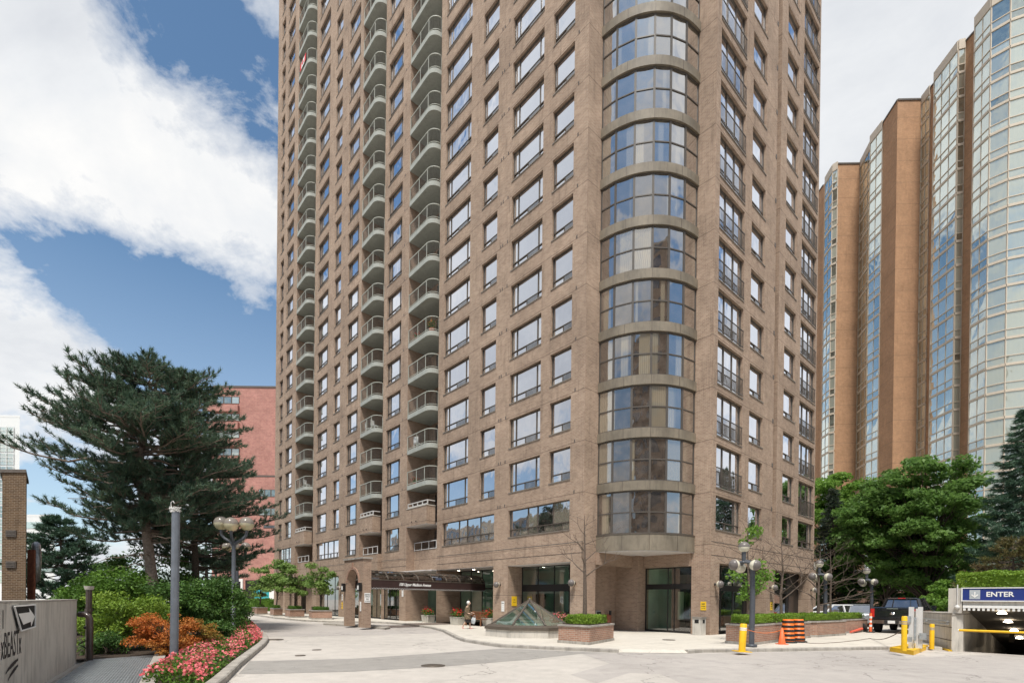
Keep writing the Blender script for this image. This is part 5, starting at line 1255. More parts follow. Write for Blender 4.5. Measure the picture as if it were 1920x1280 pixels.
# ------------------------------------------------------------------ bollards, barrels, cone, chain
def bollard(p, h, label, lean=0, r=.085, cap=True):
    t = thing('yellow_bollard', label, 'bollard', (p[0], p[1], p[2])); t.rotation_euler = (0, lean, 0)
    mb = MB(); mb.tube([(0, 0, 0), (0, 0, h-.03), (0, 0, h)], [r, r, r*.8], 18); mb.build('post', MT['yellow'], t)
    for z in (h*.78, h*.84):
        mb = MB(); mb.tube([(0, 0, z-.02), (0, 0, z+.02)], r*1.02, 18); mb.build('reflector', MT['white'] if lean else MT['steel'], t)
    return t
b1 = bollard(G(1391, 1221, .10), .98, 'leaning yellow bollard with a bent foot plate on the kerb', .05, .115)
mb = MB(); mb.obox((0, 0, .015), .2, .26, .2, .012); mb.build('foot_plate', MT['yellow'], b1)
b2 = bollard(G(1695, 1219.5, .18), 1.22, 'tall straight yellow bollard at the front of the yellow kerb island')
b3 = bollard(G(1747, 1216, .05), 1.0, 'shorter yellow bollard against the concrete ramp wall', 0, .08)
def barrel(p, label):
    t = thing('traffic_barrel', label, 'traffic barrel', p, 0, 'striped construction barrels')
    mb = MB(); mb.lathe([(.001, 0), (.36, 0), (.36, .05), (.28, .07)], 20); mb.build('base', MT['rubber'], t)
    zs = [.06, .19, .22, .34, .37, .48, .51, .62, .65, .76, .79, .9, .93, .98]
    prof = [(.27, .06), (.275, .2), (.25, .21), (.255, .38), (.24, .39), (.245, .56), (.23, .57), (.235, .76), (.22, .77), (.22, .95), (.19, 1.0), (.001, 1.0)]
    mb = MB(); mb.lathe(prof, 24); mb.build('drum', MT['orange'], t)
    for z, r in ((.10, .276), (.285, .258), (.47, .247), (.655, .238), (.85, .225)):
        mb = MB(); mb.tube([(0, 0, z), (0, 0, z+.095)], r+.005, 24, 0, False); mb.build('stripe', MT['rubber'], t)
barrel(G(1477, 1204, .12), 'left one of the two orange and black striped barrels'); barrel(G(1496, 1203, .12), 'right one of the two orange and black striped barrels')
p = G(1466, 1207, .12); t = thing('traffic_cone', 'small orange traffic cone in front of the striped barrels', 'traffic cone', p)
mb = MB(); mb.box(-.18, .18, -.18, .18, 0, .03); mb.lathe([(.14, .03), (.04, .66), (.001, .67)], 16); mb.build('cone', MT['cone'], t); mb = MB(); mb.lathe([(.105, .2), (.085, .32)], 16, 0, (0, 0, 0)); 
p = G(1632, 1185, .12); t = thing('delineator_post', 'orange and white marker post beside the farthest hooked lamp', 'marker post', p)
mb = MB(); mb.tube([(0, 0, 0), (0, 0, 1.15)], [.08, .07], 14); mb.build('post', MT['cone'], t); mb = MB(); mb.lathe([(.001, 0), (.25, 0), (.2, .06)], 14); mb.build('base', MT['rubber'], t)
for z in (.35, .6, .85): mb = MB(); mb.tube([(0, 0, z), (0, 0, z+.12)], .079, 14); mb.build('band', MT['white'], t)
p = G(1595, 1187, .12); q = G(1618, 1184, .12); t = thing('fallen_marker_post', 'fallen red and white marker post lying on the sidewalk before the pickup truck', 'marker post', p)
d = Vector((q[0]-p[0], q[1]-p[1], 0)); mb = MB(); mb.tube([(0, 0, .09), (d.x*.9, d.y*.9, .2)], [.06, .08], 14); mb.build('post', MT['redwhite'], t)
mb = MB(); mb.lathe([(.001, -.03), (.27, -.03), (.27, .03), (.001, .03)], 16, 0, (d.x, d.y, .27), True, Matrix.Rotation(PI/2-.1, 3, 'Y')); mb.build('base', MT['rubber'], t)
# rope sagging from the leaning bollard, and the long chain to the tall bollard
pa = G(1503, 1203, .12); pb = Vector((*G(1695, 1219.5, .18)[:2], .95))
mb = MB(); pts = []
gm = [(1503, 1203), (1520, 1205), (1545, 1205), (1575, 1203), (1605, 1200), (1632, 1196)]
for x, y in gm: g_ = G(x, y, .13); pts.append(g_)
a = Vector(pts[-1]); 
for i in range(1, 9):
    s = i/8; pts.append((a.x+(pb.x-a.x)*s, a.y+(pb.y-a.y)*s, a.z+(pb.z-a.z)*s-.18*math.sin(PI*s)))
mb.tube(pts, .017, 6); o = mb.build('chain', MT['bark'], None, pts[0]); o.location = pts[0]; tag(o, 'long rusty chain sagging from the barrels to the tall yellow bollard', 'chain')
q1 = Vector(b1.location)+Vector((.05, 0, .8)); q2 = Vector(G(1477, 1204, .12))+Vector((-.1, .2, .55))
mb = MB(); pts = [tuple(q1+(q2-q1)*s/8+Vector((0, 0, -.15*math.sin(PI*s/8)))) for s in range(9)]; mb.tube(pts, .014, 6); o = mb.build('rope', MT['orange'], None, pts[0]); o.location = pts[0]; tag(o, 'thin orange rope running from the leaning bollard to the planter', 'rope')
# ------------------------------------------------------------------ parking ramp entrance
W0 = BW(25.9, 3.3); W1 = BW(31.7, 5.6)
t = thing('ramp_wall', 'board-marked concrete wall with a handrail beside the parking ramp', 'wall', (W0[0], W0[1], 0), 0)
d = Vector((W1[0]-W0[0], W1[1]-W0[1])).normalized(); nn = Vector((-d.y, d.x))
if nn.y > 0: nn = nn
Wp = [Vector(W0[:2]), Vector(W1[:2]), Vector(W1[:2])-nn*-.3, Vector(W0[:2])-nn*-.3]
mb = MB(); inn = [Vector(BW(26.2, 3.0)[:2]), Vector(BW(33, 3.0)[:2])]
mb.prism([tuple(Wp[0]), tuple(inn[0]), tuple(inn[1]), tuple(Wp[1])], -.1, 1.42, 0); mb.build('body', MT['conc_w'], t, (W0[0], W0[1], 0))
mb = MB(); mb.prism([tuple(Wp[0]+(Wp[0]-Wp[1]).normalized()*.04), tuple(inn[0]-nn*0), tuple(inn[1]), tuple(Wp[1])], 1.422, 1.48, 0); mb.build('coping', MT['kerb'], t, (W0[0], W0[1], 0))
mb = MB()
for z in (.42, .93): mb.bar((*(Wp[0]+nn*.002), z), (*(Wp[1]+nn*.002), z+.02), .02, .018)
mb.build('board_joint', MT['ink'], t, (W0[0], W0[1], 0))
mb = MB(); e = nn*.12
for z in (1.05, 1.17): mb.tube([(*(Wp[0]+e), z), (*(Wp[1]+e), z+.02)], .022, 8)
for s in (.05, .5, .95): c = Wp[0]+(Wp[1]-Wp[0])*s; mb.tube([(*c, 1.1), (*(c+e), 1.1)], .02, 6)
mb.build('handrail', MT['steel'], t, (W0[0], W0[1], 0))
mb = MB(); mb.prism([tuple(Wp[0]-d*.1+nn*.12), tuple(Wp[0]-d*.1), tuple(Wp[1]), tuple(Wp[1]+nn*.12)], 0, .06); mb.build('yellow_curb', MT['yellow'], t, (W0[0], W0[1], 0))
# portal: post, lintel, roof, ramp
t = thing('parking_entrance', 'concrete underground parking entrance with a roll-up door under its sign beam', 'parking entrance', BW(26.2, 3.2), YAW); b = (26.2, 3.2, 0)
mb = MB(); mb.box(25.95, 26.3, 3.02, 3.42, 1.49, 2.46, 0); mb.build('post', MT['conc_w'], t, b)
mb = MB(); mb.box(26.0, 26.5, RV0, 3.0, 1.78, 2.46, 0); mb.box(26.5, 48, RV0-.3, 3.3, 2.2, 2.5, 0); mb.build('lintel', MT['conc_w'], t, b)
mb = MB()
for i in range(60):
    v_ = 2.98-i*.135; mb.box(25.96, 25.995, v_-.07, v_, 1.60, 1.70)
mb.box(25.95, 25.998, RV0, 2.99, 1.70, 1.80); mb.build('rollup_door', MT['white'], t, b)
mb = MB()
mb.box(26.3, 48, 3.0, 3.3, -4.5, 2.2, 0)
mb.box(26.3, 48, RV0-.3, RV0, -4.5, 2.2, 0); mb.box(47, 47.3, RV0, 3.0, -4.5, 2.2, 0); mb.build('side_wall', MT['conc_w'], t, b)
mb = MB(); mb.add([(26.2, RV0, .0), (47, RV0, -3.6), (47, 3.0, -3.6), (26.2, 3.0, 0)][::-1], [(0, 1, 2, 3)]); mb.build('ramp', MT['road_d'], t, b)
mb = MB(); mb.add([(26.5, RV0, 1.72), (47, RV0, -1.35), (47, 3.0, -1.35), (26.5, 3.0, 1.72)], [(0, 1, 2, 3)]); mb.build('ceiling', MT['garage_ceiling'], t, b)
mb = MB(); mb.box(44.0, 44.2, RV0, 3, -3.5, -.9, 0); mb.build('inner_door', MT['black'], t, b)
for u_c in (27.3, 29.9, 33.0, 36.2):
    zc = 1.72-.15*(u_c-26.5); mb = MB(); mb.lathe([(.001, zc-.13), (.15, zc-.11), (.08, zc-.03), (.03, zc)], 16, 0, (u_c, 2.0, 0)); mb.build('ceiling_lamp', MT['lampglow'], t, b)
for (v_, z) in ((.55, 1.93), (.02, 1.93)):
    mb = MB(); mb.ball((25.94, v_, z), .07, 12); mb.build('camera_dome', MT['white'], t, b); mb = MB(); mb.ball((25.89, v_, z-.02), .035, 10); mb.build('camera_lens', MT['black'], t, b)
mb = MB(); mb.tube([(25.93, 3.15, 2.6), (25.93, 3.15, 1.75)], .02, 6); mb.ball((25.92, 3.15, 1.72), .09, 10); mb.build('conduit', MT['rail_w'], t, b)
# ENTER sign
t = thing('enter_sign', 'long blue sign with a white arrow and the word ENTER over the parking ramp', 'sign', BW(25.95, 3.0, 1.99), YAW)
mb = MB(); mb.box(-.02, .04, -8, 0, 0, .455); mb.build('panel', MT['blue'], t)
mb = MB(); mb.box(-.045, .04, -8, 0, .456, .49); mb.box(-.045, .04, -8, 0, -.035, -.001); mb.box(-.045, .04, .001, .035, -.035, .49); mb.build('frame', MT['white'], t)
mb = MB(); mb.box(-.032, -.021, -.5, -.2, .05, .40); mb.build('arrow_panel', MT['greysq'], t)
mb = MB()
for z0_, z1_ in ((.13, .33),): mb.box(-.042, -.033, -.37, -.33, z0_+.02, z1_)
for s in (-1, 1): mb.add([(-.0425, -.35, .10), (-.0425, -.35+s*.11, .21), (-.0425, -.35+s*.075, .24), (-.0425, -.35, .165)][::(1 if s > 0 else -1)], [(0, 1, 2, 3)])
mb.build('arrow', MT['white'], t)
k = text_mesh('ENTER', .25, 'lettering', MT['white'], t, bold=.006, align='LEFT'); k.location = (-.026, -.66, .225); k.rotation_euler = (PI/2, 0, -PI/2)
# barrier arm
pa = D(1798, 1180.5, 19.2); t = thing('barrier_arm', 'yellow clearance bar hanging across the mouth of the parking ramp', 'barrier', pa)
dv = Vector(BW(0, -1, 0)); mb = MB(); mb.tube([(0, 0, 0), tuple(dv*6)], .045, 12); mb.build('bar', MT['yellow'], t)
mb = MB(); mb.tube([(0, 0, 0), tuple(-dv*.02)], .046, 12); mb.build('end_cap', MT['white'], t)
# kerb island with the gate gear
P = [G(1668, 1220.5), G(1713, 1227.5), G(1741, 1216), G(1712, 1212)]
t = thing('yellow_kerb_island', 'small yellow painted concrete island at the mouth of the parking ramp', 'kerb island', P[0])
mb = MB(); mb.prism([p[:2] for p in P], 0, .17); mb.build('curb', MT['yellow'], t, P[0])
c_ = Vector(((P[1][0]+P[2][0])/2-.35, (P[1][1]+P[2][1])/2+.15, .17))
t = thing('gate_cabinet', 'grey barrier gate posts and boxes on the yellow kerb island', 'gate machine', tuple(c_), YAW)
gx = lambda x, y, dep: D(x, y, dep)
for (px, y0, y1, w_) in ((1708, 1137, 1216, .14), (1719, 1140, 1214, .08), (1725, 1137, 1213, .13)):
    q0 = D(px, y1, 18.9); q1 = D(px, y0, 18.9); lo = Vector((q0[0]-c_.x, q0[1]-c_.y, 0)); lo = Matrix.Rotation(-YAW, 3, 'Z')@lo
    mb = MB(); mb.box(lo.x-w_/2, lo.x+w_/2, lo.y-w_/2, lo.y+w_/2, 0, q1[2]-.17); mb.build('mast', MT['rail_w'], t)
for (px, y0, y1, w_, dep) in ((1703, 1193, 1202, .2, 18.7), (1731, 1186, 1198, .2, 18.8), (1702, 1154, 1166, .12, 18.9)):
    q0 = D(px, y1, dep); q1 = D(px, y0, dep); lo = Matrix.Rotation(-YAW, 3, 'Z')@Vector((q0[0]-c_.x, q0[1]-c_.y, 0))
    mb = MB(); mb.box(lo.x-w_/2, lo.x+w_/2, lo.y-.1, lo.y+.1, q0[2]-.17, q1[2]-.17); mb.build('control_box', MT['steel'], t)
q0 = D(1716, 1178, 18.85); lo = Matrix.Rotation(-YAW, 3, 'Z')@Vector((q0[0]-c_.x, q0[1]-c_.y, 0))
mb = MB(); mb.box(lo.x-.03, lo.x+.03, lo.y-.03, lo.y+.03, .3, 1.15); mb.tube([(lo.x-.2, lo.y, .35), (lo.x-.15, lo.y, .15), (lo.x-.05, lo.y, .02)], .02, 6); mb.build('conduit', MT['steel'], t)
# hedge on the garage roof
hp = rectuv(26.0, 30.5, -6, 3.2); o = hedge_mesh('hedge', hp, 2.5, 3.05, 'hedge', None, (hp[0][0], hp[0][1], 2.5), 420, .085, .1); o.location = (hp[0][0], hp[0][1], 2.5); tag(o, 'long bright hedge growing on top of the parking entrance', 'hedge')
# ------------------------------------------------------------------ left foreground: wall, sign, graffiti, pipes, grating
wa, wb = Vector((-11.53, 13.33)), Vector((-5.6, 4.2)); wd = (wb-wa).normalized(); wn = Vector((-wd.y, wd.x)); 
if wn.x < 0: wn = -wn
zt = 1.665
t = thing('concrete_wall', 'pitted concrete parapet wall at the lower left with an arrow sign and spray-painted word', 'wall', (wa.x, wa.y, 0))
b = (wa.x, wa.y, 0)
mb = MB(); mb.prism([tuple(wa), tuple(wb), tuple(wb-wn*.28), tuple(wa-wn*.28)], -.1, zt, 0); mb.build('body', MT['conc_w'], t, b)
mb = MB(); mb.prism([tuple(wa+wn*.01-wd*.01), tuple(wb+wn*.01), tuple(wb-wn*.29), tuple(wa-wn*.29-wd*.01)], zt+.002, zt+.035, 0); mb.build('coping', MT['kerb'], t, b)
def onwall(x, y):      # pixel to wall coordinates
    r = ray(x, y); # solve r*s on plane
    den = r[0]*wn.x+r[1]*wn.y; s = (wa.x*wn.x+wa.y*wn.y)/den; p = Vector((r[0]*s, r[1]*s)); return (p-wa).dot(wd), r[2]*s+EYE
angw = math.atan2(wd.y, wd.x)
def wallplace(o, s, z, off=.0): p = wa+wd*s+wn*off; o.location = (p.x, p.y, z); o.rotation_euler = (0, 0, angw+PI if True else 0)
# the viewer looks at the wall from its +wn side; wall-right on screen is towards wa
c0 = [onwall(x, y) for x, y in ((21, 1136), (53, 1133), (54, 1174), (31, 1182), (22, 1190))]
ct = (sum(c[0] for c in c0[:4])/4, sum(c[1] for c in c0[:4])/4)
t2 = thing('arrow_sign', 'bent black sign with a white arrow fixed on the concrete wall', 'sign', (0, 0, 0)); wallplace(t2, ct[0], ct[1], .03)
def loc(c, off): return (-(c[0]-ct[0]), -off, c[1]-ct[1])
mb = MB(); F_ = [loc(c0[0], .0), loc(c0[1], .06), loc(c0[2], .05), loc(c0[3], .02)]
mb.add(F_, [(3, 2, 1, 0)]); mb.add([(p[0], p[1]+.01, p[2]) for p in F_], [(0, 1, 2, 3)]); mb.build('panel', MT['black'], t2)
mb = MB()
for i in range(4): mb.bar(tuple(Vector(F_[i])-Vector((0, .008, 0))), tuple(Vector(F_[(i+1) % 4])-Vector((0, .008, 0))), .02, .02)
mb.build('border', MT['white'], t2)
AR = [(.08, .3), (.66, .3), (.64, .1), (.95, .52), (.68, .95), (.68, .72), (.2, .78)]
def bil(s, tt): a = Vector(F_[0]).lerp(Vector(F_[1]), s); b2 = Vector(F_[3]).lerp(Vector(F_[2]), s); return a.lerp(b2, tt)-Vector((0, .012, 0))
mb = MB(); PA = [tuple(bil(*q)) for q in AR]; mb.add(PA, [(0, 1, 2, 3, 4, 5, 6)[::-1]]); mb.build('arrow', MT['white'], t2)
g0 = onwall(21.5, 1209); t3 = thing('graffiti', 'black spray-painted word BEAST with two swooshes on the concrete wall', 'graffiti', (0, 0, 0)); wallplace(t3, g0[0], g0[1], .004)
k = text_mesh('xBEASTx', .60, 'lettering', MT['spray'], t3, bold=.001, depth=.001); k.rotation_euler = (PI/2, 0, 0); sp = abs(onwall(2, 1209)[0]-onwall(41, 1209)[0]); k.scale = (sp/max(.1, k.dimensions.x)*.97, 1, 1)
e0, e1 = onwall(10, 1262), onwall(33, 1235); e2, e3 = onwall(14, 1275), onwall(33, 1246)
for (a_, b_, nm) in ((e0, e1, 1), (e2, e3, 2)):
    mb = MB(); pts = []
    for i in range(7):
        s = i/6; pts.append((-(a_[0]+(b_[0]-a_[0])*s-g0[0]), -.003, a_[1]+(b_[1]-a_[1])*(s**.7)-g0[1]))
    for i in range(6):
        th = .028*math.sin(PI*(i+.7)/7)+.008; p, q = pts[i], pts[i+1]; mb.add([(p[0], p[1], p[2]-th), (q[0], q[1], q[2]-th), (q[0], q[1], q[2]+th), (p[0], p[1], p[2]+th)], [(0, 1, 2, 3)])
    mb.build('swoosh', MT['spray'], t3)
l0_ = onwall(5, 1143), onwall(5, 1178); mb = MB(); mb.box(-(l0_[0][0]-g0[0])-.012, -(l0_[0][0]-g0[0])+.012, -.004, -.002, l0_[1][1]-g0[1], l0_[0][1]-g0[1]); mb.build('stroke', MT['spray'], t3)
# brown vent pipes
p = G(168, 1243); t = thing('vent_pipe', 'brown elbow vent pipe standing at the end of the concrete wall', 'pipe', p)
zt1 = D(168, 1152, p[1])[2]; xl = D(150, 1150, p[1])[0]-p[0]
mb = MB(); mb.tube([(0, 0, 0), (0, 0, zt1-.12), (-.03, 0, zt1-.04), (-.09, 0, zt1), (-.16, 0, zt1+.01), (xl-.02, 0, zt1+.01)], .075, 14); mb.build('elbow', MT['brownpipe'], t)
mb = MB(); z2_ = D(168, 1176, p[1])[2]; mb.tube([(-.02, 0, z2_), (xl+.13, 0, z2_)], .045, 10); mb.build('stub', MT['brownpipe'], t)
mb = MB(); z3_ = D(168, 1210, p[1])[2]; mb.tube([(-.05, 0, z3_-.1), (-.2, 0, z3_), (-.35, .05, z3_+.02), (-.2, 0, z3_+.1), (-.05, 0, z3_+.16)], .016, 6); mb.build('cable', MT['rubber'], t)
q = (D(166, 1240, 14.0)[0], 14.0, 0); t = thing('vent_stack', 'straight brown vent stack with a pale cap rising behind the elbow pipe', 'pipe', q)
za, zb_ = D(166, 1098, 14)[2], D(166, 1105, 14)[2]; mb = MB(); mb.tube([(0, 0, 0), (0, 0, zb_)], .072, 14); mb.build('pipe', MT['brownpipe'], t); mb = MB(); mb.tube([(0, 0, zb_), (0, 0, zb_+.02), (0, 0, za)], [.09, .1, .12], 14); mb.build('cap', MT['conc'], t)
mb = MB(); mb.tube([(0, 0, D(166, 1140, 14)[2]), (0, 0, D(166, 1146, 14)[2])], .095, 14); mb.build('coupling', MT['brownpipe'], t)
# steel grating
GQ = [G(160, 1243), G(290, 1233.5), (G(268, 1280)[0], G(268, 1280)[1], 0), G(86, 1282)]
ga, gb = Vector(GQ[0][:2])+Vector((.1, 0)), Vector(GQ[1][:2]); gd = (gb-ga).normalized(); gn = Vector((gd.y, -gd.x)); 
if gn.y > 0: gn = -gn
wG = (gb-ga).length
ex = wd
t = thing('floor_grating', 'galvanised steel floor grating between the concrete wall and the flower bed', 'grating', (ga.x, ga.y, .03)); b = (ga.x, ga.y, .03)
LG = 9.0
def gp(s, l): p = ga+gd*s*wG+ex*l; return (p.x, p.y)
mb = MB(); mb.add([(*gp(0, 0), .03), (*gp(1, 0), .03), (*gp(1, LG), .03), (*gp(0, LG), .03)][::-1], [(0, 1, 2, 3)]); mb.build('pit', MT['grate_bg'], t, b)
mb = MB(); nb = 26
for i in range(nb+1): mb.bar((*gp(i/nb, 0), .07), (*gp(i/nb, LG), .07), .014, .035)
for i in range(int(LG/.11)): mb.bar((*gp(0, i*.11), .083), (*gp(1, i*.11), .083), .028, .014)
mb.build('bars', MT['steel'], t, b)
mb = MB(); mb.bar((*gp(0, 0), .075), (*gp(1, 0), .075), .05, .05); mb.build('edge', MT['steel'], t, b)
mb = MB()
c1_ = [gp(1, -.05), gp(1.0, LG), tuple(Vector(gp(1.0, LG))+gd*.26), tuple(Vector(gp(1, -.05))+gd*.3)]
mb.prism([c for c in c1_], -.02, .13); o = mb.build('kerb', MT['kerb'], None); o['kind'] = 'structure'
mb = MB(); c1_ = [tuple(Vector(gp(0, 0))-gd*.12), gp(0, 0), gp(0, LG), tuple(Vector(gp(0, LG))-gd*.12)]; mb.prism(c1_, -.02, .06); o = mb.build('kerb', MT['kerb'], None); o['kind'] = 'structure'
# garden bed: soil and kerb
bk = [G(400, 1300), G(423, 1280), G(452, 1250), G(480, 1226), G(497, 1211), G(503, 1203), G(503, 1198), G(499, 1192), G(487, 1182), G(470, 1169), G(452, 1157), G(430, 1148)]
kerbstrip(bk, .22, .15)
inb = offset(bk, .2)
ed = [gp(1, LG), gp(1.0, 0), (-11.8, 14.9), tuple(wa), (-13.0, 15.5), (-40, 26), (-60, 60), (-38, 62)]
lx = Vector(gp(1.0, LG))+gd*.26
sp_ = [(p[0], p[1]) for p in inb]+[(-38, 62), (-60, 60), (-40, 20), (-14.0, 14.0), tuple(Vector(gp(0, 0))-gd*.05), tuple(Vector(gp(1, -.05))+gd*.3), tuple(lx)]
m = MB(); P_ = [(p[0], p[1], .09) for p in sp_]; m.add(P_, [tuple(range(len(P_)))]); o = m.build('garden_soil', MT['soil']); o['kind'] = 'structure'
# ------------------------------------------------------------------ vegetation
def tufts(C, Dr, n, ln, wd, spread=1.1, rng=NR):
    C = np.asarray(C); Dr = unit(np.asarray(Dr)); m = len(C)
    base = np.repeat(C, n, 0); d = np.repeat(Dr, n, 0)
    v = unit(d+rng.normal(size=(m*n, 3))*spread*.62)
    l = ln*(.65+.6*rng.rand(m*n, 1))
    b = base+np.repeat(Dr, n, 0)*(rng.rand(m*n, 1)-.5)*ln*.9+rng.normal(size=(m*n, 3))*ln*.06
    sd = unit(np.cross(v, rng.normal(size=(m*n, 3))))*wd*.5
    tip = b+v*l
    V = np.stack([b-sd, b+sd, tip], 1).reshape(-1, 3)
    return V, np.arange(m*n*3).reshape(-1, 3)
def curve_pts(a, b, sag, n=6, wob=0, rs=R):
    a = Vector(a); b = Vector(b); out = []
    for i in range(n+1):
        s = i/n; p = a.lerp(b, s); p.z += sag*4*s*(1-s)*.5
        if wob and 0 < i < n: p += Vector((rs.uniform(-wob, wob), rs.uniform(-wob, wob), rs.uniform(-wob, wob)))
        out.append(p)
    return out
def pine(name, label, loc, trunk, rfun, nl, mat, grp, seed, needle=.17, wd=.016, npt=24, sec=9, r0=.22, up=.25, lean=(0, 0), zlo=None, bark='bark', dead=0, asym=None, flat=.55):
    rs = random.Random(seed); rn = np.random.RandomState(seed)
    t = thing(name, label, 'pine tree', loc, 0, grp)
    tp = [Vector(p) for p in trunk]; H = tp[-1].z
    mb = MB(); mb.tube(tp, [r0*(1-.8*p.z/H) for p in tp], 10); 
    def tr(z):
        for a, b in zip(tp[:-1], tp[1:]):
            if a.z <= z <= b.z: return a.lerp(b, (z-a.z)/(b.z-a.z))
        return tp[-1].copy()
    C = []; Dd = []
    zlo = H*.35 if zlo is None else zlo
    for i in range(nl):
        z = zlo+(H-zlo)*((i+rs.random())/nl)**.9; az = rs.uniform(0, 2*PI) if i % 3 else i*2.399
        L_ = rfun(z)*rs.uniform(.72, 1.12)
        if asym: L_ *= asym(az, z)
        s = tr(z); e = s+Vector((math.cos(az)*L_, math.sin(az)*L_, L_*up*rs.uniform(-.2, 1.2)))
        pts = curve_pts(s, e, -L_*.12, 6, L_*.03, rs); mb.tube(pts, [max(.012, .055*(1-.8*j/6)*(.5+L_/6)) for j in range(7)], 5)
        for j in range(sec):
            f = .3+.7*(j+rs.random())/sec; k = min(5, int(f*6)); p = pts[k].lerp(pts[k+1], f*6-k)
            sl = L_*(.30*(1.15-f))+.25; d = Vector((math.cos(az), math.sin(az), .2)); sd = Vector((-math.sin(az), math.cos(az), 0))*(1 if j % 2 else -1)
            dr = (d*.8+sd*rs.uniform(.3, 1.1)+Vector((0, 0, rs.uniform(-.1, .7)*flat))).normalized(); q = p+dr*sl
            mb.tube([p, q], [.014, .006], 4, cap=False)
            nt_ = max(2, int(sl/.2))
            for m_ in range(nt_):
                c = p.lerp(q, (m_+.6)/nt_)+Vector((rs.uniform(-.07, .07), rs.uniform(-.07, .07), rs.uniform(-.03, .1))); C.append(tuple(c)); dd = dr+Vector((rs.uniform(-.5, .5), rs.uniform(-.5, .5), .5)); Dd.append(tuple(dd))
        C.append(tuple(pts[-1])); Dd.append(tuple((pts[-1]-pts[-2]).normalized()+Vector((0, 0, .4))))
    for i in range(dead):
        z = zlo*.72+rs.random()*(H-zlo)*.55; az = rs.uniform(0, 2*PI); L_ = rs.uniform(.8, 2.4); s = tr(z); e = s+Vector((math.cos(az)*L_, math.sin(az)*L_, -rs.uniform(0, .5)))
        pts = curve_pts(s, e, .1, 6, .08, rs); mb.tube(pts, [.03-.003*j for j in range(7)], 5)
        for j in range(2, 6): mb.tube([pts[j], pts[j]+Vector((rs.uniform(-.4, .4), rs.uniform(-.4, .4), rs.uniform(-.3, .15)))], [.01, .004], 4, cap=False)
    mb.build('trunk', MT[bark], t)
    V, Q = tufts(C, Dd, npt, needle, wd, rng=rn)
    arrmesh('crown', V, Q, MT[mat], t, k=3)
    return t
GPN = 'conifers of the garden'
p = D(292, 1119, 24.0)
def rf1(z): return np.interp(z, [3.9, 5, 6.2, 7.6, 9, 10, 10.8, 11.5], [2.2, 3.5, 4.1, 3.9, 3.1, 2.5, 1.6, .45])
q1 = [(0, 0, 0), (-.12, 0, 2.0), (-.35, 0, 3.8), (-.62, 0, 6.0), (-.75, .1, 7.6), (-.4, .2, 9.6), (-.05, .2, 11.2)]
PT1 = pine('pine_tree', 'largest pine tree with a leaning bare trunk, rising over the orange shrub at the left', (p[0], 24.0, 0), q1, rf1, 175, 'needle', GPN, 3, needle=.19, wd=.026, npt=30, sec=16, r0=.26, dead=22, zlo=3.9, up=.27, flat=1.1, asym=lambda a, z: (.35 if (math.sin(a) < -.45 and z < 7.4) else 1.0)*(.98 if math.cos(a) > 0 else (1.14 if z < 7.5 else 1.0))*(1+.16*math.sin(a*3+z*1.3)))
p = D(365, 1100, 29)
def rf2(z): return np.interp(z, [2.6, 4, 6, 8, 10], [2.2, 3.5, 4.1, 2.9, .6])
PT2 = pine('pine_tree', 'dark-trunked pine close behind the largest one, reaching toward the red brick building', (p[0], 29, 0), [(0, 0, 0), (.05, 0, 3), (-.1, 0, 6), (.1, 0, 9.6)], rf2, 85, 'needle', GPN, 5, needle=.21, wd=.03, npt=24, sec=13, r0=.24, bark='bark_d', zlo=3.0, flat=.9, asym=lambda a, z: 1.08 if math.cos(a) > 0 else .8)
p = D(385, 1100, 36)
PT3 = pine('pine_tree', 'smaller dark pine behind the lamp posts, against the red brick wall', (p[0], 36, 0), [(0, 0, 0), (.1, 0, 3), (0, 0, 7.6)], lambda z: np.interp(z, [2.2, 4, 6, 7.6], [2.2, 2.9, 2.2, .5]), 60, 'needle', GPN, 8, needle=.24, wd=.04, npt=20, sec=9, r0=.2, bark='bark_d', zlo=2.2)
PT1.scale = (1.13,)*3; PT2.scale = (1.08,)*3; PT3.scale = (.9,)*3
p = D(113, 1090, 42)
pine('pine_tree', 'distant blue-green pine between the white office building and the largest pine', (p[0], 42, 0), [(0, 0, 0), (.2, 0, 3), (-.1, 0, 8.2)], lambda z: np.interp(z, [1.5, 3, 5, 7, 8.2], [2.8, 3.9, 3.2, 2.0, .4]), 80, 'needle_b', GPN, 9, needle=.3, wd=.055, npt=20, sec=9, r0=.17, bark='bark_d', zlo=1.6)
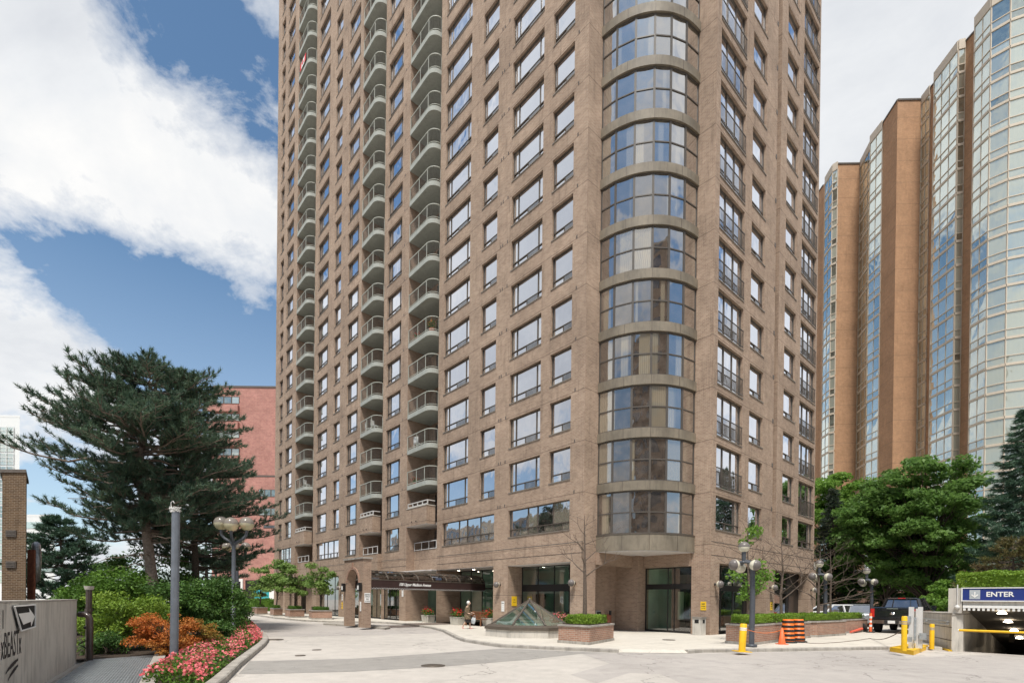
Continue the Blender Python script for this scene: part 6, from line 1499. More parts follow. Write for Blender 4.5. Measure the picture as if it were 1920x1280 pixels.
def tree(name, label, loc, H, crown, nclump, per, leaf, mat, grp, seed, r0=.16, bark='bark_d', cl=.5, trunk_bend=.2, cat='tree', flat=.5, inner=.35, zbase=None, asp=.65, cfun=None):
    # crown: (cx, cy, cz, rx, ry, rz)
    rs = random.Random(seed); rn = np.random.RandomState(seed)
    t = thing(name, label, cat, loc, 0, grp); cx_, cy_, cz_, rx, ry, rz_ = crown
    tb = [Vector((0, 0, 0)), Vector((trunk_bend*.4, 0, H*.2)), Vector((cx_*.5+trunk_bend*.3, cy_*.5, H*.45)), Vector((cx_*.8, cy_*.8, H*.7)), Vector((cx_, cy_, H*.93))]
    mb = MB(); mb.tube(tb, [r0, r0*.8, r0*.62, r0*.4, r0*.1], 9)
    cen = []
    tries = 0
    while len(cen) < nclump and tries < nclump*30:
        tries += 1
        v = rn.normal(size=3); v /= np.linalg.norm(v); rr_ = (rs.random()**inner)
        c = np.array([cx_+v[0]*rx*rr_, cy_+v[1]*ry*rr_, cz_+v[2]*rz_*rr_])
        if cfun and not cfun(c): continue
        if zbase and c[2] < zbase: continue
        cen.append(c)
    P = []; Nn = []
    for c in cen:
        f = min(.9, max(.18, (c[2]-H*.12)/H*.8)); k = min(3, int(f*4)); s = tb[k].lerp(tb[k+1], f*4-k)
        pts = curve_pts(s, Vector(c)-Vector((0, 0, cl*.2)), .25, 5, .06, rs); mb.tube(pts, [r0*.30, r0*.24, r0*.18, r0*.13, r0*.08, .008], 5)
        k = int(per*rs.uniform(.55, 1.35)); s_ = cl*rs.uniform(.7, 1.3)
        v = unit(rn.normal(size=(k, 3))); rad = rn.rand(k, 1)**.4
        P.append(c+v*rad*np.array([s_, s_, s_*flat])); n_ = v*.5+np.array([0, 0, .9]); Nn.append(n_)
    mb.build('trunk', MT[bark], t)
    P = np.concatenate(P); Nn = unit(np.concatenate(Nn))
    V, Q = leaves(P, leaf, Nn, .5, asp, rn); arrmesh('crown', V, Q, MT[mat], t)
    return t
# maples at the right
GT = 'trees in front of the orange brick block'
p = D(1738, 1128, 40)
tree('maple_tree', 'broad green maple tree behind the pickup truck, tallest of the leafy trees', (p[0], 40, 0), 14, (-.3, 0, 8.3, 3.9, 3.6, 5.6), 150, 260, .27, 'leaf_maple', GT, 21, r0=.28, cl=.95, inner=.3, flat=.45, cfun=lambda c: c[2] < 14.2)
p = D(1660, 1128, 43)
tree('maple_tree', 'rounder green maple tree left of the tallest one, behind the farthest lamp', (p[0], 43, 0), 12.5, (-.2, 0, 7.6, 3.7, 3.4, 4.9), 130, 240, .27, 'leaf_maple', GT, 22, r0=.24, cl=.95, inner=.3, flat=.45)
p = D(1575, 1120, 54)
tree('tree', 'light yellow-green tree just right of the brown tower, farthest of the leafy trees', (p[0], 54, 0), 16.5, (0, 0, 11.5, 4.2, 3.5, 4.9), 100, 210, .3, 'leaf_light', GT, 23, r0=.25, cl=1.1, inner=.35, flat=.4)
p = D(1790, 1120, 45)
tree('tree', 'leafy tree filling the gap between the tallest maple and the blue spruce', (p[0]-.4, 45, 0), 8.2, (0, 0, 4.4, 2.8, 2.5, 3.4), 60, 200, .27, 'leaf_maple', GT, 24, r0=.18, cl=.85, inner=.35, flat=.45)
def spruce(label, loc, H, Rb, mat, seed, grp, zlo=.6, nl=130, per=30, leaf=.3, name='spruce_tree', droop=-.25):
    rs = random.Random(seed); rn = np.random.RandomState(seed); t = thing(name, label, 'spruce tree', loc, 0, grp)
    mb = MB(); mb.tube([(0, 0, 0), (0, 0, H)], [.2, .02], 8); C = []; Dd = []
    for i in range(nl):
        s = ((i+rs.random())/nl); z = zlo+(H-zlo)*s; az = i*2.399+rs.uniform(-.3, .3); L_ = Rb*(1-s)**.85*rs.uniform(.75, 1.15)+.15
        a = Vector((0, 0, z)); e = Vector((math.cos(az)*L_, math.sin(az)*L_, z+L_*droop+.1)); pts = curve_pts(a, e, -L_*.1, 5, .03, rs); pts[-1].z += L_*.12
        mb.tube(pts, [.04, .035, .03, .02, .015, .006], 4, cap=False)
        n_ = max(3, int(L_*5))
        for j in range(n_):
            f = .15+.85*(j+.5)/n_; k = min(4, int(f*5)); p = pts[k].lerp(pts[k+1], f*5-k); w_ = L_*.26*(1.1-f)+.14
            for sgn in (-1, 0, 1):
                sd = Vector((-math.sin(az), math.cos(az), 0))*sgn*w_*rs.uniform(.5, 1.1)
                C.append(tuple(p+sd+Vector((0, 0, -abs(sgn)*.08)))); Dd.append((math.cos(az)+sd.x, math.sin(az)+sd.y, -.15+rs.uniform(-.3, .3)))
    mb.build('trunk', MT['bark_d'], t); V, Q = tufts(C, Dd, per, leaf, leaf*.17, 1.0, rn); arrmesh('crown', V, Q, MT[mat], t, k=3); return t
p = D(1908, 1120, 34)
spruce('tall blue-green spruce at the right edge above the parking entrance hedge', (p[0]+.3, 34, 0), 15.0, 4.2, 'needle_b', 31, 'spruces at the right', nl=170, per=16)
p = D(1548, 1110, 47)
spruce('dark dull-green spruce squeezed between the tower and the maples', (p[0]+.6, 47, 0), 12.5, 3.1, 'needle_dk', 32, 'spruces at the right', nl=120, per=14)
p = D(1890, 1120, 25)
pine('cedar_tree', 'browning cedar behind the hedge on the parking entrance', (p[0]+.2, 25, 0), [(0, 0, 0), (.1, 0, 2), (0, 0, 5.0)], lambda z: np.interp(z, [1.5, 3, 5], [2.3, 2.0, .5]), 46, 'needle_br', None, 33, needle=.22, wd=.035, npt=12, sec=8, r0=.1, zlo=1.6, bark='bark_d')
p = D(1790, 1100, 36); tree('shrub', 'low bright shrub behind the left end of the parking entrance hedge', (p[0], 36, 0), 3.6, (0, 0, 2.2, 2.0, 1.5, 1.3), 30, 160, .2, 'leaf_light', None, 34, r0=.07, cl=.6, cat='shrub')
p = D(1600, 1120, 44); tree('shrub', 'dark shrub mass between the low brick wall and the parked white car', (p[0], 46, 0), 5.5, (0, 0, 3.2, 3.6, 1.5, 2.2), 50, 170, .25, 'shrub_g', None, 35, r0=.09, cl=.8, cat='shrub')
p = D(1700, 1120, 47); tree('shrub', 'dark shrub mass under the maples in front of the beige annex', (p[0], 47, 0), 4.5, (0, 0, 2.6, 4.5, 1.5, 1.7), 50, 170, .25, 'shrub_g', None, 36, r0=.09, cl=.8, cat='shrub')
# street trees
MT['bark_m'] = plain('grey_brown_bark', (.12, .09, .07), .95, var=.3, scale=14, bmp=.5)
def bare(label, loc, H, seed, spread=.8, lv=4, grp='bare street trees in the planters', r0=.06, cat='bare tree', leafspots=None, zfork=.35, nb=10):
    rs = random.Random(seed); t = thing('bare_tree', label, cat, loc, 0, grp); mb = MB(); tips = []
    tp = [Vector((0, 0, 0)), Vector((rs.uniform(-.05, .05), 0, H*.33)), Vector((rs.uniform(-.08, .08), 0, H*.66)), Vector((rs.uniform(-.1, .1), 0, H))]
    mb.tube(tp, [r0, r0*.8, r0*.5, .008], 8)
    def grow(p, d, l, r, n):
        q = p+d*l; m_ = (p+q)/2+Vector((rs.uniform(-1, 1), rs.uniform(-1, 1), rs.uniform(-.3, 1)))*l*.09
        mb.tube([p, m_, q], [r, r*.8, r*.55], 5, cap=False); tips.append(q)
        if n <= 0: return
        for _ in range(rs.choice((2, 2, 3))):
            nd = (d+Vector((rs.uniform(-.75, .75), rs.uniform(-.75, .75), rs.uniform(-.25, .55)))).normalized(); grow(q, nd, l*rs.uniform(.5, .78), r*.55, n-1)
    for i in range(nb):
        f = zfork+(1-zfork)*(i+rs.random()*.6)/nb; k = min(2, int(f*3)); p = tp[k].lerp(tp[k+1], f*3-k); az = i*2.4+rs.uniform(-.4, .4)
        grow(p, Vector((math.cos(az), math.sin(az), rs.uniform(.25, .9))).normalized(), H*spread*.22*(1.25-f*.6), r0*.42*(1.2-f), lv-2)
    mb.build('trunk', MT['bark_m'], t)
    if leafspots:
        rn = np.random.RandomState(seed); P = []
        for (x, y, z, r, n) in leafspots: v = unit(rn.normal(size=(n, 3)))*rn.rand(n, 1)**.5; P.append(np.array([x, y, z])+v*np.array([r, r, r*.75]))
        P = np.concatenate(P); V, Q = leaves(P, .13, None, 0, .6, rn); arrmesh('crown', V, Q, MT['leaf_light'], t)
    return t
zt_ = D(1085, 968, 21.3)[2]; bare('leafless young tree in the planter right of the glass skylight', (cA[0]-.1, cA[1], zA), zt_-zA, 41, 1.0, 4, r0=.095, zfork=.4)
bare('half-dead street tree with two patches of leaves behind the nearest hooked lamp', (c2[0]-.2, c2[1]+.3, z2), 4.6, 42, .9, 4, 'bare street trees in the planters', .07, 'street tree', [(.15, 0, 3.95, .42, 210), (-.1, .1, 3.5, .35, 90), (-.55, 0, 2.05, .45, 160), (.2, .1, 1.6, .55, 330), (.75, 0, 2.0, .5, 240), (.6, .2, 2.6, .3, 70), (-.1, 0, 1.2, .4, 120)])
bare('leafless street tree in the planter behind the striped barrels', (c3[0]-.1, c3[1], z3), 3.9, 43, 1.35, 4, r0=.08, zfork=.25, nb=16)
bare('leafless street tree between the second hooked lamp and the white car', (c4_[0]+.6, c4_[1]+.2, z4_), 3.9, 44, 1.35, 4, r0=.08, zfork=.2, nb=16)
bare('leafless street tree in front of the white car, next to the farthest hooked lamp', (c5[0]-.4, c5[1], z5), 4.2, 45, 1.2, 4, r0=.07, zfork=.25, nb=14)
GS = 'young leafy trees in the left planters'
for i, ((c, z), H_, px, lab) in enumerate(((lp[0], 4.2, 597, 'nearest young leafy tree of the left planters, beside the brick arch'), (lp[1], 4.3, 553, 'full-crowned young tree in the second planter from the arch'), (lp[2], 4.6, 519, 'young leafy tree in the third planter from the arch'), (lp[3], 4.0, 468, 'farthest young leafy tree, against the red brick building'))):
    tree('street_tree', lab, (c[0], c[1], z), H_, (0, 0, H_*.58, (1.25, 1.45, 1.5, 1.6)[i], 1.2, H_*.40), (17, 30, 30, 26)[i], 115, .2, 'leaf_street', GS, 50+i, r0=.07, bark='bark_d', cl=.5, inner=.5, cat='street tree', flat=.5)
p = D(488, 1140, 56); bare('thin leafless sapling by the teal poster, in front of the red brick building', (p[0], 56, .12), 5.5, 61, .6, 3, r0=.05, zfork=.5, nb=6)
p = D(495, 1128, 66); hp = [(p[0]-4, 62), (p[0]+3, 62), (p[0]+3, 65), (p[0]-4, 65)]; o = hedge_mesh('hedge', hp, .12, 1.5, 'hedge_d', None, (hp[0][0], 62, .12), 90, .16, .2); o.location = (hp[0][0], 62, .12); tag(o, 'farthest green hedge before the red brick building', 'hedge')
# shrubs of the garden
def shrub(label, x, y, depth, rx, rz_, mat, seed, n=28, per=230, leaf=.085, ry=None, cl=.4, z0=0, cat='shrub', name='shrub'):
    p = D(x, y, depth); ry = ry or rx*.8
    return tree(name, label, (p[0], depth, z0), rz_*1.8, (0, 0, rz_, rx, ry, rz_), n, per, leaf, mat, 'shrubs of the garden', seed, r0=.06, cl=cl, inner=.35, cat=cat, flat=.6, asp=.5)
shrub('bright yellow-green juniper spreading beside the brown vent pipes', 228, 1200, 16.0, 1.35, .95, 'shrub_y', 71, 44, 300, .08, cl=.42)
shrub('rust-orange juniper behind the plain grey pole', 305, 1230, 14.6, .9, .66, 'shrub_o', 72, 60, 170, .062, cl=.24)
shrub('half-orange, half-green juniper right of the plain grey pole', 362, 1225, 15.6, .72, .55, 'shrub_m', 73, 38, 160, .065, cl=.22) if 'shrub_m' in MT else shrub('olive juniper right of the plain grey pole', 362, 1225, 15.6, .75, .6, 'shrub_y', 73, 26, 260, .07, cl=.3)
shrub('low green juniper behind the pink flowers, left of the nearest lamp post', 400, 1215, 17.5, .9, .5, 'shrub_g', 74, 26, 260, .08, cl=.32)
shrub('tall dark green bush between the two large pines', 390, 1150, 21.5, 1.35, 1.45, 'shrub_g', 75, 48, 260, .11, cl=.5)
shrub('dark bush close behind the nearest lamp post', 428, 1160, 25.0, .9, 1.2, 'shrub_g', 76, 30, 220, .12, cl=.45)
shrub('high mid-green bush left of the leaning pine trunk', 215, 1130, 22.5, 2.0, 1.45, 'hedge_d', 77, 60, 260, .13, cl=.6)
shrub('mid-green bush behind the vent stack', 175, 1140, 27.0, 1.6, 1.4, 'hedge_d', 78, 40, 220, .14, cl=.6)
shrub('green bush right of the leaning pine trunk', 330, 1130, 20.5, 1.2, 1.3, 'shrub_g', 79, 40, 240, .12, cl=.5)
shrub('light green low plant at the foot of the brown pipes', 196, 1240, 14.9, .55, .35, 'shrub_g', 80, 16, 220, .07, cl=.25)
shrub('round dark bush in the parking lot beyond the concrete wall', 128, 1115, 40.0, 1.3, 1.1, 'shrub_g', 81, 24, 180, .16, cl=.5)
shrub('dark bush filling the back of the garden', 270, 1120, 29.0, 3.2, 2.2, 'shrub_g', 82, 60, 220, .18, cl=.8)
# lawn mound far left
mb = MB(); p = D(95, 1118, 46); mb.ball((0, 0, 0), 5, 20, 0, PI/2, PI, .22); o = mb.build('lawn_mound', MT['grass'], None); o.location = (p[0], 46, 0); o.name = 'lawn'; o['kind'] = 'structure'
# pink flower bed
rs = random.Random(9); rn = np.random.RandomState(9)
outer_ = offset(bk, .24); inner_px = [(262, 1290), (300, 1262), (345, 1236), (390, 1212), (420, 1197), (437, 1187), (445, 1182), (452, 1176), (452, 1172), (450, 1168)]
PL = []; 
fb_in = [G(*q) for q in inner_px]; fb_out = outer_[0:9]+[outer_[9]]
def lerp_line(pts, s):
    k = s*(len(pts)-1); i = min(int(k), len(pts)-2); a, b = Vector(pts[i][:2]), Vector(pts[i+1][:2]); return a.lerp(b, k-i)
n = 14000
S = rn.rand(n)**1.0; Tt = rn.rand(n); P = np.zeros((n, 3))
for i in range(n):
    a, b = lerp_line(fb_out, S[i]), lerp_line(fb_in, S[i]); q = a.lerp(b, Tt[i]); e = min(Tt[i], 1-Tt[i])*2; P[i] = (q.x, q.y, .1+(.12+.26*min(1, e*2.2))*rn.rand())
Vg, Qg = leaves(P[:9500], .085, None, 0, .5, rn)
P2 = P[9500:].copy(); kp = (np.sin(P2[:, 0]*7.3+P2[:, 1]*4.1)+np.sin(P2[:, 0]*3.1-P2[:, 1]*8.7)+rn.normal(size=len(P2))*.7) > -.35; T2 = Tt[9500:][kp]; P2 = P2[kp]
nc = len(P2)
for i in range(nc):
    e = min(T2[i], 1-T2[i])*2; P2[i, 2] = .14+.30*min(1, .35+e*1.8)*(.75+.35*rn.rand())
P3_ = np.repeat(P2, 2, 0)+rn.normal(size=(nc*2, 3))*.022
Vp, Qp = leaves(P3_, .062, np.tile([[.2, -.4, 1.]], (nc*2, 1)), .4, .8, rn)
o = arrmesh('flower_bed', np.concatenate([Vg, Vp]), np.concatenate([Qg, Qp+len(Vg)]), [MT['hedge_d'], MT['petal']], None, np.concatenate([np.zeros(len(Qg)), np.ones(len(Qp))]))
o['kind'] = 'stuff'; o['label'] = 'dense bed of pink begonias curving along the driveway kerb'; o['category'] = 'flower bed'
# ------------------------------------------------------------------ vehicles
def wheel(t, x, y, r, w_, side):
    ax = Matrix.Rotation(PI/2, 3, 'Y')
    g = bpy.data.objects.new('wheel', None); COL.objects.link(g); g.parent = t; g.location = (x, y, r)
    mb = MB(); mb.lathe([(r*.62, -w_/2), (r*.95, -w_/2), (r, -w_/2+.03), (r, w_/2-.03), (r*.95, w_/2), (r*.62, w_/2), (r*.62, -w_/2)], 24, 0, (0, 0, 0), True, ax); mb.build('tyre', MT['rubber'], g)
    mb = MB(); mb.lathe([(.001, side*w_*.32), (r*.25, side*w_*.36), (r*.6, side*w_*.3), (r*.62, side*w_*.46)], 20, 0, (0, 0, 0), False, ax); mb.build('rim', MT['rim'], g)
def loft(mb, secs, mi=0, cap=True, smooth=False):
    n = len(secs[0]); v = [p for s in secs for p in s]
    f = [(i*n+j, i*n+(j+1) % n, (i+1)*n+(j+1) % n, (i+1)*n+j) for i in range(len(secs)-1) for j in range(n)]
    mb.add(v, f, mi, smooth)
    if cap: mb.add(secs[0], [tuple(range(n))[::-1]], mi); mb.add(secs[-1], [tuple(range(n))], mi)
def rr_sec(y, w_, z0, z1, r=.12, tw=None):        # rounded section across the car at length y (forward = +y)
    tw = w_ if tw is None else tw
    return [(-w_+r, y, z0), (w_-r, y, z0), (w_, y, z0+r), (w_, y, z0+(z1-z0)*.55), (tw, y, z1-r*.6), (tw-r, y, z1), (-tw+r, y, z1), (-tw, y, z1-r*.6), (-w_, y, z0+(z1-z0)*.55), (-w_, y, z0+r)]
def sedan(label, loc, rz, paint, grp, suv=False, L_=4.7):
    t = thing('parked_car', label, 'car', loc, rz, grp); h = L_/2; k = 1.12 if suv else 1.0
    mb = MB(); S = [(-h, .78, .38, .80*k), (-h+.12, .86, .28, .95*k), (-h+.8, .9, .24, 1.0*k), (-.2, .91, .22, .97*k), (h-1.2, .9, .24, .95*k), (h-.35, .87, .26, .82*k), (h-.05, .78, .32, .66*k), (h, .68, .38, .58*k)]
    loft(mb, [rr_sec(y, w_, a, b, .1, w_-.06) for y, w_, a, b in S], 0, True, True); mb.build('body', MT[paint], t)
    zb, zr = .93*k, (1.68 if suv else 1.44); y0, y1, y2, y3 = (-h+.12, -h+.55, .35, 1.25) if suv else (-h+.55, -h+1.25, .25, 1.15)
    def ring(y, w_, z): return [(-w_, y, z), (w_, y, z)]
    g = MB()
    B = [(-.8, y0, zb), (.8, y0, zb), (.8, y3, zb), (-.8, y3, zb)]; U_ = [(-.62, y1, zr-.04), (.62, y1, zr-.04), (.62, y2, zr-.04), (-.62, y2, zr-.04)]
    g.add(B+U_, [(0, 1, 5, 4), (1, 2, 6, 5), (2, 3, 7, 6), (3, 0, 4, 7), (4, 5, 6, 7)], 0); g.build('windows', MT['carglass'], t)
    r_ = MB(); r_.add([(-.64, y1-.05, zr-.05), (.64, y1-.05, zr-.05), (.64, y2+.05, zr-.05), (-.64, y2+.05, zr-.05), (-.56, y1+.1, zr), (.56, y1+.1, zr), (.56, y2-.1, zr), (-.56, y2-.1, zr)], [(0, 1, 5, 4), (1, 2, 6, 5), (2, 3, 7, 6), (3, 0, 4, 7), (4, 5, 6, 7), (3, 2, 1, 0)])
    for i in range(4): r_.bar(B[i], U_[i], .07)
    for s in (-1, 1): r_.bar((s*.81, (y0+y3)/2-.1, zb), (s*.635, (y1+y2)/2, zr-.03), .07); r_.bar((s*.635, y1, zr-.04), (s*.635, y2, zr-.04), .05)
    r_.build('roof', MT[paint], t)
    for s in (-1, 1):
        for y in (-h+.85, h-.9): wheel(t, s*.82, y, .33*k, .22, s)
        mb = MB(); mb.box(s*.5-.2, s*.5+.2, h-.10, h-.02, .56*k, .7*k); mb.build('headlight', MT['white'], t)
        mb = MB(); mb.box(s*.6-.18, s*.6+.18, -h-.01, -h+.08, .7*k, .84*k); mb.build('tail_light', MT['tail'], t)
        mb = MB(); mb.box(s*.98-.08, s*.98+.08, .75, .9, .95*k, 1.08*k); mb.build('mirror', MT[paint], t)
    return t
GC = 'parked cars behind the planters'
sedan('white car parked behind the right-hand planters', (25.0, 38.2, .12), -PI/2+.15, 'paint_white', GC).scale = (1.14,)*3
p = D(1646, 1140, 36); sedan('silver car just left of the black pickup truck', (p[0]+.4, 39, .12), -.4, 'paint_silver', GC, True)
p = D(1754, 1140, 34); sedan('grey sport utility car parked to the right of the black pickup truck', (p[0]+.9, 36.5, .12), 2.6, 'paint_grey', GC, True)
p = D(1785, 1140, 44); sedan('white car farthest right, behind the concrete ramp wall', (p[0]+1.5, 45, .12), 1.9, 'paint_white', GC)
p = D(86, 1122, 30); sedan('dark blue car roof peeking over the concrete wall at the left', (p[0]-.8, 30, 0), 1.4, 'paint_blue', GC)
p = D(62, 1122, 27); sedan('white car roof peeking over the concrete wall beside the brick tower', (p[0]-1.5, 27, 0), 1.4, 'paint_white', GC)
# pickup truck, seen from behind (forward = +y)
a_, b_ = G(1638, 1190, .12), G(1708, 1193, .12)
ang = -.85
tloc = Vector((24.3, 31.3)); 
t = thing('pickup_truck', 'black crew-cab pickup truck parked nose away on the sidewalk', 'pickup truck', (tloc.x+.15, tloc.y, .12), ang); t.scale = (1.08,)*3
W_ = 1.0; hb = 2.85
mb = MB()
loft(mb, [rr_sec(y, w_, a, b, .08, w_-.03) for y, w_, a, b in ((-hb, .95, .62, 1.36), (-hb+.1, 1.0, .55, 1.42), (-1.0, 1.0, .5, 1.42), (-.99, 1.0, .5, 1.30), (1.2, 1.0, .5, 1.30), (1.5, 1.0, .52, 1.28), (2.6, .97, .55, 1.2), (2.85, .85, .62, 1.05))], 0, True, False)
mb.build('body', MT['paint_black'], t)
mb = MB(); mb.box(-.78, .78, -hb-.035, -hb-.002, .74, 1.33, 0); mb.box(-.7, .7, -hb-.05, -hb-.036, 1.16, 1.30, 0); tg = mb.build('tailgate', MT['paint_black'], t)
mb = MB(); mb.lathe([(.001, 0), (.13, 0), (.13, .02), (.001, .025)], 20, 0, (0, -hb-.036, 1.07), True, Matrix.Diagonal((1, 1, .55))@Matrix.Rotation(PI/2, 3, 'X')); mb.build('emblem', MT['chrome'], tg)
mb = MB(); mb.box(-.25, .25, -hb-.07, -hb-.04, 1.31, 1.36); mb.build('handle', MT['chrome'], tg)
mb = MB(); mb.box(-.98, .98, -hb-.17, -hb-.04, .52, .7, 0); mb.box(-.32, .32, -hb-.19, -hb-.171, .53, .69, 1); bp_ = mb.build('bumper', [MT['chrome'], MT['rubber']], t)
mb = MB(); mb.box(-.16, .16, -hb-.205, -hb-.192, .54, .69); mb.build('licence_plate', MT['white'], bp_)
for s in (-1, 1):
    mb = MB(); mb.box(s*.89-.09, s*.89+.09, -hb-.03, -hb+.12, .86, 1.32); mb.build('tail_light', MT['tail'], t)
    for y in (-1.75, 1.75): wheel(t, s*.87, y, .41, .28, s)
    mb = MB(); mb.box(s*1.14-.1, s*1.14+.1, 1.0, 1.12, 1.28, 1.52); mb.build('mirror', MT['paint_black'], t)
    mb = MB()
    for y in (-1.75, 1.75):
        for i in range(9):
            a0, a1 = PI*i/9, PI*(i+1)/9; mb.bar((s*1.0, y+.47*math.cos(a0), .42+.47*math.sin(a0)), (s*1.0, y+.47*math.cos(a1), .42+.47*math.sin(a1)), .05, .05)
        mb.add([(s*1.004, y+.46*math.cos(PI*i/10), .42+.46*math.sin(PI*i/10)) for i in range(11)][::s], [tuple(range(11))])
    mb.build('wheel_arch', MT['rubber'], t)
g = MB(); B = [(-.86, -.92, 1.3), (.86, -.92, 1.3), (.88, 1.5, 1.28), (-.88, 1.5, 1.28)]; U_ = [(-.7, -.68, 1.88), (.7, -.68, 1.88), (.7, .72, 1.9), (-.7, .72, 1.9)]
g.add(B+U_, [(0, 1, 5, 4), (1, 2, 6, 5), (2, 3, 7, 6), (3, 0, 4, 7)], 0); g.build('windows', MT['carglass'], t)
r_ = MB(); r_.add([(-.74, -.76, 1.87), (.74, -.76, 1.87), (.74, .8, 1.88), (-.74, .8, 1.88), (-.64, -.6, 1.95), (.64, -.6, 1.95), (.64, .6, 1.95), (-.64, .6, 1.95)], [(0, 1, 5, 4), (1, 2, 6, 5), (2, 3, 7, 6), (3, 0, 4, 7), (4, 5, 6, 7), (3, 2, 1, 0)])
for i in range(4): r_.bar(B[i], U_[i], .13)
for s in (-1, 1): r_.bar((s*.87, .3, 1.29), (s*.71, .1, 1.89), .1)
for x in (-.42, .42): r_.bar((x, -.935, 1.3), (x*.9, -.69, 1.88), .04)
r_.build('roof', MT['paint_black'], t)
mb = MB(); mb.box(-.17, .17, -.79, -.74, 1.89, 1.94); mb.build('brake_light', MT['tail'], t)
# ------------------------------------------------------------------ the walking woman
def skin(name, chains, parent, mat, root=0, sub=2):
    me = bpy.data.meshes.new(name); V = []; E_ = []; Rr = []; idx = {}
    def vid(p, r):
        k = (round(p[0], 4), round(p[1], 4), round(p[2], 4))
        if k not in idx: idx[k] = len(V); V.append(p); Rr.append(r)
        return idx[k]
    for ch in chains:
        prev = None
        for p, r in ch:
            i = vid(p, r)
            if prev is not None and i != prev: E_.append((prev, i))
            prev = i
    me.from_pydata(V, E_, []); o = bpy.data.objects.new(name, me); COL.objects.link(o)
    if parent: o.parent = parent
    md = o.modifiers.new('skin', 'SKIN'); md.use_smooth_shade = True
    for i, s in enumerate(me.skin_vertices[0].data): r = Rr[i]; s.radius = (r, r) if not isinstance(r, tuple) else r; s.use_root = (i == root)
    sb = o.modifiers.new('sub', 'SUBSURF'); sb.levels = sub; sb.render_levels = sub
    dg = bpy.context.evaluated_depsgraph_get(); m2 = bpy.data.meshes.new_from_object(o.evaluated_get(dg)); o.modifiers.clear(); o.data = m2
    m2.materials.clear(); m2.materials.append(mat)
    for pl in m2.polygons: pl.use_smooth = True
    return o
pp = G(876, 1178, .12); PS = 1.0
t = thing('person', 'grey-haired woman in an olive patterned coat walking right past the entrance', 'person', (pp[0], pp[1], .12), -.25)
# local: facing +x, left side +y
PEL = (0, 0, .84)
body = [[(PEL, .13), ((-.01, 0, .98), .125), ((.0, 0, 1.14), .13), ((.02, 0, 1.27), .10), ((.04, 0, 1.34), .05), ((.06, 0, 1.40), .048)],
        [((.02, 0, 1.27), .10), ((.01, .15, 1.25), .052), ((.03, .19, 1.02), .042), ((.19, .17, .93), .034), ((.25, .165, .925), .026), ((.29, .16, .925), .03)],
        [((.02, 0, 1.27), .10), ((.01, -.15, 1.25), .052), ((-.04, -.19, 1.02), .042), ((.10, -.18, .90), .034), ((.17, -.17, .89), .026), ((.21, -.165, .885), .03)],
        [(PEL, .13), ((.03, .085, .78), .085), ((.12, .09, .45), .058), ((.14, .09, .13), .036), ((.15, .09, .05), .035), ((.25, .095, .03), .026)],
        [(PEL, .13), ((-.02, -.085, .78), .085), ((-.04, -.09, .45), .058), ((-.22, -.09, .17), .036), ((-.25, -.09, .09), .034), ((-.19, -.09, .0), .026)]]
for (wx, wy, wz) in ((.29, .16, .925), (.21, -.165, .885)):
    s = 1 if wy > 0 else -1
    for k, (dy, l) in enumerate(((-.025, .07), (-.009, .08), (.009, .077), (.025, .06))):
        body.append([((wx, wy, wz), .03), ((wx+.035, wy+dy*s, wz-.004), .0095), ((wx+.035+l*.5, wy+dy*s, wz-.018), .008), ((wx+.03+l*.85, wy+dy*s, wz-.045), .007)])
    body.append([((wx, wy, wz), .03), ((wx+.02, wy-s*.035, wz-.005), .010), ((wx+.055, wy-s*.045, wz-.015), .008)])
b_ = skin('body', body, t, MT['skin'])
head_ = MB(); hc = Vector((.085, 0, 1.485)); head_.ball(hc, .098, 20, 0, 0, PI, 1.18)
hv = head_.v; nv = []
for p in hv:
    d = Vector(p)-hc
    d.y *= .82
    if d.x > 0 and d.z < -.02: d.x *= .92; d.y *= .85
    nv.append(tuple(hc+d))
head_.v = nv
head_.ball(hc+Vector((.1, 0, -.015)), .016, 8, 0, 0, PI, 1.4); head_.ball(hc+Vector((.088, 0, -.06)), .015, 8, 0, 0, PI, .5)
for s in (-1, 1): head_.ball(hc+Vector((-.005, s*.082, -.01)), .02, 8, 0, 0, PI, 1.4)
hd = head_.build('head', MT['skin'], b_)
mb = MB()
for s in (-1, 1): mb.ball(hc+Vector((.083, s*.031, .012)), .009, 8)
mb.build('eyes', MT['ink'], hd)
mb = MB(); mb.ball(hc+Vector((-.022, 0, .028)), .112, 20, 0, 0, PI, 1.05); mb.v = [(p[0] if p[0]-hc.x < .045 else hc.x+.045+(p[0]-hc.x-.045)*.3, p[1]*.9, p[2]) for p in mb.v]; mb.build('hair', MT['hair'], b_)
def ringsec(z, cx_, rx, ry, n=20): return [(cx_+rx*math.cos(2*PI*i/n), ry*math.sin(2*PI*i/n), z) for i in range(n)]
mb = MB(); loft(mb, [ringsec(.56, .02, .20, .205), ringsec(.62, .02, .195, .2), ringsec(.84, .0, .17, .195), ringsec(1.0, -.01, .145, .175), ringsec(1.15, 0, .155, .185), ringsec(1.26, .015, .12, .165), ringsec(1.315, .03, .08, .1), ringsec(1.36, .045, .058, .062)], 0, True, True)
for (S_) in (((.01, .16, 1.25), (.03, .195, 1.02), (.17, .178, .938)), ((.01, -.16, 1.25), (-.04, -.195, 1.02), (.08, -.185, .905))): mb.tube(S_, [.072, .058, .048], 12)
mb.build('coat', MT['cloth'], b_)
mb = MB(); loft(mb, [ringsec(.36, .02, .19, .16), ringsec(.45, .02, .185, .165), ringsec(.6, .02, .18, .18)], 0, True, True); mb.build('skirt', MT['skirt'], b_)
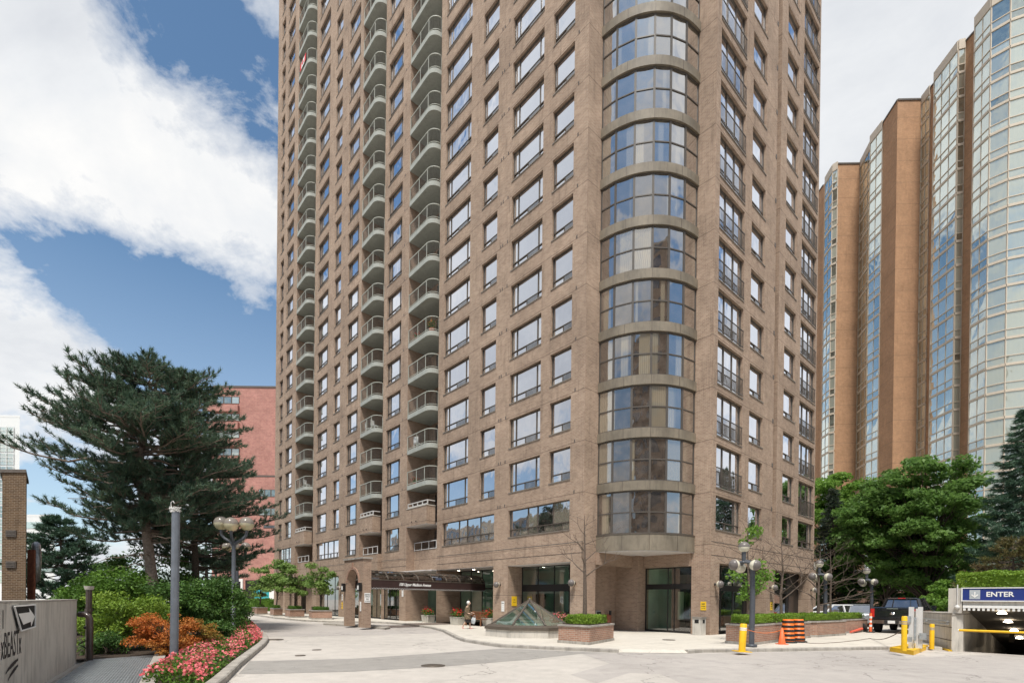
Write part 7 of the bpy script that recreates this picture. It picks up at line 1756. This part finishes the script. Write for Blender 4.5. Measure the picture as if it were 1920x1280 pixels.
for (x, y, z, a) in ((.19, .09, .04, .1), (-.215, -.09, .045, .9)):
    mb = MB(); mb.ball((0, 0, 0), .05, 12, 0, 0, PI, .8); mb.v = [(p[0]*2.5, p[1], p[2]) for p in mb.v]; o = mb.build('shoe', MT['shoe'], b_); o.location = (x, y, z); o.rotation_euler = (0, a, 0)
t = thing('shopping_bag', 'pale grey bag hanging from the walking woman\'s far hand', 'bag', (pp[0]+.30, pp[1]+.12, .42)); t.rotation_euler = (0, .25, -.25)
mb = MB(); loft(mb, [[(-.11, -.05, 0), (.11, -.05, 0), (.11, .05, 0), (-.11, .05, 0)], [(-.13, -.06, .2), (.13, -.06, .2), (.13, .06, .2), (-.13, .06, .2)], [(-.1, -.01, .36), (.1, -.01, .36), (.1, .01, .36), (-.1, .01, .36)]]); mb.build('sack', MT['greysq'], t)
mb = MB(); mb.tube([(-.06, 0, .35), (-.02, 0, .5), (.02, 0, .5), (.06, 0, .35)], .008, 6); mb.build('handle', MT['greysq'], t)
# ------------------------------------------------------------------ things on the balconies
def bpos(col, k, v, du): vr, vl, ua, ub = BALC[col]; return (*BW(ua+du, v)[:2], head(k)-2.37)
def potted(col, k, v, du, label, mat='petal_r', s=1.0, seed=1):
    rn = np.random.RandomState(seed); t = thing('potted_plant', label, 'potted plant', bpos(col, k, v, du), YAW)
    mb = MB(); mb.lathe([(.001, 0), (.13*s, 0), (.17*s, .3*s), (.15*s, .3*s)], 14); mb.build('pot', MT['rust'], t)
    P = rn.normal(size=(160, 3))*(.14*s, .14*s, .12*s)+(0, 0, .52*s); V, Q = leaves(P, .1, rng=rn); arrmesh('leaves', V, Q, MT['shrub_g'], t)
    P = rn.normal(size=(70, 3))*(.14*s, .14*s, .1*s)+(0, 0, .66*s); V, Q = leaves(P, .09, rng=rn); arrmesh('blossom', V, Q, MT[mat], t)
potted(0, 8, 31.75, .5, 'orange flowering pot plant at the rounded end of a balcony of the right stack', 'shrub_o', 1.3, 1)
potted(0, 8, 33.5, .35, 'red flowering pot plant at the left end of the same balcony of the right stack', 'petal_r', .9, 2)
potted(0, 4, 33.7, .35, 'red flowering pot plant on the lowest rounded balcony of the right stack', 'petal_r', .8, 3)
potted(1, 3, 40.3, .5, 'pot plant on the brick-fronted balcony of the middle stack', 'petal_r', .9, 4)
def chair(col, k, v, du, label, rz=0):
    t = thing('balcony_chair', label, 'chair', bpos(col, k, v, du), YAW+rz, 'white chairs on the balconies')
    mb = MB(); mb.box(-.22, .22, -.22, .22, .4, .44); mb.build('seat', MT['white'], t)
    mb = MB(); mb.box(-.22, .22, .2, .24, .45, .9); mb.build('backrest', MT['white'], t)
    for x in (-.2, .18):
        for y in (-.2, .18): mb = MB(); mb.box(x, x+.03, y, y+.03, 0, .4); mb.build('leg', MT['white'], t)
chair(1, 6, 39.3, .45, 'white chair at the rounded end of a lower balcony of the middle stack', .4); chair(1, 6, 40.4, .4, 'white chair at the left end of the same balcony of the middle stack', 1.2)
chair(0, 5, 33.4, .4, 'white chair on the second rounded balcony of the right stack', 1.9); chair(2, 5, 53.2, .5, 'white chair on a low balcony of the left stack', .5)
k = 21; q = bpos(2, k, 54.6, -.04); t = thing('flag', 'red and white maple leaf flag hung on a high balcony rail of the left stack', 'flag', (q[0], q[1], q[2]), YAW)
mb = MB(); L0 = 1.7
for i, (a, b, m_) in enumerate(((0, .25, 0), (.25, .75, 1), (.75, 1, 0))): mb.add([(-.0, -L0*a, 1.05), (-.05, -L0*a, .25), (-.05, -L0*b, .25), (0, -L0*b, 1.05)], [(0, 1, 2, 3)], m_)
mb.build('cloth', [MT['flag_red'], MT['white']], t)
lf = [(0, .3), (.06, .16), (.15, .2), (.12, .05), (.25, .07), (.2, -.03), (.24, -.08), (.08, -.16), (.02, -.15), (.02, -.28), (-.02, -.28), (-.02, -.15), (-.08, -.16), (-.24, -.08), (-.2, -.03), (-.25, .07), (-.12, .05), (-.15, .2), (-.06, .16)]
mb = MB(); mb.add([(-.04+(z)*.0-.012, -L0*.5-y, .65+z) for y, z in lf], [tuple(range(len(lf)))]); mb.build('leaf_emblem', MT['flag_red'], t)

# ------------------------------------------------------------------ iron covers in the road
for (x, y, r, lab) in ((812, 1247.5, .33, 'round iron manhole cover in the dark asphalt band'), (515, 1198.5, .36, 'iron drain cover near the tip of the pink flower bed'), (594, 1217.8, .16, 'small iron valve cover in the middle of the driveway'), (563, 1228.5, .16, 'small iron valve cover just above the dark asphalt band'), (1254, 1199, .28, 'iron cover set in the sidewalk before the glass doors')):
    z = .12 if x > 1200 else 0
    p = G(x, y, z); t = thing('iron_cover', lab, 'manhole cover', (p[0], p[1], z), 0, 'iron covers in the paving')
    mb = MB(); mb.lathe([(.001, .016), (r*.9, .016), (r*.9, .012), (r, .014), (r, .0)], 20); mb.build('lid', MT['frame'], t)
